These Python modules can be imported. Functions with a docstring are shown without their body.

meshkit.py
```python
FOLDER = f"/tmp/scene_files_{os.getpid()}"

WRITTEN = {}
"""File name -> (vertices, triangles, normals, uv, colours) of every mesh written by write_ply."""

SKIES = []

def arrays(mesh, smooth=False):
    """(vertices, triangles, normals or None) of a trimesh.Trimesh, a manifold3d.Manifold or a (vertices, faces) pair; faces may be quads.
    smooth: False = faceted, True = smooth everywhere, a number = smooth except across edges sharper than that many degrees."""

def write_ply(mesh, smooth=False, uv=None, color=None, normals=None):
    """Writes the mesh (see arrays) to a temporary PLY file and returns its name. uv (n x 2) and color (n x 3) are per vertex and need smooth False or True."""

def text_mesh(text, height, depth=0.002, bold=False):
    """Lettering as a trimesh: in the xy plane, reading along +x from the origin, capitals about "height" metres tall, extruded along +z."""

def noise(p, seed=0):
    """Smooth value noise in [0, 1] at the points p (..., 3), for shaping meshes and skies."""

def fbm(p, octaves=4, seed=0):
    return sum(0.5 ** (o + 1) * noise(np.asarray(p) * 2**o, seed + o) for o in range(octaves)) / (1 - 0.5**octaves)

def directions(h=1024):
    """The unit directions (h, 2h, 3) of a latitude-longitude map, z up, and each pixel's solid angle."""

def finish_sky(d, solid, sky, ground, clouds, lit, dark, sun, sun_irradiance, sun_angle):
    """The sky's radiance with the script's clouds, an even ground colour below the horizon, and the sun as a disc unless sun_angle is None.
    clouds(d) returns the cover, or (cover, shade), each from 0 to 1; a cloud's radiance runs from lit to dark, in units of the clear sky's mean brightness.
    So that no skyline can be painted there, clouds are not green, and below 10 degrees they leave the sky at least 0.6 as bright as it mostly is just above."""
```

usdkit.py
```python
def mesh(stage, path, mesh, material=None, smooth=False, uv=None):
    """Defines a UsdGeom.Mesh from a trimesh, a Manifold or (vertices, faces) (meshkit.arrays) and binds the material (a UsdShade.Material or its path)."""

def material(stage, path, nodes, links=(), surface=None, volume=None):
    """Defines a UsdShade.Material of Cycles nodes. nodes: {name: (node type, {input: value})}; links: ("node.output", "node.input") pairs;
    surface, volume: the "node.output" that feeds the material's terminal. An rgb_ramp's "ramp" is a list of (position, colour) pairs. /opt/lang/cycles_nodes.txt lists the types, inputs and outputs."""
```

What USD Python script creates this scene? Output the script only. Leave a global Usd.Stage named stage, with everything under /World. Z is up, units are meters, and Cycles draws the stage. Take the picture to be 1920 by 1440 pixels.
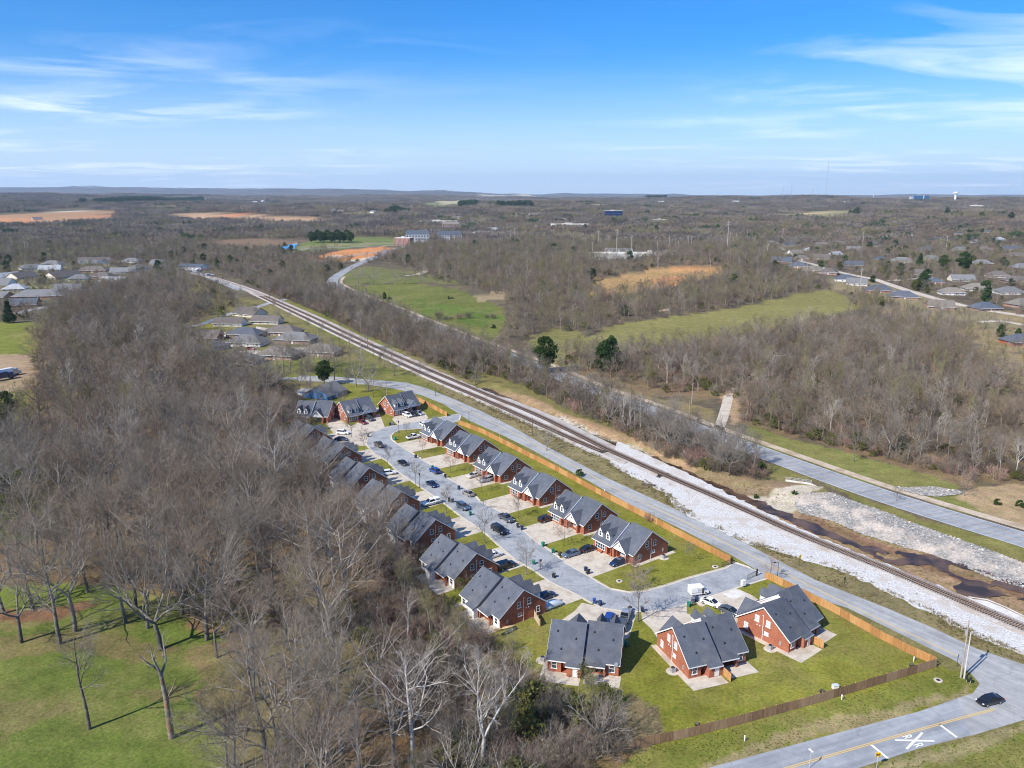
import math, random
import numpy as np, trimesh, shapely
from shapely.geometry import Polygon, LineString, MultiPolygon, Point, box as sbox
from shapely.ops import unary_union
import manifold3d as m3
import usdkit, meshkit
from pxr import Usd, UsdGeom, UsdLux, UsdShade, Gf, Sdf, Vt

stage = Usd.Stage.CreateInMemory()
UsdGeom.SetStageUpAxis(stage, 'Z')
UsdGeom.SetStageMetersPerUnit(stage, 1.0)
world = UsdGeom.Xform.Define(stage, '/World')
UsdGeom.Scope.Define(stage, '/World/Looks')

# ------------------------------------------------------------------ camera, sky, sun, exposure
CAM_H, FPX, HORIZ = 85.0, 1480.0, 362.0            # height, focal length and horizon row in a 1920 x 1440 frame
PITCH = math.atan2(720 - HORIZ, FPX)
cam = UsdGeom.Camera.Define(stage, '/World/camera')
cam.CreateHorizontalApertureAttr(36.0); cam.CreateVerticalApertureAttr(27.0)
cam.CreateFocalLengthAttr(36.0 * FPX / 1920)
cam.CreateClippingRangeAttr(Gf.Vec2f(1.0, 60000.0))
cam.AddTranslateOp().Set(Gf.Vec3d(0, 0, CAM_H)); cam.AddRotateXOp().Set(90 - math.degrees(PITCH))
cam.CreateExposureAttr(EXPOSURE := 0.52)

SUN_AZ, SUN_EL = math.radians(180 + 50), math.radians(41)   # azimuth clockwise from +y
sun_dir = np.array([math.sin(SUN_AZ) * math.cos(SUN_EL), math.cos(SUN_AZ) * math.cos(SUN_EL), math.sin(SUN_EL)])
sun = UsdLux.DistantLight.Define(stage, '/World/sun')
sun.CreateIntensityAttr(1.25); sun.CreateAngleAttr(0.5); sun.CreateColorAttr(Gf.Vec3f(1.0, 0.94, 0.85))
sun.CreateNormalizeAttr(True)
sun.AddRotateZOp().Set(math.degrees(math.atan2(sun_dir[0], -sun_dir[1]))); sun.AddRotateXOp().Set(90 - math.degrees(SUN_EL))

dome = UsdLux.DomeLight.Define(stage, '/World/sky')
dome.GetPrim().SetCustomDataByKey('kind', 'structure')
sky_nodes = {
    'sky': ('sky_texture', {'sky_type': 'single_scattering', 'sun_disc': False, 'sun_elevation': SUN_EL,
                            'sun_rotation': math.atan2(sun_dir[0], sun_dir[1]), 'air_density': 1.0, 'aerosol_density': 0.6, 'ozone_density': 6.0}),
    'tint': ('mix', {'mix_type': 'multiply', 'fac': 1.0, 'color2': (.74, 1.06, 1.42)}),
    'hs': ('hsv', {'hue': 0.5, 'saturation': 1.14, 'value': 1.0, 'fac': 1.0}),
    'tc': ('texture_coordinate', {}), 'sx': ('separate_xyz', {}),
    'zz': ('math', {'math_type': 'add', 'value2': 0.05}),
    'dx': ('math', {'math_type': 'divide'}), 'dy': ('math', {'math_type': 'divide'}),
    'pl': ('combine_xyz', {'z': 0.0}),
    # high thin cloud: long torn streaks, gathered in drifts
    'mp1': ('mapping', {'scale': (0.75, 1.0, 1.0), 'rotation': (0, 0, -0.75), 'location': (1.3, 0.4, 0)}),
    'n1': ('noise_texture', {'scale': 1.1, 'detail': 8.0, 'roughness': 0.56, 'distortion': 0.6}),
    'r1': ('map_range', {'from_min': 0.45, 'from_max': 0.80, 'to_min': 0.0, 'to_max': 0.95, 'clamp': True}),
    'mp2': ('mapping', {'scale': (0.20, 0.33, 1.0), 'rotation': (0, 0, -0.3), 'location': (7.1, 2.2, 0)}),
    'n2': ('noise_texture', {'scale': 1.0, 'detail': 3.0, 'roughness': 0.55}),
    'r2': ('map_range', {'from_min': 0.44, 'from_max': 0.60, 'to_min': 0.02, 'to_max': 1.0, 'clamp': True}),
    'cl': ('math', {'math_type': 'multiply'}), 'ax': ('math', {'math_type': 'absolute'}),
    'r3': ('map_range', {'from_min': 0.02, 'from_max': 0.42, 'to_min': 0.1, 'to_max': 1.0, 'clamp': True}), 'c2': ('math', {'math_type': 'multiply'}),
    'vl': ('map_range', {'range_type': 'smoothstep', 'from_min': 0.17, 'from_max': -0.03, 'to_min': 0.0, 'to_max': 0.80, 'clamp': True}),
    'vm': ('mix', {'mix_type': 'mix', 'color2': (7.6, 9.0, 10.6)}),
    'mx': ('mix', {'mix_type': 'mix', 'color2': (11.5, 12.0, 12.8)}),
    'bg': ('background_shader', {'strength': 0.085})}
sky_links = [('sky.color', 'tint.color1'), ('tint.color', 'hs.color'), ('tc.generated', 'sx.vector'), ('sx.z', 'zz.value1'), ('sx.x', 'dx.value1'), ('zz.value', 'dx.value2'),
             ('sx.y', 'dy.value1'), ('zz.value', 'dy.value2'), ('dx.value', 'pl.x'), ('dy.value', 'pl.y'),
             ('pl.vector', 'mp1.vector'), ('mp1.vector', 'n1.vector'), ('n1.fac', 'r1.value'),
             ('pl.vector', 'mp2.vector'), ('mp2.vector', 'n2.vector'), ('n2.fac', 'r2.value'),
             ('r1.result', 'cl.value1'), ('r2.result', 'cl.value2'), ('sx.x', 'ax.value1'), ('ax.value', 'r3.value'), ('cl.value', 'c2.value1'), ('r3.result', 'c2.value2'), ('c2.value', 'mx.fac'), ('hs.color', 'vm.color1'), ('sx.z', 'vl.value'), ('vl.result', 'vm.fac'), ('vm.color', 'mx.color1'),
             ('mx.color', 'bg.color')]
sky_mat = usdkit.material(stage, '/World/Looks/sky_light', sky_nodes, sky_links, surface='bg.background')
UsdShade.MaterialBindingAPI.Apply(dome.GetPrim()).Bind(sky_mat)

# ------------------------------------------------------------------ small helpers
_names = {}
def pname(name, parent='/World'):
    k = (str(parent), name); n = _names.get(k, 0); _names[k] = n + 1
    return f'{parent}/{name}' + (f'_{n:03d}' if n else '')
def tag(prim, label=None, cat=None, group=None, kind=None):
    for k, v in (('label', label), ('category', cat), ('group', group), ('kind', kind)):
        if v: prim.SetCustomDataByKey(k, v)
    return prim
def path_of(p): return '/World' if p is None else str(p.GetPath())
def obj(name, mesh, mat, parent=None, smooth=False, **t):
    """one Mesh prim of the scene, under parent or at top level"""
    if isinstance(mesh, list): mesh = trimesh.util.concatenate(mesh)
    m = usdkit.mesh(stage, pname(name, path_of(parent)), mesh, mat, smooth=smooth)
    return tag(m.GetPrim(), **t)
def thing(name, loc=(0, 0, 0), rot=0.0, scale=None, **t):
    x = UsdGeom.Xform.Define(stage, pname(name))
    x.AddTranslateOp().Set(Gf.Vec3d(*map(float, loc))); x.AddRotateZOp().Set(float(rot))
    if scale is not None: x.AddScaleOp().Set(Gf.Vec3f(*([float(scale)] * 3 if np.ndim(scale) == 0 else map(float, scale))))
    return tag(x.GetPrim(), **t)
def copy_of(src, name, loc, rot, scale=None, **t):
    r = thing(name, loc, rot, scale, **t)
    r.GetReferences().AddInternalReference(src if isinstance(src, (str, Sdf.Path)) else src.GetPath()); r.SetInstanceable(True)
    return r
def model(name):
    """a class prim that copies refer to; its children are the parts"""
    UsdGeom.Scope
    return stage.CreateClassPrim('/' + name)
class _CP:
    pass

def bx(x0, x1, y0, y1, z0, z1):
    m = trimesh.creation.box([x1 - x0, y1 - y0, z1 - z0]); m.apply_translation([(x0 + x1) / 2, (y0 + y1) / 2, (z0 + z1) / 2]); return m
def cyl(p0, p1, r, n=8, r1=None):
    return tubes(np.array([p0], float), np.array([p1], float), np.array([r], float), np.array([r if r1 is None else r1], float), n, cap=True)
def tubes(p0, p1, r0, r1, n, cap=False):
    """many tapered tubes at once"""
    d = p1 - p0; d = d / (np.linalg.norm(d, axis=1, keepdims=True) + 1e-9)
    a = np.cross(d, np.where(np.abs(d[:, 2:]) < .9, [[0, 0, 1.]], [[1., 0, 0]])); a /= np.linalg.norm(a, axis=1, keepdims=True)
    b = np.cross(d, a); an = np.arange(n) * 2 * np.pi / n
    ring = np.cos(an)[None, :, None] * a[:, None] + np.sin(an)[None, :, None] * b[:, None]
    v = np.concatenate([p0[:, None] + ring * r0[:, None, None], p1[:, None] + ring * r1[:, None, None]], 1)
    k = np.arange(n); q = np.stack([k, (k + 1) % n, n + (k + 1) % n, n + k], 1)
    f = np.vstack([q[:, [0, 1, 2]], q[:, [0, 2, 3]]])
    if cap: f = np.vstack([f, [[0, j + 1, j] for j in range(1, n - 1)], [[n, n + j, n + j + 1] for j in range(1, n - 1)]])
    F = (f[None] + (np.arange(len(p0)) * 2 * n)[:, None, None]).reshape(-1, 3)
    return trimesh.Trimesh(v.reshape(-1, 3), F, process=False)
def prism(poly, h, z=0.0):
    m = trimesh.creation.extrude_polygon(poly, h, engine='earcut'); m.apply_translation([0, 0, z]); return m
def xprism(pts, x0, x1):
    """polygon in (y, z) pushed along x"""
    m = trimesh.creation.extrude_polygon(Polygon(pts), x1 - x0, engine='earcut')
    v = m.vertices; m.vertices = np.stack([v[:, 2] + x0, v[:, 0], v[:, 1]], 1); return m
def yprism(pts, y0, y1):
    """polygon in (x, z) pushed along y"""
    m = trimesh.creation.extrude_polygon(Polygon(pts), y1 - y0, engine='earcut')
    v = m.vertices; m.vertices = np.stack([v[:, 0], v[:, 2] + y0, v[:, 1]], 1); m.invert(); return m
def hull(pts):
    return trimesh.Trimesh(np.asarray(pts, float)).convex_hull if False else trimesh.convex.convex_hull(np.asarray(pts, float))
def quad(*p): return trimesh.Trimesh(np.array(p, float), [[0, 1, 2], [0, 2, 3]], process=False)
def moved(m, loc=(0, 0, 0), rot=0.0):
    m = m.copy(); m.apply_transform(trimesh.transformations.rotation_matrix(math.radians(rot), [0, 0, 1])); m.apply_translation(loc); return m

# ------------------------------------------------------------------ the lie of the land
fw = np.array([0, math.cos(PITCH), -math.sin(PITCH)]); up = np.array([0, math.sin(PITCH), math.cos(PITCH)])
def ray(px, py):
    return fw + np.array([1, 0, 0]) * (px - 960) / FPX - up * (py - 720) / FPX
def P(px, py, z=0.0):
    """the point on the level z seen at a pixel of the 1920 x 1440 photograph"""
    d = ray(px, py); t = (z - CAM_H) / d[2]; return np.array([d[0] * t, d[1] * t])
def sm(e0, e1, x): t = np.clip((x - e0) / (e1 - e0), 0, 1); return t * t * (3 - 2 * t)

CREEK = [(905, 728), (960, 752), (1005, 775), (1055, 797), (1132, 827), (1182, 842), (1245, 870), (1295, 895), (1357, 922), (1430, 950), (1500, 979), (1559, 1005), (1618, 1033), (1700, 1056), (1780, 1078), (1850, 1096), (1930, 1122), (2050, 1165)]
creek_w = np.array([P(x, y, -1.3) for x, y in CREEK]); creek_line = LineString(creek_w)
_cs = np.array([creek_line.interpolate(d).coords[0] for d in np.linspace(0, creek_line.length, 140)])
_hills = [(P(1285, 505), 16, 130, 90), ((-3600, 5600), 58, 2300, 1300), ((-900, 6800), 26, 2200, 1500), ((2600, 4600), 34, 1900, 1200), ((900, 5600), 20, 900, 900), ((5200, 6500), 34, 2500, 1500),
          ((-700, 2900), 26, 700, 500), ((1500, 2600), 24, 900, 600), ((400, 3600), 26, 900, 450), ((-1900, 3600), 40, 900, 600)]
_ridges = [(15500, -8200, 4600, 165, 1300), (14500, -2400, 2300, 105, 1100), (19000, 1900, 2600, 60, 1500), (16500, 9500, 5200, 40, 1400)]
def hgt(x, y):
    x, y = np.asarray(x, float), np.asarray(y, float); sh = x.shape; x, y = x.ravel(), y.ravel()
    h = np.zeros_like(x); d = np.hypot(x, y)
    nr = (d < 420) & (y > 60)
    if nr.any():
        q = np.stack([x[nr], y[nr]], 1)
        dd = np.concatenate([np.sqrt(((c[:, None] - _cs[None]) ** 2).sum(-1).min(1)) for c in np.array_split(q, max(1, len(q) // 20000))])
        wide = 5.5 + 8 * sm(45, 100, q[:, 0])
        h[nr] = -1.5 * (1 - sm(wide * .55, wide * 1.25, dd))
    fr = d > 500
    if fr.any():
        X, Y, D = x[fr], y[fr], d[fr]
        p = np.stack([X / 620, Y / 620, 0 * X], 1)
        n = meshkit.fbm(p, 4, 5) - .5
        a = 20 * sm(950, 2200, D) + 22 * sm(2500, 6000, D)
        hh = a * n * 1.7 + 10 * sm(1500, 4500, D)
        for (c, A, sx, sy) in _hills: hh += A * np.exp(-(((X - c[0]) / sx) ** 2 + ((Y - c[1]) / sy) ** 2))
        for (cy, cx, sx, A, sy) in _ridges:
            hh += A * np.exp(-(((X - cx) / sx) ** 4) - (((Y - cy) / sy) ** 2)) * (.75 + .5 * meshkit.fbm(np.stack([X / 2600, Y / 2600, 0 * X + 3], 1), 3, 9))
        h[fr] = hh
    return h.reshape(sh)
def at(px, py, zoff=0.0):
    """where the ray through a pixel meets the land"""
    d = ray(px, py); flat = (0 - CAM_H) / d[2] if d[2] < -1e-4 else 1e9
    if flat * d[1] < 480: 
        q = P(px, py); return np.array([q[0], q[1], float(hgt(q[0], q[1])) + zoff])
    t = np.concatenate([np.linspace(470, 2500, 500), np.linspace(2505, 21000, 1500)])
    z = CAM_H + d[2] * t - hgt(d[0] * t, d[1] * t); i = int(np.argmax(z < 0)) if (z < 0).any() else len(t) - 1
    return np.array([d[0] * t[i], d[1] * t[i], CAM_H + d[2] * t[i] + zoff])
def W(pts, flat=True):
    """pixels to a polygon or line in the plane"""
    return [tuple(P(*p)) if flat else tuple(at(*p)[:2]) for p in pts]
def depth(y): return y * math.cos(PITCH) + CAM_H * math.sin(PITCH)
def px2m(px, y): return px * depth(y) / FPX

# ------------------------------------------------------------------ materials
MAT = {}
def mat(name, c1, c2=None, scale=3.0, rough=0.85, detail=4.0, bump=0.0, bscale=None, metal=0.0, spec=0.3, coat=0.0, c3=None, scale3=0.12, island=0.0, rand=0.0, aniso=None, lo=.35, hi=.65, streak=None, crack=0.0):
    """noise between c1 and c2, a broad second noise towards c3, per-piece or per-copy variation"""
    n = {'p': ('principled_bsdf', {'roughness': rough, 'metallic': metal, 'specular_ior_level': spec, 'coat_weight': coat, 'base_color': c1})}
    l = []; src = None
    if c2 is not None:
        n['g'] = ('geometry', {}); v = 'g.position'
        if aniso: n['mp'] = ('mapping', {'scale': aniso}); l.append((v, 'mp.vector')); v = 'mp.vector'
        n['n'] = ('noise_texture', {'scale': scale, 'detail': detail, 'roughness': .6}); l.append((v, 'n.vector'))
        n['r'] = ('rgb_ramp', {'ramp': [(lo, c1), (hi, c2)]}); l.append(('n.fac', 'r.fac')); src = 'r.color'
        if c3 is not None:
            n['n3'] = ('noise_texture', {'scale': scale3, 'detail': 5.0, 'roughness': .6}); l.append((v, 'n3.vector'))
            n['m3'] = ('map_range', {'from_min': .48, 'from_max': .64, 'to_min': 0., 'to_max': 1., 'clamp': True}); l.append(('n3.fac', 'm3.value'))
            n['x3'] = ('mix', {'mix_type': 'mix', 'color2': c3}); l += [(src, 'x3.color1'), ('m3.result', 'x3.fac')]; src = 'x3.color'
    if crack:
        n['cn'] = ('noise_texture', {'scale': .35, 'detail': 3.}); n['ca'] = ('mix', {'mix_type': 'linear_light', 'fac': .9}); n['cv'] = ('voronoi_texture', {'feature': 'distance_to_edge', 'scale': .11}); n['cr'] = ('map_range', {'from_min': .0, 'from_max': .010, 'to_min': crack, 'to_max': 0., 'clamp': True}); n['cm'] = ('mix', {'mix_type': 'mix', 'color2': (.10, .10, .105)})
        l += [('g.position', 'cn.vector'), ('g.position', 'ca.color1'), ('cn.color', 'ca.color2'), ('ca.color', 'cv.vector'), ('cv.distance', 'cr.value'), ('cr.result', 'cm.fac'), (src, 'cm.color1')]; src = 'cm.color'
    if streak is not None:
        n['sm'] = ('mapping', {'mapping_type': 'texture', 'rotation': (0, 0, streak), 'scale': (45., 1.6, 1.)}); n['sn'] = ('noise_texture', {'scale': 1., 'detail': 3., 'roughness': .6}); n['sr'] = ('map_range', {'from_min': .3, 'from_max': .7, 'to_min': .80, 'to_max': 1.18}); n['sh'] = ('hsv', {'hue': .5, 'saturation': 1., 'fac': 1.})
        l += [('g.position', 'sm.vector'), ('sm.vector', 'sn.vector'), ('sn.fac', 'sr.value'), ('sr.result', 'sh.value'), (src, 'sh.color')]; src = 'sh.color'
    if island or rand:
        k, o = ('g2', 'g2.random_per_island') if island else ('oi', 'oi.random')
        n[k] = ('geometry', {}) if island else ('object_info', {})
        a = island or rand
        n['mr'] = ('map_range', {'from_min': 0., 'from_max': 1., 'to_min': 1 - a, 'to_max': 1 + a}); l.append((o, 'mr.value'))
        n['h'] = ('hsv', {'hue': .5, 'saturation': 1., 'fac': 1., 'color': c1}); l.append(('mr.result', 'h.value'))
        if src: l.append((src, 'h.color'))
        src = 'h.color'
    if src: l.append((src, 'p.base_color'))
    if bump:
        if 'g' not in n: n['g'] = ('geometry', {})
        n['bn'] = ('noise_texture', {'scale': bscale or scale * 3, 'detail': 4.0, 'roughness': .6}); l.append(('g.position', 'bn.vector'))
        n['b'] = ('bump', {'strength': 1.0, 'distance': bump}); l += [('bn.fac', 'b.height'), ('b.normal', 'p.normal')]
    MAT[name] = usdkit.material(stage, '/World/Looks/' + name, n, l, surface='p.BSDF'); return MAT[name]
def leafmat(name, c1, c2, trans=.3, rand=.25):
    n = {'oi': ('object_info', {}), 'g': ('geometry', {}), 'r': ('rgb_ramp', {'ramp': [(0., c1), (1., c2)]}), 'd': ('diffuse_bsdf', {}), 't': ('translucent_bsdf', {}), 'm': ('mix_closure', {'fac': trans}),
         'mr': ('map_range', {'from_min': 0., 'from_max': 1., 'to_min': 1 - rand, 'to_max': 1 + rand}), 'h': ('hsv', {'hue': .5, 'saturation': 1., 'fac': 1.})}
    l = [('g.random_per_island', 'r.fac'), ('oi.random', 'mr.value'), ('mr.result', 'h.value'), ('r.color', 'h.color'), ('h.color', 'd.color'), ('h.color', 't.color'), ('d.BSDF', 'm.closure1'), ('t.BSDF', 'm.closure2')]
    MAT[name] = usdkit.material(stage, '/World/Looks/' + name, n, l, surface='m.closure'); return MAT[name]
def glassmat(name, tint, rough=.05):
    MAT[name] = usdkit.material(stage, '/World/Looks/' + name, {'p': ('principled_bsdf', {'base_color': tint, 'roughness': rough, 'specular_ior_level': .8})}, [], surface='p.BSDF')
# ------------------------------------------------------------------ ground cover by place
LAWN, DRY, LITTER, OLIVE = (.165, .162, .026), (.235, .195, .095), (.175, .105, .055), (.165, .142, .055)
REDDIRT, SAND, WOODF, MEADOW = (.46, .21, .095), (.30, .195, .12), (.105, .082, .06), (.125, .135, .032)
estate_px = [(545, 745), (640, 712), (700, 722), (740, 729), (790, 742), (830, 757), (860, 775), (940, 816), (1000, 847), (1150, 926), (1300, 1006), (1372, 1042), (1440, 1084), (1500, 1116), (1640, 1191), (1780, 1254),
             (1815, 1264), (1836, 1281), (1824, 1300), (1795, 1311), (1720, 1338), (1624, 1363), (1520, 1390), (1328, 1442), (1300, 1480), (1140, 1470), (1190, 1400), (1150, 1350), (1040, 1290), (930, 1215), (870, 1170), (820, 1100), (760, 1010), (680, 900), (600, 820)]
park_px = [(-300, 1190), (0, 1185), (130, 1160), (240, 1130), (330, 1130), (410, 1190), (440, 1260), (455, 1330), (470, 1440), (480, 1700), (-500, 1700)]
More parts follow.
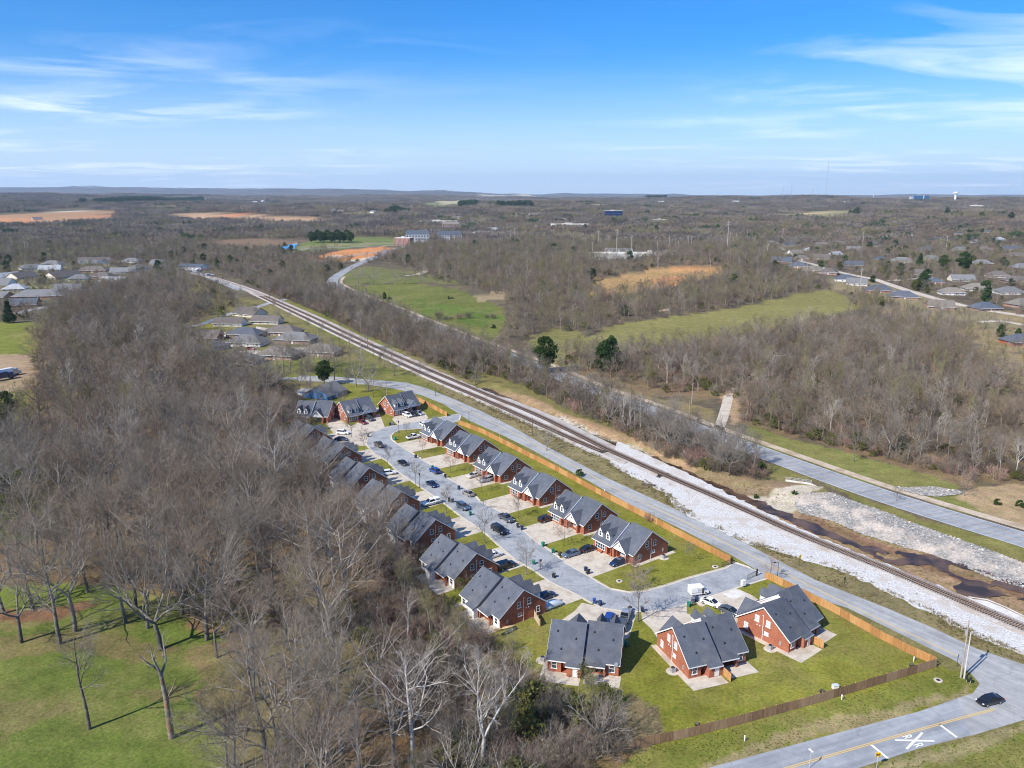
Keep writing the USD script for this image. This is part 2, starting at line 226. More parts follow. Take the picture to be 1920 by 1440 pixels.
COVER = [  # polygon in picture points, colour, raggedness in metres
    ([(-600, 2400), (-600, 780), (40, 640), (130, 545), (360, 520), (470, 560), (700, 600), (1000, 705), (1400, 860), (1930, 1080), (2300, 1300), (2300, 2400)], OLIVE, 3),
    ([(60, 640), (130, 560), (360, 545), (380, 600), (330, 640), (430, 690), (560, 740), (610, 810), (700, 930), (780, 1030), (830, 1100), (880, 1180), (950, 1225), (1040, 1295), (1150, 1350), (1195, 1400), (1140, 1470), (1100, 1800), (380, 1800), (380, 1240), (330, 1120), (-500, 1180), (-500, 800), (0, 760)], LITTER, 3),
    ([(-300, 850), (60, 850), (130, 950), (120, 1010), (-300, 1040)], (.10, .115, .03), 4),
    ([(-300, 1080), (100, 1085), (210, 1100), (330, 1110), (300, 1140), (120, 1150), (-300, 1175)], (.14, .165, .03), 4),
    (park_px, (.108, .132, .028), 2.5), ([(-60, 1195), (130, 1183), (260, 1190), (340, 1225), (250, 1245), (100, 1220), (-60, 1228)], (.15, .125, .05), 3), ([(230, 1300), (330, 1280), (380, 1300), (300, 1330)], (.15, .13, .05), 3), ([(-40, 1330), (60, 1310), (130, 1340), (40, 1380)], (.15, .135, .05), 3), ([(340, 1225), (420, 1215), (450, 1300), (390, 1310)], (.165, .12, .06), 3),
    ([(380, 1220), (470, 1250), (560, 1300), (600, 1440), (420, 1440)], (.14, .115, .05), 3),
    ([(420, 1060), (600, 1110), (760, 1230), (700, 1350), (560, 1270), (430, 1190)], (.155, .12, .05), 4),
    ([(-300, 1175), (100, 1163), (200, 1130), (190, 1117), (60, 1140), (-300, 1160)], (.19, .10, .055), 2),
    ([(860, 1180), (940, 1165), (1010, 1210), (960, 1250)], LAWN, 2),
    (estate_px, LAWN, .6),
    ([(1150, 1345), (1180, 1300), (1225, 1330), (1245, 1370), (1210, 1400), (1160, 1400)], (.185, .14, .075), 2),
    ([(1140, 1470), (1195, 1405), (1300, 1380), (1520, 1330), (1760, 1255), (1835, 1282), (1795, 1310), (1620, 1362), (1330, 1440), (1300, 1480)], (.15, .155, .032), 1.2),
    ([(1260, 1452), (1328, 1424), (1520, 1368), (1640, 1328), (1720, 1312), (1790, 1296), (1838, 1286), (1820, 1306), (1720, 1338), (1520, 1392), (1300, 1460)], (.25, .20, .10), 1.6),
    ([(1609, 1442), (1728, 1404), (1820, 1381), (1925, 1350), (2300, 1250), (2300, 1800), (1400, 1800), (1500, 1480)], (.155, .155, .038), 1),
    ([(1609, 1442), (1728, 1404), (1820, 1381), (1925, 1350), (1925, 1372), (1820, 1404), (1700, 1440), (1640, 1465)], (.24, .2, .1), 1.4),
    ([(850, 750), (900, 772), (1030, 842), (1140, 899), (1250, 952), (1400, 1032), (1530, 1102), (1700, 1182), (1840, 1240), (1920, 1275), (2000, 1300), (1990, 1255), (1862, 1212), (1762, 1160), (1696, 1125), (1594, 1078), (1500, 1047), (1396, 1016), (1312, 979), (1244, 922), (1191, 897), (1100, 850), (1000, 800), (900, 745), (760, 690)], (.205, .165, .085), 1.2),
    ([(880, 790), (960, 824), (1100, 898), (1270, 988), (1372, 1042), (1375, 1058), (1362, 1050), (1100, 915), (960, 835)], (.15, .15, .035), 1),
    ([(480, 690), (560, 668), (690, 680), (770, 700), (850, 745), (760, 716), (690, 710), (560, 712)], (.135, .14, .035), 2),
    ([(640, 560), (760, 690), (900, 765), (1100, 870), (1146, 858), (1000, 775), (760, 660), (600, 580)], (.21, .17, .09), 2),
    # creek bed
    ([(905, 720), (1000, 745), (1060, 775), (1140, 800), (1200, 820), (1300, 870), (1360, 895), (1430, 910), (1507, 934), (1559, 970), (1618, 993), (1700, 1019), (1736, 1026), (1783, 1041), (1868, 1078), (1960, 1100), (2060, 1130), (2060, 1260), (1920, 1160), (1807, 1119), (1665, 1060), (1500, 991), (1400, 943), (1270, 877), (1170, 832), (1040, 777), (900, 735)], SAND, .8),
    ([(1000, 765), (1060, 780), (1130, 812), (1190, 830), (1250, 862), (1240, 866), (1180, 836), (1040, 779)], (.42, .37, .31), 1),
    ([(1500, 952), (1600, 990), (1700, 1022), (1830, 1070), (1960, 1110), (1960, 1125), (1800, 1078), (1640, 1020), (1500, 966)], (.21, .12, .075), .8),
    ([(1415, 905), (1470, 905), (1545, 915), (1507, 936), (1470, 960), (1400, 925)], (.45, .38, .31), 1),
    ([(1320, 860), (1420, 895), (1500, 905), (1440, 925), (1370, 912), (1300, 880)], (.2, .14, .09), 2),
    # verges of the highway
    ([(940, 672), (1060, 725), (1200, 775), (1320, 822), (1400, 850), (1500, 888), (1642, 942), (1783, 988), (1925, 1026), (2100, 1080), (2100, 1140), (1920, 1058), (1783, 1009), (1653, 961), (1540, 905), (1460, 890), (1330, 840), (1200, 790), (1060, 740), (930, 690)], (.15, .14, .042), 1.5),
    ([(1060, 695), (1140, 715), (1230, 745), (1330, 765), (1345, 800), (1195, 752), (1060, 705)], (.19, .145, .075), 1.5),
    ([(1395, 795), (1440, 808), (1500, 828), (1600, 850), (1650, 866), (1720, 885), (1800, 905), (1800, 925), (1850, 960), (1920, 985), (1783, 955), (1642, 910), (1500, 862), (1400, 830)], (.15, .155, .045), 1.5),
    ([(1790, 930), (1830, 915), (1960, 905), (1990, 1010), (1920, 990), (1840, 965)], (.33, .23, .14), 2),
    # woods on the right
    ([(1010, 690), (1130, 650), (1300, 635), (1500, 600), (1640, 590), (1760, 605), (1860, 680), (1930, 770), (2400, 900), (2300, 960), (1920, 912), (1800, 908), (1640, 862), (1440, 806), (1370, 790), (1375, 765), (1330, 745), (1230, 742), (1100, 708)], (.165, .11, .068), 4),
    ([(1355, 745), (1378, 735), (1440, 700), (1450, 706), (1392, 742), (1388, 790), (1375, 800)], (.33, .22, .14), 2),
    # open fields and bare dirt further off
    ([(640, 548), (660, 538), (760, 528), (870, 545), (940, 578), (950, 605), (925, 645), (870, 640), (767, 598), (704, 573)], MEADOW, 3),
    ([(770, 560), (850, 572), (935, 585), (945, 608), (900, 615), (800, 590)], (.10, .14, .025), 6),
    ([(625, 520), (680, 500), (800, 512), (900, 535), (760, 528), (650, 538)], (.13, .135, .045), 3),
    ([(880, 555), (950, 545), (960, 560), (900, 566)], (.28, .21, .13), 5),
    ([(1085, 650), (1130, 612), (1200, 602), (1380, 578), (1480, 555), (1540, 543), (1590, 556), (1620, 578), (1560, 592), (1450, 612), (1300, 640), (1180, 660)], (.20, .178, .062), 4),
    ([(985, 640), (1030, 615), (1085, 620), (1130, 645), (1110, 690), (1030, 690)], (.185, .168, .058), 4),
    ([(1100, 540), (1120, 525), (1180, 512), (1250, 502), (1300, 498), (1358, 500), (1365, 518), (1290, 530), (1220, 545), (1150, 556), (1100, 556)], (.34, .205, .095), 5),
    ([(1218, 530), (1240, 522), (1285, 520), (1290, 531), (1240, 537)], REDDIRT, 4),
    ([(1250, 503), (1300, 496), (1345, 500), (1355, 514), (1310, 508), (1260, 508)], (.46, .23, .10), 4),
    ([(1105, 552), (1150, 546), (1180, 552), (1150, 560)], (.42, .22, .11), 5),
    ([(1085, 479), (1110, 474), (1180, 472), (1240, 471), (1330, 470), (1320, 477), (1180, 484), (1120, 487)], (.42, .40, .37), 3),
    ([(1620, 592), (1700, 565), (1790, 575), (1930, 590), (1990, 640), (1990, 730), (1930, 730), (1850, 680), (1780, 615), (1700, 600)], (.25, .185, .105), 3),
    ([(1560, 545), (1640, 560), (1760, 590), (1930, 640), (1930, 610), (1760, 560), (1640, 530), (1560, 520)], (.24, .19, .11), 4),
    ([(590, 480), (640, 470), (700, 463), (755, 463), (745, 472), (700, 484), (640, 490), (600, 490)], (.55, .22, .085), 5),
    ([(612, 478), (628, 475), (632, 480), (616, 483)], (.6, .48, .38), 5), ([(655, 487), (690, 482), (690, 488), (660, 492)], (.6, .5, .42), 5),
    ([(545, 466), (580, 452), (660, 444), (760, 446), (760, 461), (700, 461), (640, 467), (560, 474)], (.13, .16, .045), 8),
    ([(560, 462), (700, 455), (760, 454), (760, 457), (700, 459), (560, 467)], (.22, .2, .11), 5),
    ([(-100, 425), (-100, 407), (60, 400), (110, 394), (218, 397), (222, 412), (120, 418), (60, 424)], (.36, .20, .11), 20),
    ([(170, 408), (215, 400), (222, 408), (200, 414)], (.5, .2, .09), 10), ([(-60, 412), (60, 408), (95, 417), (0, 424)], (.5, .22, .1), 10), ([(95, 395), (150, 391), (160, 395), (110, 399)], (.55, .5, .44), 10),
    ([(312, 402), (400, 400), (500, 404), (560, 408), (630, 411), (620, 417), (520, 417), (430, 412), (320, 410)], (.42, .26, .16), 15),
    ([(410, 401), (455, 402), (455, 408), (415, 408)], (.5, .2, .1), 10),
    ([(370, 452), (470, 448), (560, 450), (560, 458), (480, 466), (380, 460)], (.19, .12, .08), 20),
    ([(0, 473), (120, 462), (300, 461), (312, 466), (120, 478), (0, 485)], (.14, .135, .06), 10),
    ([(768, 384), (815, 380), (862, 387), (860, 392), (800, 391)], (.15, .18, .07), 20), ([(815, 378), (890, 375), (895, 379), (830, 383)], (.42, .36, .22), 20),
    ([(895, 366), (990, 360), (1005, 369), (900, 371)], (.5, .42, .3), 30), ([(920, 380), (965, 377), (965, 382), (925, 384)], (.4, .33, .22), 20),
    ([(880, 415), (960, 412), (960, 420), (880, 422)], (.3, .26, .15), 15),
    ([(1425, 404), (1500, 400), (1560, 395), (1605, 393), (1608, 405), (1550, 410), (1480, 408)], (.27, .235, .11), 15), ([(1500, 400), (1555, 396), (1555, 399), (1500, 403)], (.45, .32, .2), 10),
    ([(1230, 395), (1290, 390), (1290, 395), (1240, 399)], (.4, .27, .17), 15),
    ([(-300, 600), (0, 605), (60, 600), (66, 650), (60, 672), (-300, 668)], (.15, .165, .03), 2),
    ([(-300, 668), (66, 665), (60, 725), (20, 735), (-300, 745)], (.33, .23, .155), 2), ([(-300, 745), (20, 735), (60, 727), (64, 770), (40, 850), (-300, 860)], (.15, .155, .035), 3),
    ([(370, 600), (440, 606), (440, 620), (370, 622)], (.19, .17, .03), 2), ([(560, 560), (640, 600), (760, 665), (700, 680), (600, 620), (520, 570)], (.15, .15, .04), 3),
    ([(-200, 500), (60, 495), (240, 490), (250, 545), (130, 560), (-200, 570)], (.17, .155, .08), 6),
]
COVER += [(p, (.29, .25, .145), 15) for p in ([(640, 400), (720, 396), (730, 401), (660, 405)], [(250, 388), (330, 386), (340, 389), (260, 392)], [(1000, 392), (1060, 390), (1070, 394), (1010, 396)], [(1300, 405), (1380, 402), (1390, 406), (1310, 410)], [(1100, 385), (1160, 383), (1170, 387), (1110, 389)], [(1680, 392), (1760, 390), (1770, 394), (1700, 397)], [(450, 392), (520, 390), (530, 394), (460, 396)], [(1200, 441), (1260, 438), (1270, 442), (1210, 445)])]
cover_polys = []
for pts, c, j in COVER:
    q = Polygon(W(pts, flat=max(p[1] for p in pts) > 640))
    if not q.is_valid: q = q.buffer(0)
    shapely.prepare(q); cover_polys.append((q, np.array(c), j))
def cover(x, y):
    col = np.empty((len(x), 3)); D = np.hypot(x, y)
    col[:] = WOODF
    nz = meshkit.fbm(np.stack([x / 9, y / 9, 0 * x], 1), 3, 1) - .5; ny = meshkit.fbm(np.stack([x / 9, y / 9, 0 * x + 7], 1), 3, 2) - .5
    for q, c, j in cover_polys:
        b = q.bounds; m = (x > b[0] - 3 * j) & (x < b[2] + 3 * j) & (y > b[1] - 3 * j) & (y < b[3] + 3 * j)
        if not m.any(): continue
        i = np.nonzero(m)[0]; inn = shapely.contains_xy(q, x[i] + nz[i] * j * 3, y[i] + ny[i] * j * 3); col[i[inn]] = c
    # broad tonal drift of the growth itself
    w = meshkit.fbm(np.stack([x / 26, y / 26, 0 * x + 2], 1), 4, 3)[:, None] - .5
    return np.clip(col * (1 + .35 * w) + np.array([.05, .03, .018]) * np.maximum(w, 0), .01, .8)

def axis(lo, hi, step, far, g):
    a = list(np.arange(lo, hi + .1, step)); s = step; v = a[-1]; up_ = []
    while v < far: s *= g; v += s; up_.append(v)
    return a, up_
xs0, xr = axis(-115, 125, 1.15, 16000, 1.055); _, xl = axis(-125, 115, 1.15, 16000, 1.055)
X = np.array([-v for v in xl[::-1]] + xs0 + xr)
ys0, yf = axis(84, 330, 1.15, 22000, 1.042)
Y = np.array([-1500, -600, -250, -100, -30, 10, 30, 45, 58, 68, 76] + ys0 + yf)
gx, gy = np.meshgrid(X, Y, indexing='ij'); gz = hgt(gx, gy)
gv = np.stack([gx.ravel(), gy.ravel(), gz.ravel()], 1); nx, ny_ = len(X), len(Y)
ii, jj = np.meshgrid(np.arange(nx - 1), np.arange(ny_ - 1), indexing='ij'); a0 = (ii * ny_ + jj).ravel()
gf = np.stack([a0, a0 + ny_, a0 + ny_ + 1, a0 + 1], 1)
gcol = cover(gv[:, 0], gv[:, 1])
gn = {'at': ('attribute', {'attribute': 'cover'}), 'g': ('geometry', {}),
      'n1': ('noise_texture', {'scale': 1.7, 'detail': 6., 'roughness': .7}), 'r1': ('map_range', {'from_min': .25, 'from_max': .75, 'to_min': .50, 'to_max': 1.50}),
      'n2': ('noise_texture', {'scale': .21, 'detail': 5., 'roughness': .65}), 'r2': ('map_range', {'from_min': .3, 'from_max': .7, 'to_min': .74, 'to_max': 1.26}),
      'n4': ('noise_texture', {'scale': .45, 'detail': 5., 'roughness': .7}), 'r4': ('map_range', {'from_min': .45, 'from_max': .7, 'to_min': 0., 'to_max': .8, 'clamp': True}), 'grn': ('mix', {'mix_type': 'multiply', 'color2': (.72, .92, .62)}),
      'n3': ('noise_texture', {'scale': .055, 'detail': 6., 'roughness': .62}), 'r3': ('map_range', {'from_min': .47, 'from_max': .70, 'to_min': 0., 'to_max': .58, 'clamp': True}),
      'mm': ('math', {'math_type': 'multiply'}), 'h': ('hsv', {'hue': .5, 'saturation': 1., 'fac': 1.}),
      'dry': ('mix', {'mix_type': 'mix', 'color2': (.22, .175, .075)}),
      'bn': ('noise_texture', {'scale': 3.5, 'detail': 5., 'roughness': .7}), 'b': ('bump', {'strength': .7, 'distance': .12}),
      'p': ('principled_bsdf', {'roughness': .95, 'specular_ior_level': .1})}
gl = [('g.position', 'n1.vector'), ('g.position', 'n2.vector'), ('g.position', 'n3.vector'), ('g.position', 'bn.vector'), ('n1.fac', 'r1.value'), ('n2.fac', 'r2.value'), ('n3.fac', 'r3.value'),
      ('r1.result', 'mm.value1'), ('r2.result', 'mm.value2'), ('at.color', 'dry.color1'), ('r3.result', 'dry.fac'), ('g.position', 'n4.vector'), ('n4.fac', 'r4.value'), ('dry.color', 'grn.color1'), ('r4.result', 'grn.fac'), ('grn.color', 'h.color'), ('mm.value', 'h.value'), ('h.color', 'p.base_color'),
      ('bn.fac', 'b.height'), ('b.normal', 'p.normal')]
MAT['ground'] = usdkit.material(stage, '/World/Looks/ground', gn, gl, surface='p.BSDF')
gm = usdkit.mesh(stage, '/World/ground', (gv, gf), MAT['ground'], smooth=True)
UsdGeom.PrimvarsAPI(gm).CreatePrimvar('cover', Sdf.ValueTypeNames.Color3fArray, 'vertex').Set(Vt.Vec3fArray.FromNumpy(gcol.astype(np.float32)))
tag(gm.GetPrim(), kind='structure')
_names[('/World', 'ground')] = 1

# ------------------------------------------------------------------ sheets: roads, drives, ballast, water
mat('asphalt_light', (.27, .285, .30), (.335, .345, .355), 1.2, .9, 8, c3=(.22, .235, .25), scale3=.25, bump=.01, bscale=25, crack=.45)
mat('asphalt_front', (.29, .295, .295), (.35, .35, .345), .8, .9, 8, c3=(.25, .255, .255), scale3=.12, bump=.01, bscale=25, streak=math.radians(-54), crack=.35)
mat('asphalt_main', (.25, .265, .285), (.31, .32, .335), .7, .9, 8, c3=(.215, .23, .25), scale3=.1, bump=.01, bscale=25, streak=math.radians(20), crack=.3)
mat('concrete', (.44, .385, .31), (.53, .475, .395), .9, .9, 6, c3=(.37, .315, .25), scale3=.3, bump=.005, bscale=12)
mat('concrete_pale', (.55, .53, .5), (.62, .6, .57), .9, .9, 6, c3=(.46, .42, .37), scale3=.4)
mat('kerb', (.47, .42, .34), (.56, .51, .43), 2.0, .9)
mat('gravel', (.36, .35, .34), (.63, .62, .60), 2.6, .95, 9, c3=(.45, .405, .355), scale3=.22, bump=.25, bscale=1.8, lo=.36, hi=.6)
mat('track_ballast', (.27, .25, .23), (.52, .49, .46), 3.0, .95, 8, c3=(.32, .265, .215), scale3=.1, bump=.06, bscale=6)
mat('riprap', (.15, .143, .132), (.345, .33, .305), 1.3, .95, 8, c3=(.5, .43, .36), scale3=.12, bump=.35, bscale=1.0)
mat('yellow_paint', (.58, .40, .14), (.50, .37, .18), 2.0, .8)
mat('white_paint', (.78, .78, .77), (.62, .62, .62), 3.0, .8)
mat('pale_dirt', (.40, .32, .23), (.50, .42, .33), .7, .95, 6, c3=(.33, .25, .17), scale3=.2, bump=.05, bscale=2)
MAT['water'] = usdkit.material(stage, '/World/Looks/water', {'g': ('geometry', {}), 'n': ('noise_texture', {'scale': .22, 'detail': 5.}), 'r': ('rgb_ramp', {'ramp': [(.4, (.04, .026, .017)), (.6, (.125, .075, .045))]}),
    'bn': ('noise_texture', {'scale': 1.5, 'detail': 3.}), 'b': ('bump', {'strength': .25, 'distance': .04}), 'p': ('principled_bsdf', {'roughness': .32, 'specular_ior_level': .25})},
    [('g.position', 'n.vector'), ('n.fac', 'r.fac'), ('r.color', 'p.base_color'), ('g.position', 'bn.vector'), ('bn.fac', 'b.height'), ('b.normal', 'p.normal')], surface='p.BSDF')

def geoms(p): return [g for g in getattr(p, 'geoms', [p]) if g.geom_type == 'Polygon' and g.area > .01]
def flat(poly, z):
    out = []
    for g in geoms(poly):
        v, f = trimesh.creation.triangulate_polygon(g, engine='earcut'); n = np.cross(v[f[:, 1]] - v[f[:, 0]], v[f[:, 2]] - v[f[:, 0]])
        f = np.where(n[:, None] < 0, f[:, ::-1], f); out.append(trimesh.Trimesh(np.c_[v, np.full(len(v), z)], f, process=False))
    return trimesh.util.concatenate(out)
def sheet(name, poly, z, m, **t):
    t.setdefault('kind', 'structure'); return obj(name, flat(poly, z), MAT[m], **t)
def smoothline(pts, n=4):
    p = np.asarray(pts, float)
    for _ in range(n and 2):
        q = np.empty((2 * len(p) - 2, 2)); q[0::2] = .75 * p[:-1] + .25 * p[1:]; q[1::2] = .25 * p[:-1] + .75 * p[1:]
        p = np.vstack([p[:1], q, p[-1:]])
    return p
def ribbon(line, w0, w1, zoff, step=4.0, drape=True):
    """a strip along a line, from offset w0 (left) to w1, following the land"""
    L = LineString(line); n = max(2, int(L.length / step)); c = np.array([L.interpolate(d).coords[0] for d in np.linspace(0, L.length, n)])
    t = np.gradient(c, axis=0); t /= np.linalg.norm(t, axis=1, keepdims=True); nrm = np.stack([-t[:, 1], t[:, 0]], 1)
    k = max(2, int(abs(w1 - w0) / 6) + 2); ws = np.linspace(w0, w1, k)
    v = np.concatenate([c[:, None] + nrm[:, None] * ws[None, :, None]], 1).reshape(-1, 2); z = (hgt(v[:, 0], v[:, 1]) if drape else 0 * v[:, 0]) + zoff
    i, j = np.meshgrid(np.arange(n - 1), np.arange(k - 1), indexing='ij'); a = (i * k + j).ravel(); f = np.stack([a, a + k, a + k + 1, a + 1], 1)
    f = np.vstack([f[:, [0, 1, 2]], f[:, [0, 2, 3]]]); m = trimesh.Trimesh(np.c_[v, z], f, process=False)
    if m.face_normals[:, 2].mean() < 0: m.invert()
    return m

front_px_up = [(560, 704), (640, 707), (695, 712), (760, 717), (800, 728), (850, 748), (900, 770), (960, 800), (1030, 840), (1140, 897), (1269, 956), (1396, 1018), (1530, 1088), (1662, 1140), (1755, 1180), (1832, 1217), (1920, 1246), (2060, 1290)]
front_px_lo = [(2060, 1310), (1920, 1350), (1820, 1380), (1795, 1309), (1824, 1300), (1837, 1282), (1822, 1265), (1793, 1240), (1670, 1180), (1589, 1140), (1500, 1113), (1440, 1082), (1375, 1043), (1271, 989), (1175, 943), (1100, 900), (1000, 845), (940, 815), (880, 789), (860, 776), (830, 757), (790, 741), (740, 729), (695, 722), (640, 717), (560, 714)]
front_road = Polygon(W(front_px_up + front_px_lo)).buffer(0)
main_up = [(700, 1625), (1000, 1536), (1328, 1440), (1516, 1389), (1624, 1360), (1720, 1335), (1797, 1309), (1860, 1287), (1920, 1266), (2100, 1205)]
main_lo = [(2100, 1297), (1920, 1350), (1820, 1379), (1728, 1402), (1610, 1440), (1400, 1505), (1000, 1640), (760, 1725)]
main_road = Polygon(W(main_up + main_lo)).buffer(0)
inner_right = [(862, 783), (831, 784), (798, 791), (785, 800), (800, 806), (859, 789)]
street_r = [(1435, 1078), (1400, 1064), (1377, 1056), (1362, 1066), (1292, 1085), (1250, 1099), (1208, 1110), (1177, 1112), (1146, 1106), (1121, 1093), (1106, 1083), (1062, 1058), (1021, 1027), (1000, 1014), (950, 967), (898, 940), (881, 921), (840, 898), (821, 881), (771, 850), (744, 833), (733, 825), (731, 818), (736, 812), (748, 806), (792, 803), (859, 790)]
street_l = [(863, 776), (832, 782), (798, 788), (748, 797), (721, 802), (702, 810), (690, 821), (688, 833), (702, 850), (727, 864), (746, 883), (802, 921), (838, 946), (867, 969), (886, 981), (915, 1002), (944, 1029), (969, 1050), (1005, 1070), (1030, 1089), (1082, 1114), (1105, 1127), (1129, 1139), (1177, 1146), (1221, 1145), (1260, 1139), (1288, 1131), (1354, 1110), (1383, 1100), (1433, 1085), (1440, 1082)]
def soft(poly, r): return poly.buffer(r).buffer(-2 * r).buffer(r)
inner_street = soft(Polygon(W(street_r + street_l)).buffer(0), .6)
FRONT_CL = smoothline(W([(560, 709), (650, 712), (740, 722), (800, 734), (850, 756), (900, 780), (960, 810), (1050, 858), (1138, 909), (1270, 972), (1395, 1036), (1530, 1104), (1665, 1170), (1745, 1206), (1800, 1232)]))
sheet('front_road', front_road, .020, 'asphalt_front')
sheet('main_road', main_road.difference(front_road), .022, 'asphalt_main')
gutter = inner_street.buffer(.45).difference(front_road)
sheet('gutter', gutter, .018, 'kerb')
sheet('inner_street', inner_street.difference(front_road.buffer(-.3)), .026, 'asphalt_light')
HWY = smoothline([tuple(at(*p)[:2]) for p in [(2130, 1080), (1990, 1035), (1920, 1012), (1783, 971), (1642, 926), (1500, 875), (1400, 838), (1310, 806), (1270, 789), (1195, 760), (1120, 736), (1060, 709), (995, 681), (930, 658), (871, 637), (767, 594), (704, 568), (662, 553), (636, 541), (622, 531), (626, 522), (650, 506), (672, 495), (700, 483), (740, 466), (790, 456)]])
obj('highway', ribbon(HWY, -5.2, 5.2, .06), MAT['asphalt_main'], kind='structure')
def strip_line(line, off, w, z, m, name, dash=None, **t):
    obj(name, ribbon(line, off - w / 2, off + w / 2, z), MAT[m], kind='structure', **t)
strip_line(HWY, -1.85, .14, .075, 'yellow_paint', 'centre_line'); strip_line(HWY, 1.85, .14, .075, 'yellow_paint', 'centre_line')
strip_line(HWY, -4.9, .12, .075, 'white_paint', 'edge_line'); strip_line(HWY, 4.9, .12, .075, 'white_paint', 'edge_line')
# path beside the highway, on its far side
obj('footpath', ribbon(HWY[:len(HWY) * 8 // 10], -10.0, -6.6, .05), MAT['pale_dirt'], kind='structure')
strip_line(FRONT_CL, 0.0, .3, .032, 'yellow_paint', 'centre_line')
MAIN_CL = W([(900, 1625), (1300, 1493), (1520, 1427.5), (1600, 1404), (1700, 1375), (1800, 1347), (1864, 1330)])
strip_line(MAIN_CL, .16, .19, .034, 'yellow_paint', 'centre_line'); strip_line(MAIN_CL, -.16, .19, .034, 'yellow_paint', 'centre_line')
tdir = np.array(MAIN_CL[4]) - np.array(MAIN_CL[2]); tdir /= np.linalg.norm(tdir); rdir = np.array([tdir[1], -tdir[0]])
def bar(a, b, w): return LineString([a, b]).buffer(w / 2, cap_style=2)
for (a, b) in (((1633.5, 1396.7), (1665, 1422.5)), ((1761.7, 1358.7), (1794, 1382.7)), ((1517, 1404), (1524, 1411))):
    sheet('stop_line', bar(P(*a), P(*b), .42), .034, 'white_paint')
xa = bar(P(1678.5, 1388), P(1752, 1389.5), .36); xb = bar(P(1729.5, 1374), P(1700, 1404.5), .36)
sheet('crossing_mark', xa.union(xb), .034, 'white_paint')
for (px_, py_) in ((1702, 1381.6), (1722.6, 1397.4)):
    t_ = meshkit.text_mesh('R', 1.0, .004, bold=True); c_ = t_.bounds.mean(0); t_.apply_translation(-c_); q = P(px_, py_); v = t_.vertices.copy()
    e1, e2 = rdir, tdir           # read by a driver heading right
    v2 = q[None] + (v[:, :1] * .80) * e1[None] + (v[:, 1:2] * 1.62) * e2[None]
    m_ = trimesh.Trimesh(np.c_[v2, np.full(len(v2), .036) + v[:, 2]], t_.faces, process=False)
    if m_.volume < 0: m_.invert()
    obj('painted_letter', m_, MAT['white_paint'], kind='structure')

# rail corridor
grav_up = [(398, 516), (457, 533), (526, 560), (595, 590), (664, 624), (760, 667), (860, 712), (920, 737), (1040, 776), (1170, 833), (1270, 878), (1400, 943), (1500, 991), (1665, 1059), (1807, 1118), (1920, 1161), (2080, 1225)]
grav_lo = [(2080, 1290), (1916, 1228), (1862, 1210), (1812, 1186), (1762, 1159), (1696, 1125), (1594, 1078), (1500, 1047), (1396, 1016), (1312, 979), (1269, 953), (1244, 923), (1191, 898), (1120, 856), (1040, 818), (940, 774), (860, 735), (760, 688), (664, 643), (595, 607), (526, 575), (457, 546), (398, 526)]
ballast = Polygon(W(grav_up + grav_lo)).buffer(0)
rb = ballast.boundary; bpts = []
for k in range(int(rb.length / 1.2)):                  # ragged edge
    q = np.array(rb.interpolate(k * 1.2).coords[0]); bpts.append(tuple(q + (np.array([meshkit.noise([q[0] * .7, q[1] * .7, 0]), meshkit.noise([q[0] * .7, q[1] * .7, 9])]) - .5) * 1.4))
ballast = Polygon(bpts).buffer(0)
TRACK = smoothline([tuple(P(*p, .35)) for p in [(330, 505), (398, 520), (457, 539), (492, 553), (526, 568), (595, 598), (664, 632), (760, 675), (860, 717), (920, 743), (1000, 774), (1080, 813), (1145, 846), (1180, 861), (1245, 890), (1320, 922), (1400, 957), (1500, 1003), (1665, 1067), (1807, 1128), (1920, 1177), (2080, 1246)]])
SIDING = smoothline([tuple(P(*p, .35)) for p in [(475, 549), (560, 590), (640, 629), (760, 686), (860, 729), (920, 754), (1020, 799), (1095, 832.5), (1140, 851), (1180, 865)]])
cut_ = Polygon([(-900, 2000), tuple(P(1175, 780)), tuple(P(1120, 930)), (-1500, 60), (-1500, 2000)]).buffer(0)
sheet('gravel_bank', ballast.difference(cut_), .03, 'gravel'); sheet('gravel_bank', ballast.intersection(cut_).intersection(LineString(TRACK).buffer(5.2).union(LineString(SIDING).buffer(3.6))), .03, 'track_ballast')
def bed(line, half, dz=0.0):
    """raised bed of crushed stone with sloping shoulders"""
    L = LineString(line); n = int(L.length / 4); c = np.array([L.interpolate(d).coords[0] for d in np.linspace(0, L.length, n)]); t = np.gradient(c, axis=0); t /= np.linalg.norm(t, axis=1, keepdims=True); nr = np.stack([-t[:, 1], t[:, 0]], 1)
    of = [(-half - 1.1, .0), (-half, .30), (half, .30), (half + 1.1, .0)]; v = np.concatenate([np.c_[c + nr * o, np.full(n, z + .015 + dz)][:, None] for o, z in of], 1).reshape(-1, 3)
    i, j = np.meshgrid(np.arange(n - 1), np.arange(3), indexing='ij'); a = (i * 4 + j).ravel(); m = trimesh.Trimesh(v, np.vstack([np.stack([a, a + 4, a + 5], 1), np.stack([a, a + 5, a + 1], 1)]), process=False)
    if m.face_normals[:, 2].mean() < 0: m.invert()
    return m
obj('track_bed', bed(TRACK, 1.75), MAT['track_ballast'], kind='structure'); obj('track_bed', bed(SIDING, 1.75, -.03), MAT['track_ballast'], kind='structure')
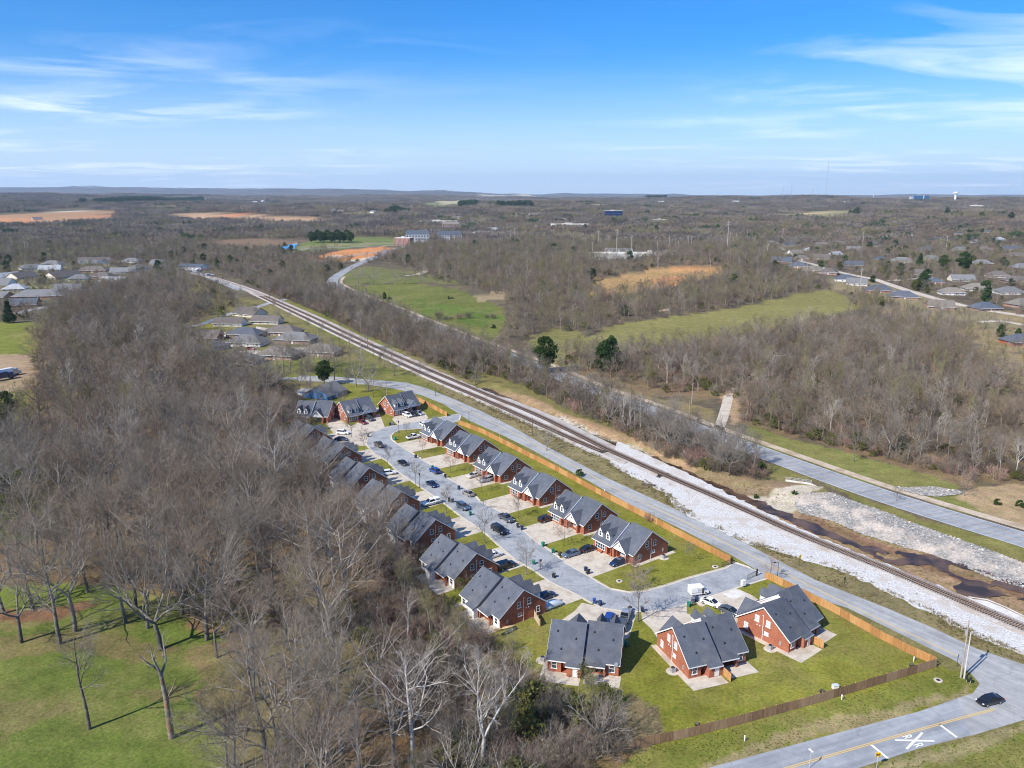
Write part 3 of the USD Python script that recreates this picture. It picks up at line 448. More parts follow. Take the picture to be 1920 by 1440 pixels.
# creek water and its mud bars
water_px = [[(905, 724), (960, 748), (1000, 770), (1055, 793), (1132, 823), (1182, 838), (1245, 864), (1300, 888), (1360, 915), (1430, 942), (1500, 972), (1560, 998), (1612, 1022), (1625, 1034), (1560, 1012), (1500, 986), (1430, 956), (1357, 928), (1295, 903), (1245, 876), (1180, 847), (1130, 831), (1055, 801), (1000, 778), (950, 752), (900, 730)],
            [(1600, 1020), (1635, 1024), (1680, 1033), (1740, 1040), (1800, 1056), (1860, 1076), (1930, 1100), (2060, 1148), (2060, 1185), (1960, 1140), (1900, 1120), (1860, 1118), (1830, 1124), (1800, 1108), (1780, 1090), (1740, 1075), (1700, 1062), (1660, 1052), (1625, 1036)]]
water = unary_union([Polygon([tuple(P(x, y, -1.32)) for x, y in p]).buffer(0) for p in water_px])
bars_px = [[(1640, 1036), (1690, 1040), (1700, 1047), (1665, 1046)], [(1700, 1062), (1735, 1060), (1770, 1072), (1800, 1088), (1790, 1096), (1745, 1080)], [(1775, 1062), (1830, 1072), (1870, 1084), (1850, 1092), (1800, 1078)], [(1850, 1098), (1900, 1108), (1930, 1118), (1890, 1116)], [(1655, 1026), (1675, 1030), (1668, 1034)]]
water = water.difference(unary_union([Polygon([tuple(P(x, y, -1.32)) for x, y in p]).buffer(.4) for p in bars_px]))
water = soft(water, .5)
rw = []
for g in geoms(water):
    b_ = g.boundary if g.boundary.geom_type == 'LineString' else LineString(g.exterior.coords)
    pts = []
    for k in range(int(b_.length / .8)):
        q = np.array(b_.interpolate(k * .8).coords[0]); pts.append(tuple(q + (np.array([meshkit.fbm([q[0] * .5, q[1] * .5, 0], 3), meshkit.fbm([q[0] * .5, q[1] * .5, 9], 3)]) - .5) * 3.0))
    rw.append(Polygon(pts).buffer(0))
water = unary_union(rw)
zw = np.array(flat(water, 0).vertices)
obj('creek_water', flat(water, -1.32), MAT['water'], kind='structure')

def drape(poly, step, zoff, amp=0.0, freq=1.0, seed=0):
    """a lumpy sheet over the land"""
    b = poly.bounds; x = np.arange(b[0], b[2] + step, step); y = np.arange(b[1], b[3] + step, step); gx, gy = np.meshgrid(x, y, indexing='ij'); rg = np.random.default_rng(seed)
    gx = gx + rg.uniform(-.3, .3, gx.shape) * step; gy = gy + rg.uniform(-.3, .3, gx.shape) * step
    z = hgt(gx, gy) + zoff + amp * (meshkit.fbm(np.stack([gx * freq, gy * freq, 0 * gx], -1), 3, seed) * .6 + rg.random(gx.shape) * .4)
    n = len(y); i, j = np.meshgrid(np.arange(len(x) - 1), np.arange(n - 1), indexing='ij'); a = (i * n + j).ravel()
    cx, cy = (gx[:-1, :-1] + gx[1:, 1:]) / 2, (gy[:-1, :-1] + gy[1:, 1:]) / 2; a = a[shapely.contains_xy(poly, cx.ravel(), cy.ravel())]
    f = np.vstack([np.stack([a, a + n, a + n + 1], 1), np.stack([a, a + n + 1, a + 1], 1)]); m = trimesh.Trimesh(np.stack([gx.ravel(), gy.ravel(), z.ravel()], 1), f, process=False); m.remove_unreferenced_vertices(); return m
rip = Polygon(W([(1488, 936), (1515, 925), (1559, 924), (1600, 940), (1653, 958), (1712, 981), (1783, 1007), (1850, 1030), (1920, 1056), (2060, 1108), (2060, 1150), (1920, 1092), (1868, 1078), (1783, 1043), (1736, 1027), (1700, 1019), (1618, 993), (1559, 968), (1500, 952)])).buffer(0)
obj('stone_bank', drape(rip, .55, .05, .24, .7, 3), MAT['riprap'], kind='structure')
rip2 = Polygon(W([(1675, 912), (1700, 915), (1750, 913), (1806, 922), (1800, 928), (1760, 932), (1730, 930), (1690, 920)])).buffer(0)
obj('stone_bank', drape(rip2, .55, .03, .3, .9, 4), MAT['riprap'], kind='structure')
# side drive that climbs into the wood
obj('side_drive', ribbon(W([(1347, 806), (1355, 785), (1362, 760), (1366, 742)]), -2.0, 2.0, .05), MAT['concrete'], kind='structure'); obj('dirt_track', ribbon(W([(1366, 742), (1374, 728), (1400, 708), (1440, 690), (1485, 676)]), -1.5, 1.5, .045), MAT['pale_dirt'], kind='structure')
# lanes and streets further off
for nm, pts, w, m_ in (('lane', [(420, 690), (480, 706), (540, 711), (565, 709)], 5, 'asphalt_front'), ('lane', [(330, 618), (380, 608), (430, 590), (480, 577), (520, 565), (560, 560)], 6, 'asphalt_front'), ('lane', [(30, 590), (60, 582), (110, 572), (150, 562)], 8, 'asphalt_front'),
                       ('lane', [(340, 505), (380, 516), (420, 532), (450, 545)], 7, 'asphalt_light'), ('suburban_street', [(1500, 488), (1540, 502), (1580, 512), (1640, 524), (1700, 545), (1750, 560), (1800, 573), (1860, 585), (1960, 600)], 9, 'concrete'),
                       ('suburban_street', [(1665, 527), (1720, 523), (1745, 520)], 8, 'concrete'), ('suburban_street', [(1885, 441), (1905, 445), (1930, 450)], 10, 'asphalt_front'), ('lane', [(760, 518), (785, 515), (800, 508)], 7, 'concrete'), ('lane', [(560, 468), (690, 462), (790, 459)], 7, 'asphalt_light'), ('lane', [(530, 466), (548, 460), (560, 456)], 9, 'asphalt_light'),
                       ('lane', [(1835, 605), (1880, 603), (1930, 612)], 6, 'concrete'), ('lane', [(600, 492), (640, 482), (700, 474), (745, 466)], 8, 'asphalt_light')):
    obj(nm, ribbon([tuple(at(*p)[:2]) for p in pts], -w / 2, w / 2, .12), MAT[m_], kind='structure')
# ------------------------------------------------------------------ the brick duplexes
def brickmat(name, c1, c2, mortar):
    n = {'tc': ('texture_coordinate', {}), 'sp': ('separate_xyz', {}), 'ad': ('math', {'math_type': 'add'}), 'cb': ('combine_xyz', {}),
         'b': ('brick_texture', {'color1': c1, 'color2': c2, 'mortar': mortar, 'scale': 1.0, 'brick_width': .22, 'row_height': .075, 'mortar_size': .010, 'mortar_smooth': .1, 'bias': -.1}),
         'n': ('noise_texture', {'scale': .9, 'detail': 5., 'roughness': .65}), 'r': ('map_range', {'from_min': .3, 'from_max': .7, 'to_min': .82, 'to_max': 1.16}), 'h': ('hsv', {'hue': .5, 'saturation': 1., 'fac': 1.}),
         'p': ('principled_bsdf', {'roughness': .9, 'specular_ior_level': .2})}
    MAT[name] = usdkit.material(stage, '/World/Looks/' + name, n, [('tc.object', 'sp.vector'), ('sp.x', 'ad.value1'), ('sp.y', 'ad.value2'), ('ad.value', 'cb.x'), ('sp.z', 'cb.y'), ('cb.vector', 'b.vector'), ('tc.object', 'n.vector'), ('n.fac', 'r.value'), ('b.color', 'h.color'), ('r.result', 'h.value'), ('h.color', 'p.base_color')], surface='p.BSDF')
brickmat('brick_red', (.36, .105, .052), (.27, .075, .040), (.34, .17, .11))
brickmat('brick_brown', (.30, .15, .10), (.24, .12, .085), (.36, .28, .22))
def shingle(name, c1, c2, rand=.12):
    n = {'tc': ('texture_coordinate', {}), 'n': ('noise_texture', {'scale': 7., 'detail': 6., 'roughness': .75}), 'r': ('rgb_ramp', {'ramp': [(.3, c1), (.7, c2)]}), 'n2': ('noise_texture', {'scale': .7, 'detail': 4.}), 'r2': ('map_range', {'from_min': .3, 'from_max': .7, 'to_min': .86, 'to_max': 1.14}),
         'oi': ('object_info', {}), 'mr': ('map_range', {'to_min': 1 - rand, 'to_max': 1 + rand}), 'n5': ('noise_texture', {'scale': .28, 'detail': 5., 'roughness': .7}), 'r5': ('map_range', {'from_min': .5, 'from_max': .75, 'to_min': 0., 'to_max': .5, 'clamp': True}), 'st': ('mix', {'mix_type': 'mix', 'color2': (.16, .15, .135)}), 'ml': ('math', {'math_type': 'multiply'}), 'h': ('hsv', {'hue': .5, 'saturation': 1., 'fac': 1.}),
         'mp': ('mapping', {'scale': (1., 1., 1.)}), 'w': ('wave_texture', {'wave_type': 'bands', 'bands_direction': 'z', 'profile': 'saw', 'scale': 1.15, 'distortion': .4, 'detail': 2.}), 'b': ('bump', {'strength': .6, 'distance': .02}), 'p': ('principled_bsdf', {'roughness': .88, 'specular_ior_level': .35})}
    MAT[name] = usdkit.material(stage, '/World/Looks/' + name, n, [('tc.object', 'n.vector'), ('n.fac', 'r.fac'), ('tc.object', 'n2.vector'), ('n2.fac', 'r2.value'), ('oi.random', 'mr.value'), ('mr.result', 'ml.value1'), ('r2.result', 'ml.value2'), ('ml.value', 'h.value'), ('tc.object', 'n5.vector'), ('n5.fac', 'r5.value'), ('r5.result', 'st.fac'), ('r.color', 'st.color1'), ('st.color', 'h.color'), ('h.color', 'p.base_color'),
                                                                     ('tc.object', 'w.vector'), ('w.fac', 'b.height'), ('b.normal', 'p.normal')], surface='p.BSDF')
shingle('shingle_dark', (.052, .060, .078), (.105, .118, .145)); shingle('shingle_blue', (.05, .062, .085), (.09, .11, .14)); shingle('shingle_brown', (.095, .08, .072), (.155, .135, .122)); shingle('shingle_grey', (.12, .122, .125), (.185, .188, .19)); shingle('shingle_tan', (.15, .132, .11), (.22, .198, .168)); shingle('shingle_pale', (.26, .27, .285), (.36, .375, .39))
mat('white_trim', (.78, .77, .75), (.70, .69, .67), 2.0, .6)
mat('white_siding', (.74, .74, .73), (.66, .66, .65), 1.0, .6)
mat('cream_siding', (.60, .55, .44), (.66, .60, .5), 1.0, .7)
mat('blue_siding', (.055, .13, .28), (.075, .16, .32), 1.0, .7)
mat('grey_siding', (.36, .38, .40), (.42, .44, .46), 1.0, .7)
mat('dark_recess', (.06, .05, .045), None, rough=.9)
mat('dark_metal', (.03, .03, .032), None, rough=.5)
mat('grey_metal', (.36, .37, .38), (.42, .43, .44), 2., .5, metal=.4)
mat('black_plastic', (.018, .02, .026), (.03, .032, .04), 3., .5)
glassmat('window_glass', (.035, .05, .065)); glassmat('window_blind', (.50, .53, .55), .15)
E0, SL, YF, YB, HX = 2.62, .765, -5.7, 5.85, 6.4       # eave height, slope, front and rear wall, half length
RZ = E0 + SL * (5.775)
def shift(p, dy): return [(y + dy, z) for y, z in p]
def roofslab(y0, z0, y1, z1, x0, x1, t=.2):
    return xprism([(y0, z0), (y1, z1), (y1, z1 + t), (y0, z0 + t)] if y1 > y0 else [(y1, z1), (y0, z0), (y0, z0 + t), (y1, z1 + t)], x0, x1)
def window(par, cx, cy, cz, w, h, face, mats=('white_trim', 'window_glass'), name='window', t=.07):
    """face: outward direction as 'x+', 'x-', 'y+', 'y-'; a frame with sash bar, and the pane as its sub-part"""
    ax, sg = face[0], (1 if face[1] == '+' else -1); b = .09; ms = []
    def pc(u0, u1, z0, z1, d0, d1):
        d0, d1 = sorted((sg * d0, sg * d1)); return bx(cx + d0, cx + d1, cy + u0, cy + u1, cz + z0, cz + z1) if ax == 'x' else bx(cx + u0, cx + u1, cy + d0, cy + d1, cz + z0, cz + z1)
    W2, H2 = w / 2, h / 2
    ms = [pc(-W2, W2, H2 - b, H2, .0, t), pc(-W2 - .08, W2 + .08, -H2 - .06, -H2 + b, .0, t + .05), pc(-W2, -W2 + b, -H2 + b, H2 - b, 0, t), pc(W2 - b, W2, -H2 + b, H2 - b, 0, t), pc(-W2 + b, W2 - b, -.035, .035, 0, t - .015)]
    f = obj(name, ms, MAT[mats[0]], par)
    obj('pane', pc(-W2 + b, W2 - b, -H2 + b, H2 - b, .004, .025), MAT[mats[1]], f)
def door(par, cx, cy, w, h, face, m='white_trim', z=.12):
    ax, sg = face[0], (1 if face[1] == '+' else -1)
    def pc(u0, u1, z0, z1, d0, d1):
        d0, d1 = sorted((sg * d0, sg * d1)); return bx(cx + d0, cx + d1, cy + u0, cy + u1, z0, z1) if ax == 'x' else bx(cx + u0, cx + u1, cy + d0, cy + d1, z0, z1)
    o = obj('door', pc(-w / 2, w / 2, z, z + h, .0, .05), MAT[m], par); obj('handle', pc(w / 2 - .14, w / 2 - .08, z + .95, z + 1.06, .05, .10), MAT['dark_metal'], o)

def duplex(path, rear='brick_red', blinds=True):
    x = UsdGeom.Xform.Define(stage, path); p = x.GetPrim()
    gl = ('white_trim', 'window_glass')
    dA = -1.1
    # ---- brick bodies, hollowed at porches
    def body(x0, x1, dy, z0=0.0):
        return m3.Manifold(m3.Mesh(np.array((b := xprism([(YF + dy, z0), (YB + dy, z0), (YB + dy, E0 - .02), (dy + .075, RZ - .1), (YF + dy, E0 - .02)], x0, x1)).vertices, np.float32), np.array(b.faces, np.uint32)))
    def mb(*a):
        b = bx(*a); return m3.Manifold(m3.Mesh(np.array(b.vertices, np.float32), np.array(b.faces, np.uint32)))
    A = body(-HX, -.001, dA) - mb(-1.45, -.25, YF + dA - .1, YF + dA + 1.3, .06, 2.35) - mb(-4.0, -.3, YB + dA - 1.7, YB + dA + .1, .06, 2.4)
    B = body(.001, HX, 0) - mb(.9, 4.7, YF - .1, YF + 1.1, .06, 2.4) - mb(2.75, 3.9, YB - 1.5, YB + .1, .06, 2.4)
    def tm(M): g = M.to_mesh(); return trimesh.Trimesh(np.array(g.vert_properties[:, :3]), np.array(g.tri_verts), process=False)
    obj('wall', tm(A), MAT['brick_red'], p); obj('wall', tm(B), MAT['brick_red'], p)
    ext = .95
    bump = bx(.05, 2.75, YB + .002, YB + ext, 0, 2.30); obj('rear_store', bump, MAT[rear], p)
    if rear != 'brick_red':
        obj('rear_siding', [bx(3.95, HX - .002, YB + .002, YB + .05, .1, E0 - .1), bx(-HX + .002, -4.05, YB + dA + .002, YB + dA + .05, .1, E0 - .1)], MAT['white_siding'], p)
    obj('plinth', [bx(-HX - .03, -.01, YF + dA - .03, YB + dA + .03, 0, .055), bx(.01, HX + .03, YF - .03, YB + .03, 0, .055)], MAT['concrete'], p)
    # ---- roofs
    oh, rk = .38, .30
    def zf(y, dy): return E0 + SL * (y - (YF + dy))
    for (x0, x1, dy, e0, e1) in ((-HX - rk, 0.0, dA, -4.1, -.05), (.004, HX + rk, 0.0, .0, 3.0)):
        ry = dy + .075; rz = zf(ry, dy)
        ms = [roofslab(YF + dy - oh, zf(YF + dy - oh, dy), ry, rz, x0, x1), roofslab(YB + dy + oh, rz - SL * (YB + dy + oh - ry), ry, rz, x0, x1)]
        zr = rz - SL * (YB + dy + oh - ry)
        ms.append(roofslab(YB + dy + ext + .35, zr - .30, YB + dy + oh - .01, zr + .012, max(x0, e0), min(x1, e1)))
        r = obj('roof', ms, MAT['shingle_dark'], p)
        obj('ridge_cap', [xprism([(ry - .18, rz + .06), (ry, rz + .235), (ry + .18, rz + .06)], x0 - .01, x1 + .01)], MAT['shingle_dark'], r)
        tr = [bx(x0, x1, YF + dy - oh - .03, YF + dy - oh - .004, zf(YF + dy - oh, dy) - .02, zf(YF + dy - oh, dy) + .19)]
        for xx in ((x0 - .03, x0 - .004), (x1 + .004, x1 + .03)):
            if abs(xx[0]) < 1: continue
            tr += [xprism([(YF + dy - oh, zf(YF + dy - oh, dy) - .06), (ry, rz - .06), (ry, rz + .19), (YF + dy - oh, zf(YF + dy - oh, dy) + .19)], *xx), xprism([(ry, rz - .06), (YB + dy + oh, zr - .06), (YB + dy + oh, zr + .19), (ry, rz + .19)], *xx)]
        tr += [bx(max(x0, e0), min(x1, e1), YB + dy + ext + .355, YB + dy + ext + .385, zr - .33, zr - .1)]
        for a_, b_ in ((x0, e0), (e1, x1)):
            if b_ - a_ > .3: tr.append(bx(a_, b_, YB + dy + oh + .004, YB + dy + oh + .03, zr - .04, zr + .17))
        obj('fascia', tr, MAT['white_trim'], r)
        for (vx, vy) in ((.25, .45), (.62, .75), (.78, .3)):
            X_ = x0 + (x1 - x0) * vx; Y_ = ry + (YB + dy - ry) * vy; Z_ = rz - SL * (Y_ - ry)
            obj('roof_vent', [cyl([X_, Y_, Z_ + .1], [X_, Y_, Z_ + .55], .06, 6), bx(X_ - .16, X_ + .16, Y_ - .16, Y_ + .16, Z_ + .1, Z_ + .3)], MAT['dark_metal'], r)
    # step between the two roofs
    obj('step_wall', xprism([(YF + .15, E0 - .1), (YF + dA + .25, E0 - .1), (dA + .06, RZ - .06), (.05, RZ - .75)], .002, .05), MAT['white_siding'], p)
    obj('step_trim', xprism([(YF + dA - .3, E0 - .28), (dA + .07, RZ - .03), (dA + .07, RZ + .2), (YF + dA - .3, E0 - .05)], .006, .075), MAT['white_trim'], p)
    obj('step_wall', xprism([(YB - 1.7, E0 - .05), (.4, RZ - 1.0), (.06, RZ - .06), (YB + .12, E0 - .12)], -.05, -.002), MAT['shingle_dark'], p)
    # ---- two dormers on A
    for cx in (-4.75, -2.05):
        w, yf = .72, YF + dA + .75; zb = zf(yf, dA); zt, za = zb + 1.75, zb + 2.75
        yr = YF + dA + (zt - E0) / SL; ya = YF + dA + (za + .12 - E0) / SL
        d = obj('dormer', [xprism([(yf, zb - .1), (yr, zt), (yf, zt)], cx - w, cx + w), yprism([(cx - w, zt - .01), (cx + w, zt - .01), (cx, za)], yf, yf + .25)], MAT['white_siding'], p)
        rs = []
        for s in (-1, 1):
            e = [(cx, za + .02), (cx + s * (w + .22), zt - .36)]; t_ = .13
            pts = [[e[0][0], yf - .25, e[0][1]], [e[1][0], yf - .25, e[1][1]], [e[0][0], ya, e[0][1]], [e[1][0], YF + dA + (e[1][1] - E0) / SL + .1, e[1][1]]]
            pts = np.array(pts); rs.append(hull(np.vstack([pts, pts + [0, 0, t_]])))
        obj('dormer_roof', rs, MAT['shingle_dark'], d)
        window(d, cx, yf, (zb + zt) / 2 + .22, .82, 1.35, 'y-', name='dormer_window') if False else None
        fr = obj('dormer_window', [bx(cx - .42, cx + .42, yf - .07, yf, zb + .35, zb + .45), bx(cx - .42, cx + .42, yf - .07, yf, zb + 1.65, zb + 1.75), bx(cx - .42, cx - .33, yf - .07, yf, zb + .45, zb + 1.65), bx(cx + .33, cx + .42, yf - .07, yf, zb + .45, zb + 1.65), bx(cx - .33, cx + .33, yf - .05, yf, zb + 1.02, zb + 1.09)], MAT['white_trim'], d); obj('dormer_pane', bx(cx - .33, cx + .33, yf - .028, yf - .004, zb + .45, zb + 1.65), MAT['window_glass'], d)
    for cx in (-4.75, -2.05):
        pass
    # ---- front gable on B
    gx0, gx1, yg = .15, 4.95, YF - .95; gc = (gx0 + gx1) / 2; gz = 2.5; ga = gz + 2.42
    g = obj('front_gable', yprism([(gx0, gz), (gx1, gz), (gc, ga - .05)], yg, yg + .3), MAT['white_siding'], p)
    rs = []
    for s in (-1, 1):
        xe, ze = gc + s * (2.4 + .3), gz - .30
        pts = np.array([[gc, yg - .3, ga], [xe, yg - .3, ze], [gc, YF + (ga - E0) / SL + .1, ga], [xe, YF - .0, ze]]); rs.append(hull(np.vstack([pts, pts + [0, 0, .17]])))
    obj('gable_roof', rs, MAT['shingle_dark'], g)
    fa = []
    for s in (-1, 1):
        xe, ze = gc + s * 2.7, gz - .30; pts = np.array([[gc, ga - .05], [xe, ze - .05], [xe, ze + .16], [gc, ga + .16]]); fa.append(hull([[a, y_, b] for a, b in pts for y_ in (yg - .33, yg - .304)]))
    obj('gable_trim', fa, MAT['white_trim'], g)
    obj('gable_vent', bx(gc - .16, gc + .16, yg - .04, yg + .02, gz + .95, gz + 1.4), MAT['dark_recess'], g)
    obj('porch_pier', [bx(.15, .75, yg, YF - .002, 0, gz - .01)], MAT['brick_red'], p); obj('porch_pier', [bx(4.45, 4.95, yg, YF - .002, 0, gz - .01)], MAT['brick_red'], p)
    obj('porch_soffit', bx(.76, 4.44, yg + .02, YF - .01, gz - .14, gz - .02), MAT['white_trim'], p)
    obj('garage_door', bx(1.0, 3.5, YF + 1.0, YF + 1.08, .07, 2.2), MAT['grey_siding'], p); door(p, 4.15, YF + 1.09, .9, 2.05, 'y-', 'dark_recess')
    # ---- windows and doors
    f_a = obj('front_window', [bx(-5.6, -2.2, YF + dA - .07, YF + dA, .55, .66), bx(-5.6, -2.2, YF + dA - .07, YF + dA, 2.02, 2.14)] + [bx(c - .06, c + .06, YF + dA - .07, YF + dA, .66, 2.02) for c in (-5.54, -4.7, -3.9, -3.1, -2.26)] + [bx(-5.48, -2.32, YF + dA - .05, YF + dA, 1.32, 1.39)], MAT['white_trim'], p)
    for c in (-5.09, -4.3, -3.5, -2.7): obj('pane', bx(c - .32, c + .32, YF + dA - .025, YF + dA - .004, .66, 2.02), MAT['window_glass'], f_a)
    door(p, -.85, YF + dA + 1.28, .92, 2.05, 'y-', 'dark_recess')
    for sx, face, dy in ((HX, 'x+', 0.0), (-HX, 'x-', dA)):
        bl = ('white_trim', 'window_blind') if blinds else gl
        window(p, sx, -1.35 + dy, 4.15, .95, 1.35, face, bl); window(p, sx, 1.15 + dy, 3.95, .95, 1.35, face, bl)
        window(p, sx, -3.7 + dy, 1.55, .95, 1.35, face, bl); window(p, sx, .9 + dy, 1.75, .95, .75, face, bl)
        s = 1 if sx > 0 else -1; xa, xb = sorted((sx + s * .004, sx + s * .09))
        obj('vent_pipe', [bx(xa, xb, .02 + dy, .11 + dy, .1, 5.4), bx(xa, xb + .0, -.2 + dy, .0 + dy, 5.25, 5.34)], MAT['white_trim'], p)
        obj('wall_vent', [bx(xa, xb, -1.35 + dy, -1.13 + dy, 2.72, 2.94)], MAT['white_trim'], p); obj('wall_vent', [bx(xa, xb, -.75 + dy, -.53 + dy, 2.72, 2.94)], MAT['white_trim'], p)
        obj('meter_box', bx(*sorted((sx + s * .004, sx + s * .16)), 3.9 + dy, 4.3 + dy, .9, 1.7), MAT['grey_metal'], p)
    window(p, 5.2, YB + (.05 if rear != 'brick_red' else 0), 1.45, 1.05, 1.45, 'y+'); window(p, -5.2, YB + dA + (.05 if rear != 'brick_red' else 0), 1.45, 1.05, 1.45, 'y+')
    door(p, 1.15, YB + ext, .92, 2.03, 'y+'); door(p, 3.3, YB - 1.49, .92, 2.03, 'y+'); door(p, -2.6, YB + dA - 1.69, .92, 2.03, 'y+', 'white_trim')
    obj('porch_post', bx(-.42, -.1, YB + dA + .5, YB + dA + .85, 0, 2.1), MAT['brick_red'], p); obj('porch_post', bx(-4.05, -3.7, YB + dA + .5, YB + dA + .85, 0, 2.1), MAT['brick_red'], p)
    return p
def class_prim(path, build, *a, **k):
    build(path, *a, **k); stage.GetPrimAtPath(path).SetSpecifier(Sdf.SpecifierClass); return path
UsdGeom.Scope
H_BRICK = class_prim('/World/model_duplex_brick', duplex, 'brick_red', True)
H_WHITE = class_prim('/World/model_duplex_white', duplex, 'white_siding', False)
H_DARK = class_prim('/World/model_duplex_front', duplex, 'brick_red', False)
DUP = [  # two ends of the ridge as seen, model, label
    ('R6', (1150, 964.2), (1218.8, 998.5), H_DARK, 'brick duplex with white dormers, last of the fenced row, beside the corner lawn'),
    ('R5', (1064.6, 918.3), (1125, 945.4), H_DARK, 'brick duplex with white dormers, second in the fenced row from the corner lawn'),
    ('R4', (987.9, 874), (1039.6, 899.6), H_DARK, 'brick duplex with white dormers, third in the fenced row from the corner lawn'),
    ('R3', (919.2, 838.5), (966, 858.3), H_DARK, 'brick duplex with white dormers and two pale cars in front, in the fenced row'),
    ('R2', (867, 807.3), (903.5, 823.3), H_DARK, 'brick duplex with two white dormers, second in the fenced row from the cul-de-sac'),
    ('R1', (817, 781), (853.5, 796.9), H_DARK, 'brick duplex with two white dormers, at the fence end beside the grass island'),
    ('B2', (1368.75, 1152.7), (1263.5, 1173.5), H_BRICK, 'brick duplex seen from behind with a sunlit side wall, left of the railway corner one'),
    ('B3', (1496.9, 1100.6), (1431.2, 1136), H_BRICK, 'brick duplex seen from behind, nearest the railway and the fence corner'),
    ('B1', (1163.5, 1174.6), (1041.7, 1160), H_BRICK, 'brick duplex seen from behind, broad dark roof partly behind a bare bush'),
    ('L7', (977.5, 1107.5), (910.8, 1062), H_WHITE, 'brick duplex with white rear wall and a tan patio, nearest one along the wood'),
    ('L6', (890, 1039), (831.7, 1000.6), H_WHITE, 'brick duplex with white rear wall, second along the wood, branch shadows on its roof'),
    ('L5', (812.9, 975), (763.9, 943.8), H_WHITE, 'brick duplex third along the wood, beside the white pickup with a canopy'),
    ('L4', (748, 921.9), (702.5, 897.9), H_WHITE, 'brick duplex fourth along the wood, roof behind pale twigs'),
    ('L3', (689, 878), (652.5, 856), H_WHITE, 'brick duplex fifth along the wood, half hidden by bare trees'),
    ('L2', (643, 839.6), (611, 815), H_WHITE, 'brick duplex sixth along the wood, just its gable showing through branches'),
    ('L1', (590, 805.8), (556, 784), H_WHITE, 'brick duplex at the far end of the wood edge, red gable among branches'),
    ('T0', (573, 760), (611, 744), H_DARK, 'brick duplex at the left of the cul-de-sac with its front turned right'),
    ('T1', (637.9, 753), (691, 744), H_DARK, 'brick duplex at the cul-de-sac head, sunlit gable, cars behind a bare tree'),
    ('T2', (722.3, 742.7), (772.3, 733.3), H_DARK, 'brick duplex at the cul-de-sac head with three cars in front'),
]
HOUSE = {}
for k, a, b, model_, lab in DUP:
    pa, pb = P(*a, RZ), P(*b, RZ); m_ = (pa + pb) / 2; r_ = math.degrees(math.atan2(pb[1] - pa[1], pb[0] - pa[0]))
    if k == 'T0': r_ = -8.0
    if k[0] == 'L' and k not in ('L7', 'L6', 'L5', 'L4'): r_ = 126.5
    if k[0] == 'R': r_ = -54.4
    HOUSE[k] = (m_, r_)
    # the ridge of the two halves lies a little in front of the origin
    c, s = math.cos(math.radians(r_)), math.sin(math.radians(r_)); o = m_ - np.array([c * 0 - s * (-.475), s * 0 + c * (-.475)]); HOUSE[k] = (o, r_)
    copy_of(model_, 'brick_house', (o[0], o[1], 0), r_, label=lab, cat='house', group='brick duplexes of the estate')
def loc(k, x, y, z=0.0):
    o, r = HOUSE[k]; c, s = math.cos(math.radians(r)), math.sin(math.radians(r)); return np.array([o[0] + c * x - s * y, o[1] + s * x + c * y])
def rect(k, x0, x1, y0, y1): return Polygon([loc(k, x0, y0), loc(k, x1, y0), loc(k, x1, y1), loc(k, x0, y1)])
# ---- drives, walks and patios
drives = []
for k in ('R1', 'R2', 'R3', 'R4', 'R5', 'R6'): drives.append(rect(k, -6.3, 5.3, -23 if k != 'R1' else -20, -5.6))
for k in ('L7', 'L6', 'L5', 'L4', 'L3', 'L2', 'L1'): drives.append(rect(k, -6.3, 5.3, -25, -5.6))
drives += [Polygon(W(p)) for p in ([(1091, 1130), (1130, 1139), (1177, 1147), (1195, 1146), (1188, 1168), (1180, 1195), (1160, 1205), (1050, 1165), (1078, 1145)], [(1202, 1147), (1260, 1138), (1290, 1130), (1290, 1138), (1296, 1152), (1340, 1165), (1290, 1185), (1235, 1200), (1222, 1180), (1204, 1163)],
    [(1300, 1128), (1354, 1110), (1379, 1102), (1410, 1116), (1430, 1130), (1400, 1160), (1375, 1170), (1345, 1150), (1318, 1140)], [(748, 800), (735, 786), (742, 779), (760, 775), (795, 772), (803, 783), (798, 790)], [(652, 802), (690, 783), (712, 776), (722, 802), (702, 812), (689, 822), (690, 835), (676, 836), (640, 830), (625, 812), (612, 795), (630, 790)], [(604, 785), (625, 780), (660, 800), (650, 812), (630, 800)])]
drives = unary_union([d.buffer(0) for d in drives]).difference(unary_union([gutter, front_road, main_road]))
lawns = unary_union([Polygon(W(p)).buffer(.3) for p in ([(1338, 1129), (1318, 1139), (1290, 1137), (1291, 1150), (1330, 1160), (1350, 1150)],)])
isl = Polygon(W([(731, 818), (736, 812), (748, 806), (792, 803), (800, 806), (795, 815), (764, 826), (742, 832), (733, 826)]))
drives = drives.difference(lawns).difference(isl)
# grass strips between the drives stay grass
sheet('driveway', drives, .012, 'concrete')
pat = []
for k in HOUSE:
    pat += [rect(k, -6.5, 4.0, 4.6, 9.0)] if k[0] != 'B' else [rect(k, 2.6, 7.4, 5.8, 7.6), rect(k, .2, 7.4, 5.8, 9.2), rect(k, -6.9, -.4, 4.6, 8.2)]
    pat += [rect(k, 6.4, 7.5, -6, 7.6)]
    pat += [Point(*loc(k, 7.9, 2.9)).buffer(1.25)]
patio = unary_union([p_.buffer(0) for p_ in pat]).difference(drives.buffer(.02))
sheet('patio', patio, .014, 'concrete')
sheet('patched_concrete', Polygon(W([(1352, 1113), (1376, 1104), (1402, 1114), (1376, 1124)])).difference(gutter.buffer(.1)), .018, 'concrete_pale')
# raised kerbs along the grass
kb = inner_street.buffer(.62).difference(inner_street.buffer(.44)).difference(drives.buffer(.5)).difference(front_road.buffer(.5)).difference(main_road)
obj('kerb', [prism(g, .13, .0) for g in geoms(kb)], MAT['kerb'], kind='structure')
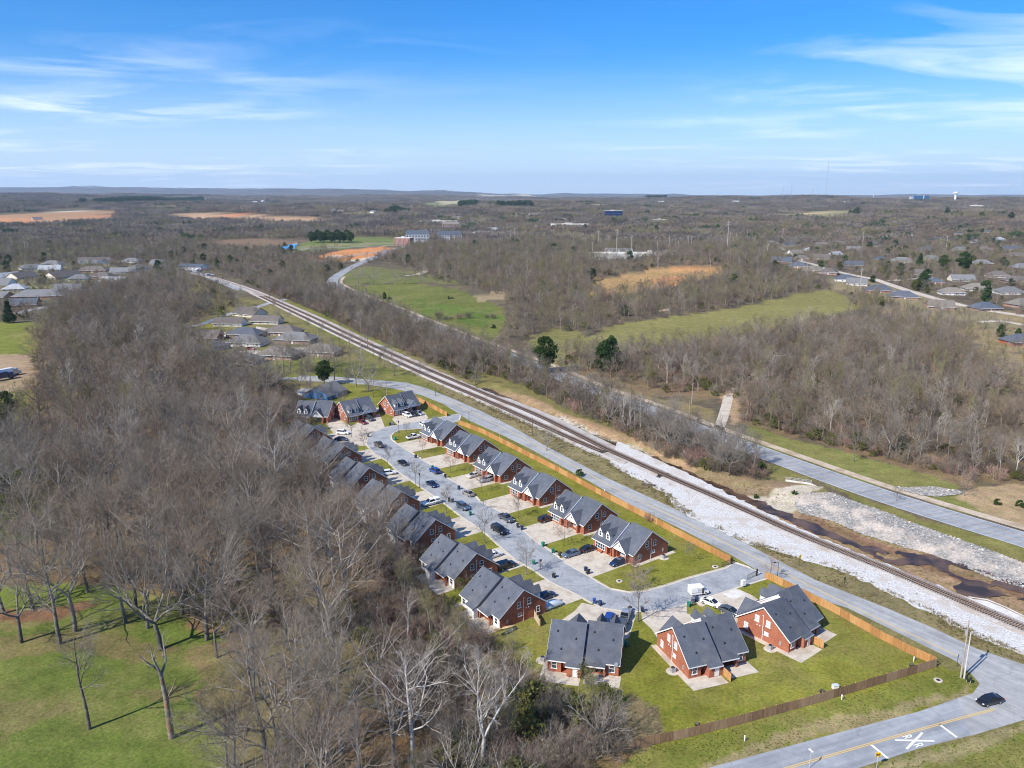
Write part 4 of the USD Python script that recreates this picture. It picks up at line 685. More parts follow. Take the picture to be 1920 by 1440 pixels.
# ------------------------------------------------------------------ trees
def barkmat(name, c1, c2, rand=.25):
    mat(name, c1, c2, 1.6, .95, 4, rand=rand, spec=.1)
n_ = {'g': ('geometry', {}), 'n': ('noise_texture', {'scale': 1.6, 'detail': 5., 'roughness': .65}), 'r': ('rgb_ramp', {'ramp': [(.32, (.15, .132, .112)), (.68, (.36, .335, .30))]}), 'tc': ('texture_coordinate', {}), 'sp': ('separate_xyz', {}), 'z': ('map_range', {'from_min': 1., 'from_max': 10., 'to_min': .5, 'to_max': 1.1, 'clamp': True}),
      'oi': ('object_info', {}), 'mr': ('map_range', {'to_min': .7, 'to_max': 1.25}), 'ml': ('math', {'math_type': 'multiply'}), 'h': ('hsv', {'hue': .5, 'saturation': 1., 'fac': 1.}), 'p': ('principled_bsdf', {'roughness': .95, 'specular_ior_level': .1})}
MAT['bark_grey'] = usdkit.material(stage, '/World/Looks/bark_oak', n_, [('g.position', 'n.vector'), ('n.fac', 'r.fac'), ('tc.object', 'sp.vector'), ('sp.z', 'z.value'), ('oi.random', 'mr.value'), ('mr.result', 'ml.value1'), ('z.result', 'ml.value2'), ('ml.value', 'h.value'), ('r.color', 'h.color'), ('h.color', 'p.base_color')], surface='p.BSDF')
barkmat('bark_pale', (.42, .395, .36), (.60, .57, .53), .12); barkmat('bark_dark', (.085, .072, .06), (.16, .14, .12))
barkmat('twig_grey', (.145, .124, .098), (.24, .21, .172), .38); barkmat('twig_brown', (.14, .108, .078), (.23, .182, .135), .35); barkmat('twig_pale', (.27, .235, .195), (.38, .34, .29), .2); barkmat('twig_olive', (.14, .13, .06), (.22, .20, .10), .3); barkmat('twig_red', (.25, .155, .125), (.33, .22, .18), .2)
leafmat('leaf_olive', (.12, .125, .04), (.215, .205, .075)); leafmat('leaf_lime', (.17, .19, .045), (.30, .31, .09)); leafmat('leaf_dark', (.05, .088, .03), (.105, .155, .055), .2); leafmat('leaf_cedar', (.05, .082, .022), (.115, .145, .05), .2); leafmat('leaf_bright', (.05, .10, .02), (.12, .18, .05)); leafmat('leaf_rust', (.22, .13, .055), (.32, .2, .09))

def unit(v): return v / (np.linalg.norm(v, axis=-1, keepdims=True) + 1e-9)
def limbs(rg, p, d, L, R, k, wob, upb, taper=.35):
    """polylines of k pieces from each start: nodes (N, k+1, 3), radii (N, k+1)"""
    N = len(p); nodes = [p]; dd = d.copy()
    for i in range(k):
        dd = unit(dd + rg.normal(0, wob, (N, 3)) + np.array([0, 0, upb])); nodes.append(nodes[-1] + dd * (L / k)[:, None])
    n = np.stack(nodes, 1); r = R[:, None] * np.linspace(1, taper, k + 1)[None]
    return n, r
def limb_mesh(n, r, sides):
    k = n.shape[1] - 1
    return tubes(n[:, :-1].reshape(-1, 3), n[:, 1:].reshape(-1, 3), r[:, :-1].ravel(), r[:, 1:].ravel(), sides)
def children(rg, n, r, m, t0, t1, ang, Lf, L, rf, upb=0.0):
    N, K = n.shape[:2]; t = t0 + (t1 - t0) * (np.arange(m)[None] + rg.uniform(0, 1, (N, m))) / m; x = t * (K - 1); i = np.clip(x.astype(int), 0, K - 2); f = (x - i)[..., None]
    a = np.arange(N)[:, None]; p = n[a, i] * (1 - f) + n[a, i + 1] * f; d = unit(n[a, i + 1] - n[a, i]); rr = r[a, i] * (1 - f[..., 0]) + r[a, i + 1] * f[..., 0]
    s = unit(np.cross(d, rg.normal(0, 1, d.shape))); an = np.radians(rg.normal(ang, 10, t.shape))[..., None]
    cd = unit(d * np.cos(an) + s * np.sin(an) + np.array([0, 0, upb])); cl = L[:, None] * Lf * (1.15 - .55 * t) * rg.uniform(.75, 1.25, t.shape)
    return p.reshape(-1, 3), cd.reshape(-1, 3), cl.ravel(), (rr * rf).ravel()
def slivers(rg, n, per, length, width, ang=38, upb=.12):
    """fine twigs: thin triangles along the last branches"""
    N, K = n.shape[:2]; t = rg.uniform(.15, 1, (N, per)); x = t * (K - 1); i = np.clip(x.astype(int), 0, K - 2); f = (x - i)[..., None]; a = np.arange(N)[:, None]
    p = (n[a, i] * (1 - f) + n[a, i + 1] * f).reshape(-1, 3); d = unit(n[a, i + 1] - n[a, i]).reshape(-1, 3)
    s = unit(np.cross(d, rg.normal(0, 1, d.shape))); an = np.radians(rg.normal(ang, 14, len(p)))[:, None]; d = unit(d * np.cos(an) + s * np.sin(an) + np.array([0, 0, upb]))
    l = length * rg.uniform(.55, 1.3, len(p)); w = unit(np.cross(d, rg.normal(0, 1, d.shape))) * width / 2
    v = np.stack([p - w, p + w, p + d * l[:, None]], 1).reshape(-1, 3); return trimesh.Trimesh(v, np.arange(len(v)).reshape(-1, 3), process=False)
def bare_tree(seed, h, style='oak', n1=10, n2=7, n3=5, per=4, tw=.03, sides=(7, 5, 3), spread=1.0, crown0=.35, rr=.020):
    rg = np.random.default_rng(seed); z = np.array([[0, 0, 0.]]); R0 = h * rr
    if style == 'fork':
        t, r = limbs(rg, z, np.array([[0, 0, 1.]]), np.array([h * crown0]), np.array([R0]), 4, .05, .1, .75)
        m = int(rg.integers(3, 5)); az = rg.uniform(0, 6.28) + np.arange(m) * 6.28 / m + rg.normal(0, .3, m); an = np.radians(rg.uniform(16, 36, m)) * spread
        d = np.stack([np.cos(az) * np.sin(an), np.sin(az) * np.sin(an), np.cos(an)], 1); p = np.repeat(t[:, -1], m, 0)
        t1, r1 = limbs(rg, p, d, h * (1 - crown0) * rg.uniform(.72, 1., m), np.full(m, R0 * .55), 6, .13, .03, .2)
        lead = (t1, r1, h * .62 * np.ones(m), max(3, n1 * 2 // m)); base = limb_mesh(t, r, sides[0])
        wood = [base, limb_mesh(t1, r1, sides[1])]
        p, d, L, R = children(rg, t1, r1, lead[3], .18, .98, 42, .52 * spread, lead[2], .6, .12)
    else:
        H = h * .93; t, r = limbs(rg, z, np.array([[0, 0, 1.]]), np.array([H]), np.array([R0]), 9, .055, .12, .12)
        wood = [limb_mesh(t, r, sides[0])]
        f = .42 if style == 'oak' else .27
        p, d, L, R = children(rg, t, r, n1, crown0, .97, 52 if style == 'oak' else 38, f * spread * 1.15, np.array([h]), .55, .05)
    n_, r_ = limbs(rg, p, d, L, R, 4, .16, .07, .3); wood.append(limb_mesh(n_, r_, sides[1]))
    p, d, L2, R = children(rg, n_, r_, n2, .2, 1., 42, .5, L, .6, .08); k_, q_ = limbs(rg, p, d, L2, np.maximum(R, .022), 2, .2, .08, .4); twig = [limb_mesh(k_, q_, sides[2])]
    if n3:
        p, d, L3, R = children(rg, k_, q_, n3, .2, 1., 40, .55, L2, .6, .08); a_, b_ = limbs(rg, p, d, L3, np.maximum(R * 0 + .013, .012), 2, .22, .06, .5); twig.append(limb_mesh(a_, b_, 3)); k_ = a_
    twig.append(slivers(rg, k_, per, h * .058, tw))
    return trimesh.util.concatenate(wood), trimesh.util.concatenate(twig)
def leaves(rg, pts, size, flat_=.0):
    """small leaf sprays as crossed quads"""
    N = len(pts); a = unit(rg.normal(0, 1, (N, 3))); b = unit(np.cross(a, rg.normal(0, 1, (N, 3)))); s = size * rg.uniform(.6, 1.4, N)[:, None]
    v = np.stack([pts - a * s, pts + b * s * .6, pts + a * s, pts - b * s * .6], 1).reshape(-1, 3); f = np.arange(4 * N).reshape(-1, 4); return trimesh.Trimesh(v, np.vstack([f[:, [0, 1, 2]], f[:, [0, 2, 3]]]), process=False)
def crown_pts(rg, n, r, h0, h1, lobes=14, shape='round'):
    c = []
    for _ in range(lobes):
        t = rg.uniform(0, 1); z = h0 + (h1 - h0) * t; w = {'round': math.sqrt(max(.05, 1 - (2 * t - 1) ** 2)), 'cone': 1 - t * .93, 'flame': math.sin(math.pi * (t * .8 + .17))}[shape]
        a = rg.uniform(0, 6.28); q = r * w * rg.uniform(.45, .95); c.append((q * math.cos(a), q * math.sin(a), z, r * rg.uniform(.28, .5) * (.5 + .5 * w)))
    c = np.array(c); i = rg.integers(0, lobes, n); d = unit(rg.normal(0, 1, (n, 3))); rad = c[i, 3] * rg.uniform(.55, 1.05, n); p = c[i, :3] + d * rad[:, None] * np.array([1, 1, .75]); p[:, 2] = np.maximum(p[:, 2], h0 * .5 + .1); return p
def green_tree(seed, h, r, h0, shape, n, size, lobes=16):
    rg = np.random.default_rng(seed); t, q = limbs(rg, np.zeros((1, 3)), np.array([[0, 0, 1.]]), np.array([h * .9]), np.array([h * .02]), 5, .03, .1, .15)
    p, d, L, R = children(rg, t, q, 12, max(.1, h0 / h), .95, 65, r / h * .8, np.array([h]), .4); n_, r_ = limbs(rg, p, d, L, R, 2, .1, 0, .3)
    return trimesh.util.concatenate([limb_mesh(t, q, 6), limb_mesh(n_, r_, 4)]), leaves(rg, crown_pts(rg, n, r, h0, h, lobes, shape), size)
def bush(seed, h, r, stems=26, per=9, tw=.03):
    rg = np.random.default_rng(seed); a = rg.uniform(0, 6.28, stems); q = r * .35 * np.sqrt(rg.uniform(0, 1, stems)); p = np.stack([q * np.cos(a), q * np.sin(a), 0 * a], 1); an = np.radians(rg.uniform(8, 48, stems)); a2 = a + rg.normal(0, .5, stems)
    d = np.stack([np.cos(a2) * np.sin(an), np.sin(a2) * np.sin(an), np.cos(an)], 1); n, rr_ = limbs(rg, p, d, h * rg.uniform(.6, 1.1, stems), np.full(stems, .035), 4, .14, .05, .3)
    p, d, L, R = children(rg, n, rr_, 7, .25, 1., 36, .42, np.full(stems, h), .6, .05); k, q2 = limbs(rg, p, d, L, np.full(len(p), .014), 2, .2, .04, .5)
    return limb_mesh(n, rr_, 3), trimesh.util.concatenate([limb_mesh(k, q2, 3), slivers(rg, k, per, h * .2, tw)])

def tree_class(path, tm, cm, m1, m2, trunk='trunk', crown='crown'):
    UsdGeom.Xform.Define(stage, path); p = stage.GetPrimAtPath(path)
    obj(trunk, tm, MAT[m1], p, smooth=True); obj(crown, cm, MAT[m2], p); p.SetSpecifier(Sdf.SpecifierClass); return path
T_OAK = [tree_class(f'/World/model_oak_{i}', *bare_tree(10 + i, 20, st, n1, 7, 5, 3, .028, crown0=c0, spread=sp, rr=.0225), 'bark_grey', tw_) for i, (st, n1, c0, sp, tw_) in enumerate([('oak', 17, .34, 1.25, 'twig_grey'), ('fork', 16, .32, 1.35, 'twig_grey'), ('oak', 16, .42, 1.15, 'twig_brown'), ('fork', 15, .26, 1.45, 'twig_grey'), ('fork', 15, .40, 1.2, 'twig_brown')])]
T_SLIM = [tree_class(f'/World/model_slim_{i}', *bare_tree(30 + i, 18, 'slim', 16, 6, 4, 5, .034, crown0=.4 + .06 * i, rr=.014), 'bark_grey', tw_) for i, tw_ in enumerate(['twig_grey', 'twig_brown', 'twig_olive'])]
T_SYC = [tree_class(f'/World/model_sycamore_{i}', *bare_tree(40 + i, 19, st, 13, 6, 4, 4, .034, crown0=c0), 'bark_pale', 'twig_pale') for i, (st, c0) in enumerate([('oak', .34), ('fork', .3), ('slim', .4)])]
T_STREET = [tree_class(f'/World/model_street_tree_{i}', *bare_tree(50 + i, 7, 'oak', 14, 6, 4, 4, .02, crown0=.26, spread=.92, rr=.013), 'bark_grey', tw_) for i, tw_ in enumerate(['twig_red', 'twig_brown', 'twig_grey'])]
T_BUSH = [tree_class(f'/World/model_bush_{i}', *bush(60 + i, 3.6 - .3 * i, 2.2), 'bark_grey', tw_, 'stems', 'twigs') for i, tw_ in enumerate(['twig_brown', 'twig_grey', 'twig_red'])]
def budding(seed, h, r, m):
    t, c = bare_tree(seed, h, 'fork', 10, 5, 3, 3, .03, crown0=.22, spread=1.2); rg = np.random.default_rng(seed); return t, c, leaves(rg, crown_pts(rg, 1500, r, h * .3, h * .98, 18), .17)
def bud_class(path, seed, h, r, m):
    t, c, l = budding(seed, h, r, m); tree_class(path, t, c, 'bark_grey', 'twig_brown'); p = stage.GetPrimAtPath(path); p.SetSpecifier(Sdf.SpecifierDef); obj('foliage', l, MAT[m], p); p.SetSpecifier(Sdf.SpecifierClass); return path
T_BUD = [bud_class('/World/model_budding_0', 70, 9, 3.4, 'leaf_olive'), bud_class('/World/model_budding_1', 71, 8, 3.2, 'leaf_lime')]
T_EVER = [tree_class('/World/model_pine', *green_tree(80, 14, 4.6, 3.2, 'round', 5600, .36, 60), 'bark_dark', 'leaf_cedar'), tree_class('/World/model_cedar', *green_tree(81, 11, 3.2, .8, 'flame', 4600, .30, 55), 'bark_dark', 'leaf_dark'), tree_class('/World/model_spruce', *green_tree(82, 16, 4.6, 1.0, 'cone', 5600, .36, 70), 'bark_dark', 'leaf_dark')]
T_SHRUB = [tree_class('/World/model_evergreen_shrub', *green_tree(83, 2.2, 1.5, .2, 'round', 1100, .16, 14), 'bark_dark', 'leaf_bright'), tree_class('/World/model_olive_shrub', *green_tree(84, 3.0, 2.0, .2, 'round', 1100, .17, 14), 'bark_dark', 'leaf_olive'), tree_class('/World/model_dark_shrub', *green_tree(85, 2.6, 1.6, .1, 'flame', 1000, .17, 12), 'bark_dark', 'leaf_cedar')]

# --- lighter models for the woods further off
def instancer(name, meshes, pts, idx, rot, scl, **t):
    path = pname(name); pi = UsdGeom.PointInstancer.Define(stage, path); rel = pi.CreatePrototypesRel()
    for i, (m, mt) in enumerate(meshes):
        usdkit.mesh(stage, f'{path}/kind_{i}', m, MAT[mt]); rel.AddTarget(f'{path}/kind_{i}')
    pi.CreatePositionsAttr(Vt.Vec3fArray.FromNumpy(np.asarray(pts, np.float32))); pi.CreateProtoIndicesAttr(Vt.IntArray.FromNumpy(np.asarray(idx, np.int32)))
    q = np.zeros((len(pts), 4), np.float16); q[:, 3] = np.cos(rot / 2); q[:, 2] = np.sin(rot / 2)
    pi.CreateOrientationsAttr(Vt.QuathArray([Gf.Quath(float(a[3]), 0, 0, float(a[2])) for a in q]) if len(pts) < 200000 else None)
    s = np.asarray(scl, np.float32); s = np.repeat(s[:, None], 3, 1) if s.ndim == 1 else s
    pi.CreateScalesAttr(Vt.Vec3fArray.FromNumpy(s)); t.setdefault('kind', 'stuff'); return tag(pi.GetPrim(), **t)
def mid_tree(seed, h, style, per=9, tw=.11):
    a, b = bare_tree(seed, h, style, 8, 5, 0, per, tw, (4, 3, 3), crown0=.3, spread=1.1); return trimesh.util.concatenate([a, b])
def far_clump(seed, R, n, per, w, hh=11):
    """a patch of small bare trees"""
    rg = np.random.default_rng(seed); v = []
    for _ in range(n):
        x, y = rg.uniform(-R, R, 2); h = hh * rg.uniform(.65, 1.15); r = h * rg.uniform(.26, .4)
        d = unit(rg.normal(0, 1, (per, 3))); c = np.array([x, y, h * .58]) + d * np.array([r, r, h * .4]) * rg.uniform(.35, 1., (per, 1)); u = unit(rg.normal(0, 1, (per, 3)) + [0, 0, .9]); s = unit(np.cross(u, rg.normal(0, 1, (per, 3)))); l = rg.uniform(.5, 1.2, (per, 1)) * h * .22
        v.append(np.stack([c - s * w, c + s * w, c + u * l], 1).reshape(-1, 3))
        v.append(np.array([[x - .25, y, -2], [x + .25, y, -2], [x, y, h * .7]]))
    v = np.concatenate(v); return trimesh.Trimesh(v, np.arange(len(v)).reshape(-1, 3), process=False)
MID = [(mid_tree(100, 13, 'oak'), 'twig_grey'), (mid_tree(101, 12, 'fork'), 'twig_brown'), (mid_tree(102, 14, 'fork'), 'twig_olive'), (mid_tree(103, 12, 'slim'), 'twig_grey'), (mid_tree(104, 12, 'oak'), 'twig_brown'), (mid_tree(105, 12.5, 'fork'), 'bark_dark'), (mid_tree(106, 13, 'slim'), 'twig_pale')]
MBUSH = [(trimesh.util.concatenate(bush(110, 3.2, 2.2, 12, 5, .05)), 'twig_brown'), (trimesh.util.concatenate(bush(111, 2.8, 2.2, 12, 5, .05)), 'twig_grey'), (leaves(np.random.default_rng(3), crown_pts(np.random.default_rng(4), 420, 2.0, .2, 3.0, 12), .22), 'leaf_olive'), (trimesh.util.concatenate(bush(112, 3.4, 2.2, 12, 5, .05)), 'twig_red')]
MGREEN = [(trimesh.util.concatenate(green_tree(120, 12, 4, 2.5, 'round', 1100, .6, 36)), 'leaf_dark'), (trimesh.util.concatenate(green_tree(121, 9, 3.2, 1., 'round', 900, .5, 30)), 'leaf_olive'), (trimesh.util.concatenate(green_tree(122, 9, 3., .6, 'flame', 900, .5, 30)), 'leaf_cedar')]
FAR = [(far_clump(130, 24, 22, 46, .36), 'twig_grey'), (far_clump(131, 24, 22, 46, .36), 'twig_brown'), (far_clump(132, 24, 20, 46, .36), 'bark_dark'), (far_clump(133, 24, 22, 46, .36), 'twig_olive'), (far_clump(134, 14, 12, 90, .5), 'leaf_dark')]
VFAR = [(far_clump(140, 75, 90, 16, 1.0), 'twig_grey'), (far_clump(141, 75, 90, 16, 1.0), 'bark_grey')]

def scatter(poly, step, seed):
    b = poly.bounds; rg = np.random.default_rng(seed); x, y = np.meshgrid(np.arange(b[0], b[2], step), np.arange(b[1], b[3], step)); x = x.ravel() + rg.uniform(-.48, .48, x.size) * step; y = y.ravel() + rg.uniform(-.48, .48, y.size) * step
    m = shapely.contains_xy(poly, x, y); return np.stack([x[m], y[m]], 1)
def on_land(q, dz=-.15): return np.c_[q, hgt(q[:, 0], q[:, 1]) + dz]
def wpoly(p, f=True): q = Polygon(W(p, f)); return q if q.is_valid else q.buffer(0)
house_zone = unary_union([Point(*o).buffer(11) for o, r in HOUSE.values()] + [wpoly([(610, 815), (700, 800), (760, 870), (900, 1000), (1000, 1100), (1010, 1150), (950, 1130), (860, 1060), (780, 990), (690, 905), (630, 850)])])
LW_CUT = wpoly([(-600, 560), (66, 600), (84, 690), (72, 760), (50, 800), (-20, 850), (-600, 850)])
LW_ALL = wpoly([(60, 650), (130, 565), (250, 545), (350, 545), (375, 600), (330, 640), (430, 690), (550, 735), (575, 775), (600, 830), (690, 930), (770, 1020), (820, 1090), (865, 1175), (935, 1228), (1020, 1288), (1060, 1310), (1140, 1352), (1185, 1398), (1120, 1480), (1060, 1620), (480, 1620), (440, 1450), (455, 1310), (430, 1230), (330, 1110), (200, 1060), (120, 1020), (-20, 1000), (-420, 1000), (-420, 700)]).difference(house_zone).difference(LW_CUT)
LW_TALL = wpoly([(60, 655), (130, 570), (250, 550), (350, 550), (375, 600), (340, 650), (440, 700), (530, 745), (560, 820), (640, 930), (700, 1020), (740, 1080), (720, 1150), (640, 1160), (440, 1130), (330, 1090), (200, 1050), (120, 1010), (-20, 990), (-420, 990), (-420, 710)]).difference(house_zone.buffer(4)).difference(LW_CUT)
OPEN2 = wpoly([(400, 1190), (470, 1180), (600, 1185), (690, 1215), (735, 1290), (760, 1380), (770, 1640), (440, 1640), (455, 1310)])
LW_THICK = LW_ALL.difference(LW_TALL).difference(OPEN2)
park_pts = [(40, 1205, 1, 17), (113, 1207, 0, 20), (141, 1184, 4, 20), (236, 1168, 2, 18), (277, 1178, 4, 17), (302, 1218, 3, 22), (388, 1200, 1, 20), (407, 1233, 0, 13), (205, 1062, 2, 17), (322, 1062, 4, 19), (372, 1098, 1, 19), (395, 1100, 3, 20), (255, 1140, 0, 18), (165, 1110, 2, 16), (20, 1085, 1, 18), (72, 1042, 4, 18), (95, 1125, 0, 19), (182, 1002, 3, 17), (118, 985, 2, 18), (298, 1012, 1, 19), (342, 1152, 4, 19), (62, 1142, 2, 18), (232, 1042, 1, 18), (152, 1064, 4, 17), (284, 1094, 0, 18), (8, 1150, 3, 18), (410, 1145, 1, 19)]
RESERVED = []
def put(models, name, q, h, base, rot, **t):
    return copy_of(models, name, (q[0], q[1], float(hgt(q[0], q[1])) - .1), rot, h / base, **t)
rgT = np.random.default_rng(77)
for i, (px, py, v, h) in enumerate(park_pts):
    q = P(px, py); RESERVED.append(q); put(T_OAK[v], 'bare_tree', q, h, 20, 40 * i, label='tall bare grey tree rising from the brown ground above the left lawn', cat='tree', group='tall bare trees at the upper edge of the left lawn')
big = [(500, 1440, T_OAK[1], 20, 20, 20, 'big bare tree with a pale trunk forking into long limbs, bottom edge left of centre', 'tree'), (555, 1446, T_OAK[0], 18, 20, 80, 'dark straight bare tree beside the big pale forked one at the bottom edge', 'tree'), (597, 1352, T_OAK[3], 19, 20, 150, 'leaning bare tree with a swollen brown trunk behind the bottom edge', 'tree'),
       (775, 1442, T_SYC[0], 21, 19, 30, 'white barked bare sycamore at the bottom edge, right of the brown trunks', 'tree'), (905, 1440, T_SYC[1], 19, 19, 75, 'white barked bare sycamore with twin stems at the bottom edge, rightmost pale tree', 'tree'), (672, 1470, T_SYC[2], 14, 19, 10, 'slender pale bare tree between the brown trunks and white sycamore', 'tree'),
       (440, 1450, T_OAK[4], 14, 20, 200, 'crooked grey bare tree with many knotted limbs at the right end of the lawn', 'tree'), (425, 1445, T_OAK[2], 12, 20, 260, 'small tangled grey tree against the crooked one right of the lawn', 'tree')]
for px, py, m_, h, b_, r_, lab, c_ in big:
    q = P(px, py); RESERVED.append(q); put(m_, 'bare_tree', q, h, b_, r_, label=lab, cat=c_)
# two lone trees on the lawn
def snag(seed, h, forks):
    rg = np.random.default_rng(seed); t, r = limbs(rg, np.zeros((1, 3)), np.array([[-.02, 0, 1.]]), np.array([h * .62]), np.array([.52]), 8, .03, .05, .6); w = [limb_mesh(t, r, 9)]
    a = np.array([[.25, .1, 1], [-.3, .2, 1], [.05, -.2, 1.1]]); n, q = limbs(rg, np.repeat(t[:, -1], 3, 0) * 1, unit(a), h * np.array([.38, .3, .34]), np.full(3, .24), 6, .16, .02, .15); w.append(limb_mesh(n, q, 6))
    p1, q1 = limbs(rg, t[:, 5] * 1, unit(np.array([[.45, -.1, 1.]])), np.array([h * .22]), np.array([.17]), 4, .12, .02, .3); w.append(limb_mesh(p1, q1, 5))
    p, d, L, R = children(rg, n, q, 6, .3, 1., 48, .26, h * .35 * np.ones(3), .5); k, k2 = limbs(rg, p, d, L, R, 3, .22, .0, .25)
    return trimesh.util.concatenate(w), trimesh.util.concatenate([limb_mesh(k, k2, 4), slivers(rg, k, 4, .9, .03)])
mat('bark_snag', (.10, .085, .072), (.30, .285, .265), .55, .95, 5, c3=(.25, .15, .09), scale3=.3)
s_ = thing('dead_tree', (*P(322, 1383), -.1), 20, label='thick dead broken tree with a white top standing alone on the left lawn', cat='tree'); tm_, cm_ = snag(5, 18.5, 3); obj('trunk', tm_, MAT['bark_snag'], s_, smooth=True); obj('crown', cm_, MAT['twig_pale'], s_)
s_ = thing('lawn_tree', (*P(168, 1367), -.1), 75, label='thin dark bare tree with drooping side limbs, furthest left on the lawn', cat='tree'); tm_, cm_ = bare_tree(7, 19.5, 'oak', 12, 6, 4, 4, .03, crown0=.38, spread=.72, rr=.0165); obj('trunk', tm_, MAT['bark_dark'], s_, smooth=True); obj('crown', cm_, MAT['twig_grey'], s_)
RESERVED += [P(322, 1383), P(168, 1367)]
RES = np.array(RESERVED)
def clear_of(q, pts, r): return (((q[:, None] - pts[None]) ** 2).sum(-1).min(1) > r * r)

ROADS = unary_union([front_road.buffer(3), main_road.buffer(3), ballast.buffer(1.5), inner_street.buffer(4), LineString(HWY).buffer(11), wpoly([(1347, 806), (1338, 790), (1358, 748), (1378, 748), (1372, 806)]).buffer(1.0)])
woods = {}   # name -> list of (x, y, kind, height)
def fill(poly, step, seed, hr, kinds, w, group, label, name='bare_tree', cat='tree'):
    q = scatter(poly.difference(ROADS), step, seed); q = q[clear_of(q, RES, 2.2)]; rg = np.random.default_rng(seed + 1)
    woods[group] = dict(q=q, h=rg.uniform(*hr, len(q)), k=rg.choice(len(kinds), len(q), p=np.array(w) / sum(w)), kinds=kinds, rot=rg.uniform(0, 360, len(q)), label=label, name=name, cat=cat)
big_kinds = [(T_OAK[0], 20), (T_OAK[1], 20), (T_OAK[2], 20), (T_OAK[3], 20), (T_OAK[4], 20), (T_SLIM[0], 18), (T_SLIM[1], 18), (T_SYC[1], 19), (T_SYC[0], 19)]
LW_OPEN = OPEN2.intersection(LW_ALL).union(LW_TALL.intersection(wpoly([(-420, 930), (60, 880), (250, 905), (420, 965), (540, 1050), (640, 1110), (660, 1165), (440, 1135), (330, 1100), (-20, 1010), (-420, 1010)])))
fill(LW_OPEN, 8.2, 11, (12, 20), big_kinds, [3, 3, 3, 3, 3, 1, 1, .3, .3], 'tall bare trees over the open brown floor above the left lawn', 'bare tree over the open brown floor above the left lawn')
fill(LW_TALL.difference(LW_OPEN), 7.3, 1, (10.5, 21), big_kinds, [3, 3, 3, 3, 3, 2, 2, .5, .4], 'tall bare trees of the large wood left of the estate', 'tall leafless grey tree of the large wood on the left')
fill(LW_THICK, 8.0, 2, (7, 13), [(T_SLIM[1], 18), (T_OAK[2], 20), (T_SLIM[2], 18), (T_OAK[3], 20), (T_SYC[2], 19), (T_SLIM[0], 18)], [2, 2, 2, 1.5, 1.4, 2], 'thin bare trees in the thicket behind the duplexes', 'thin leafless tree in the thicket between the large wood and the duplexes')
fill(LW_THICK, 3.6, 3, (2.6, 5.2), [(T_BUSH[0], 3.6), (T_BUSH[1], 3.3), (T_BUSH[2], 3.0), (T_SHRUB[1], 3.0), (T_BUD[0], 9.0)], [4, 3, 1.2, 1.0, 1.0], 'brush of the thicket behind the duplexes', 'brown leafless bush in the thicket behind the duplexes', 'bush', 'bush')
fill(LW_TALL.difference(LW_OPEN), 7.5, 4, (2.0, 5.0), [(T_BUSH[0], 3.6), (T_BUSH[1], 3.3), (T_SHRUB[1], 3.0), (T_BUD[0], 9.0)], [3, 3, 1.2, 1.6], 'low growth under the large wood', 'low bush under the tall bare trees of the left wood', 'bush', 'bush')
CREEKSIDE = wpoly([(870, 690), (940, 710), (1000, 735), (1080, 778), (1150, 805), (1240, 850), (1300, 872), (1380, 895), (1430, 900), (1420, 880), (1350, 845), (1270, 812), (1180, 775), (1080, 735), (980, 690), (900, 660), (780, 610), (650, 560), (560, 548), (480, 540), (526, 556), (600, 588), (668, 622), (764, 664), (862, 708), (905, 725)])
RIGHTW = wpoly([(1010, 690), (1080, 665), (1140, 668), (1300, 655), (1400, 636), (1500, 620), (1620, 606), (1720, 600), (1800, 640), (1860, 690), (1930, 780), (2350, 900), (2300, 945), (1920, 905), (1830, 905), (1640, 856), (1500, 822), (1440, 804), (1385, 790), (1384, 752), (1352, 747), (1330, 740), (1230, 735), (1100, 700)])
fill(CREEKSIDE, 4.5, 5, (7, 14), [(T_SLIM[1], 18), (T_OAK[1], 20), (T_SLIM[0], 18), (T_OAK[3], 20), (T_SYC[2], 19)], [2, 2, 2, 2, .8], 'bare trees along the creek between railway and highway', 'small leafless tree on the creek bank between railway and highway')
fill(CREEKSIDE, 2.9, 6, (2.4, 5.0), [(T_BUSH[0], 3.6), (T_BUSH[1], 3.3), (T_BUSH[2], 3.0), (T_SHRUB[1], 3.0)], [4, 3, 2, 1.2], 'brush along the creek', 'leafless bush on the creek bank between railway and highway', 'bush', 'bush')
YARD = wpoly([(1640, 592), (1720, 600), (1790, 630), (1860, 690), (1930, 770), (2000, 830), (2050, 760), (1990, 660), (1930, 640), (1800, 600), (1720, 578)])
fill(YARD.difference(unary_union([Point(*at(x_, y_)[:2]).buffer(12) for x_, y_ in ((1692, 560), (1762, 578), (1845, 582), (1912, 645))])), 12, 14, (7, 12), [(T_OAK[1], 20), (T_OAK[3], 20), (T_OAK[2], 20), (T_SLIM[2], 18), (T_BUD[0], 9)], [2, 2, 2, 1, .4], 'garden trees on the dry yards at the right edge', 'bare garden tree on the dry yards at the right edge')
fill(RIGHTW, 6.8, 7, (7, 15), [(T_SLIM[1], 18), (T_OAK[1], 20), (T_SLIM[0], 18), (T_OAK[3], 20), (T_SYC[1], 19), (T_OAK[4], 20), (T_SYC[2], 19)], [2, 2, 2, 2, .9, 2, .7], 'bare trees of the wood right of the highway', 'leafless tree of the wood on the right beyond the highway')
EDGE = wpoly([(1388, 786), (1440, 803), (1500, 822), (1640, 857), (1830, 905), (1830, 890), (1650, 838), (1500, 802), (1440, 782), (1395, 765)])
fill(EDGE, 3.4, 12, (1.8, 4.0), [(T_SHRUB[0], 2.2), (T_SHRUB[1], 3.0), (T_BUSH[0], 3.6), (T_BUSH[1], 3.3), (T_SHRUB[2], 2.6)], [2, 3, 2, 2, .8], 'shrubs along the edge of the right wood', 'shrub at the edge of the right wood', 'bush', 'bush')
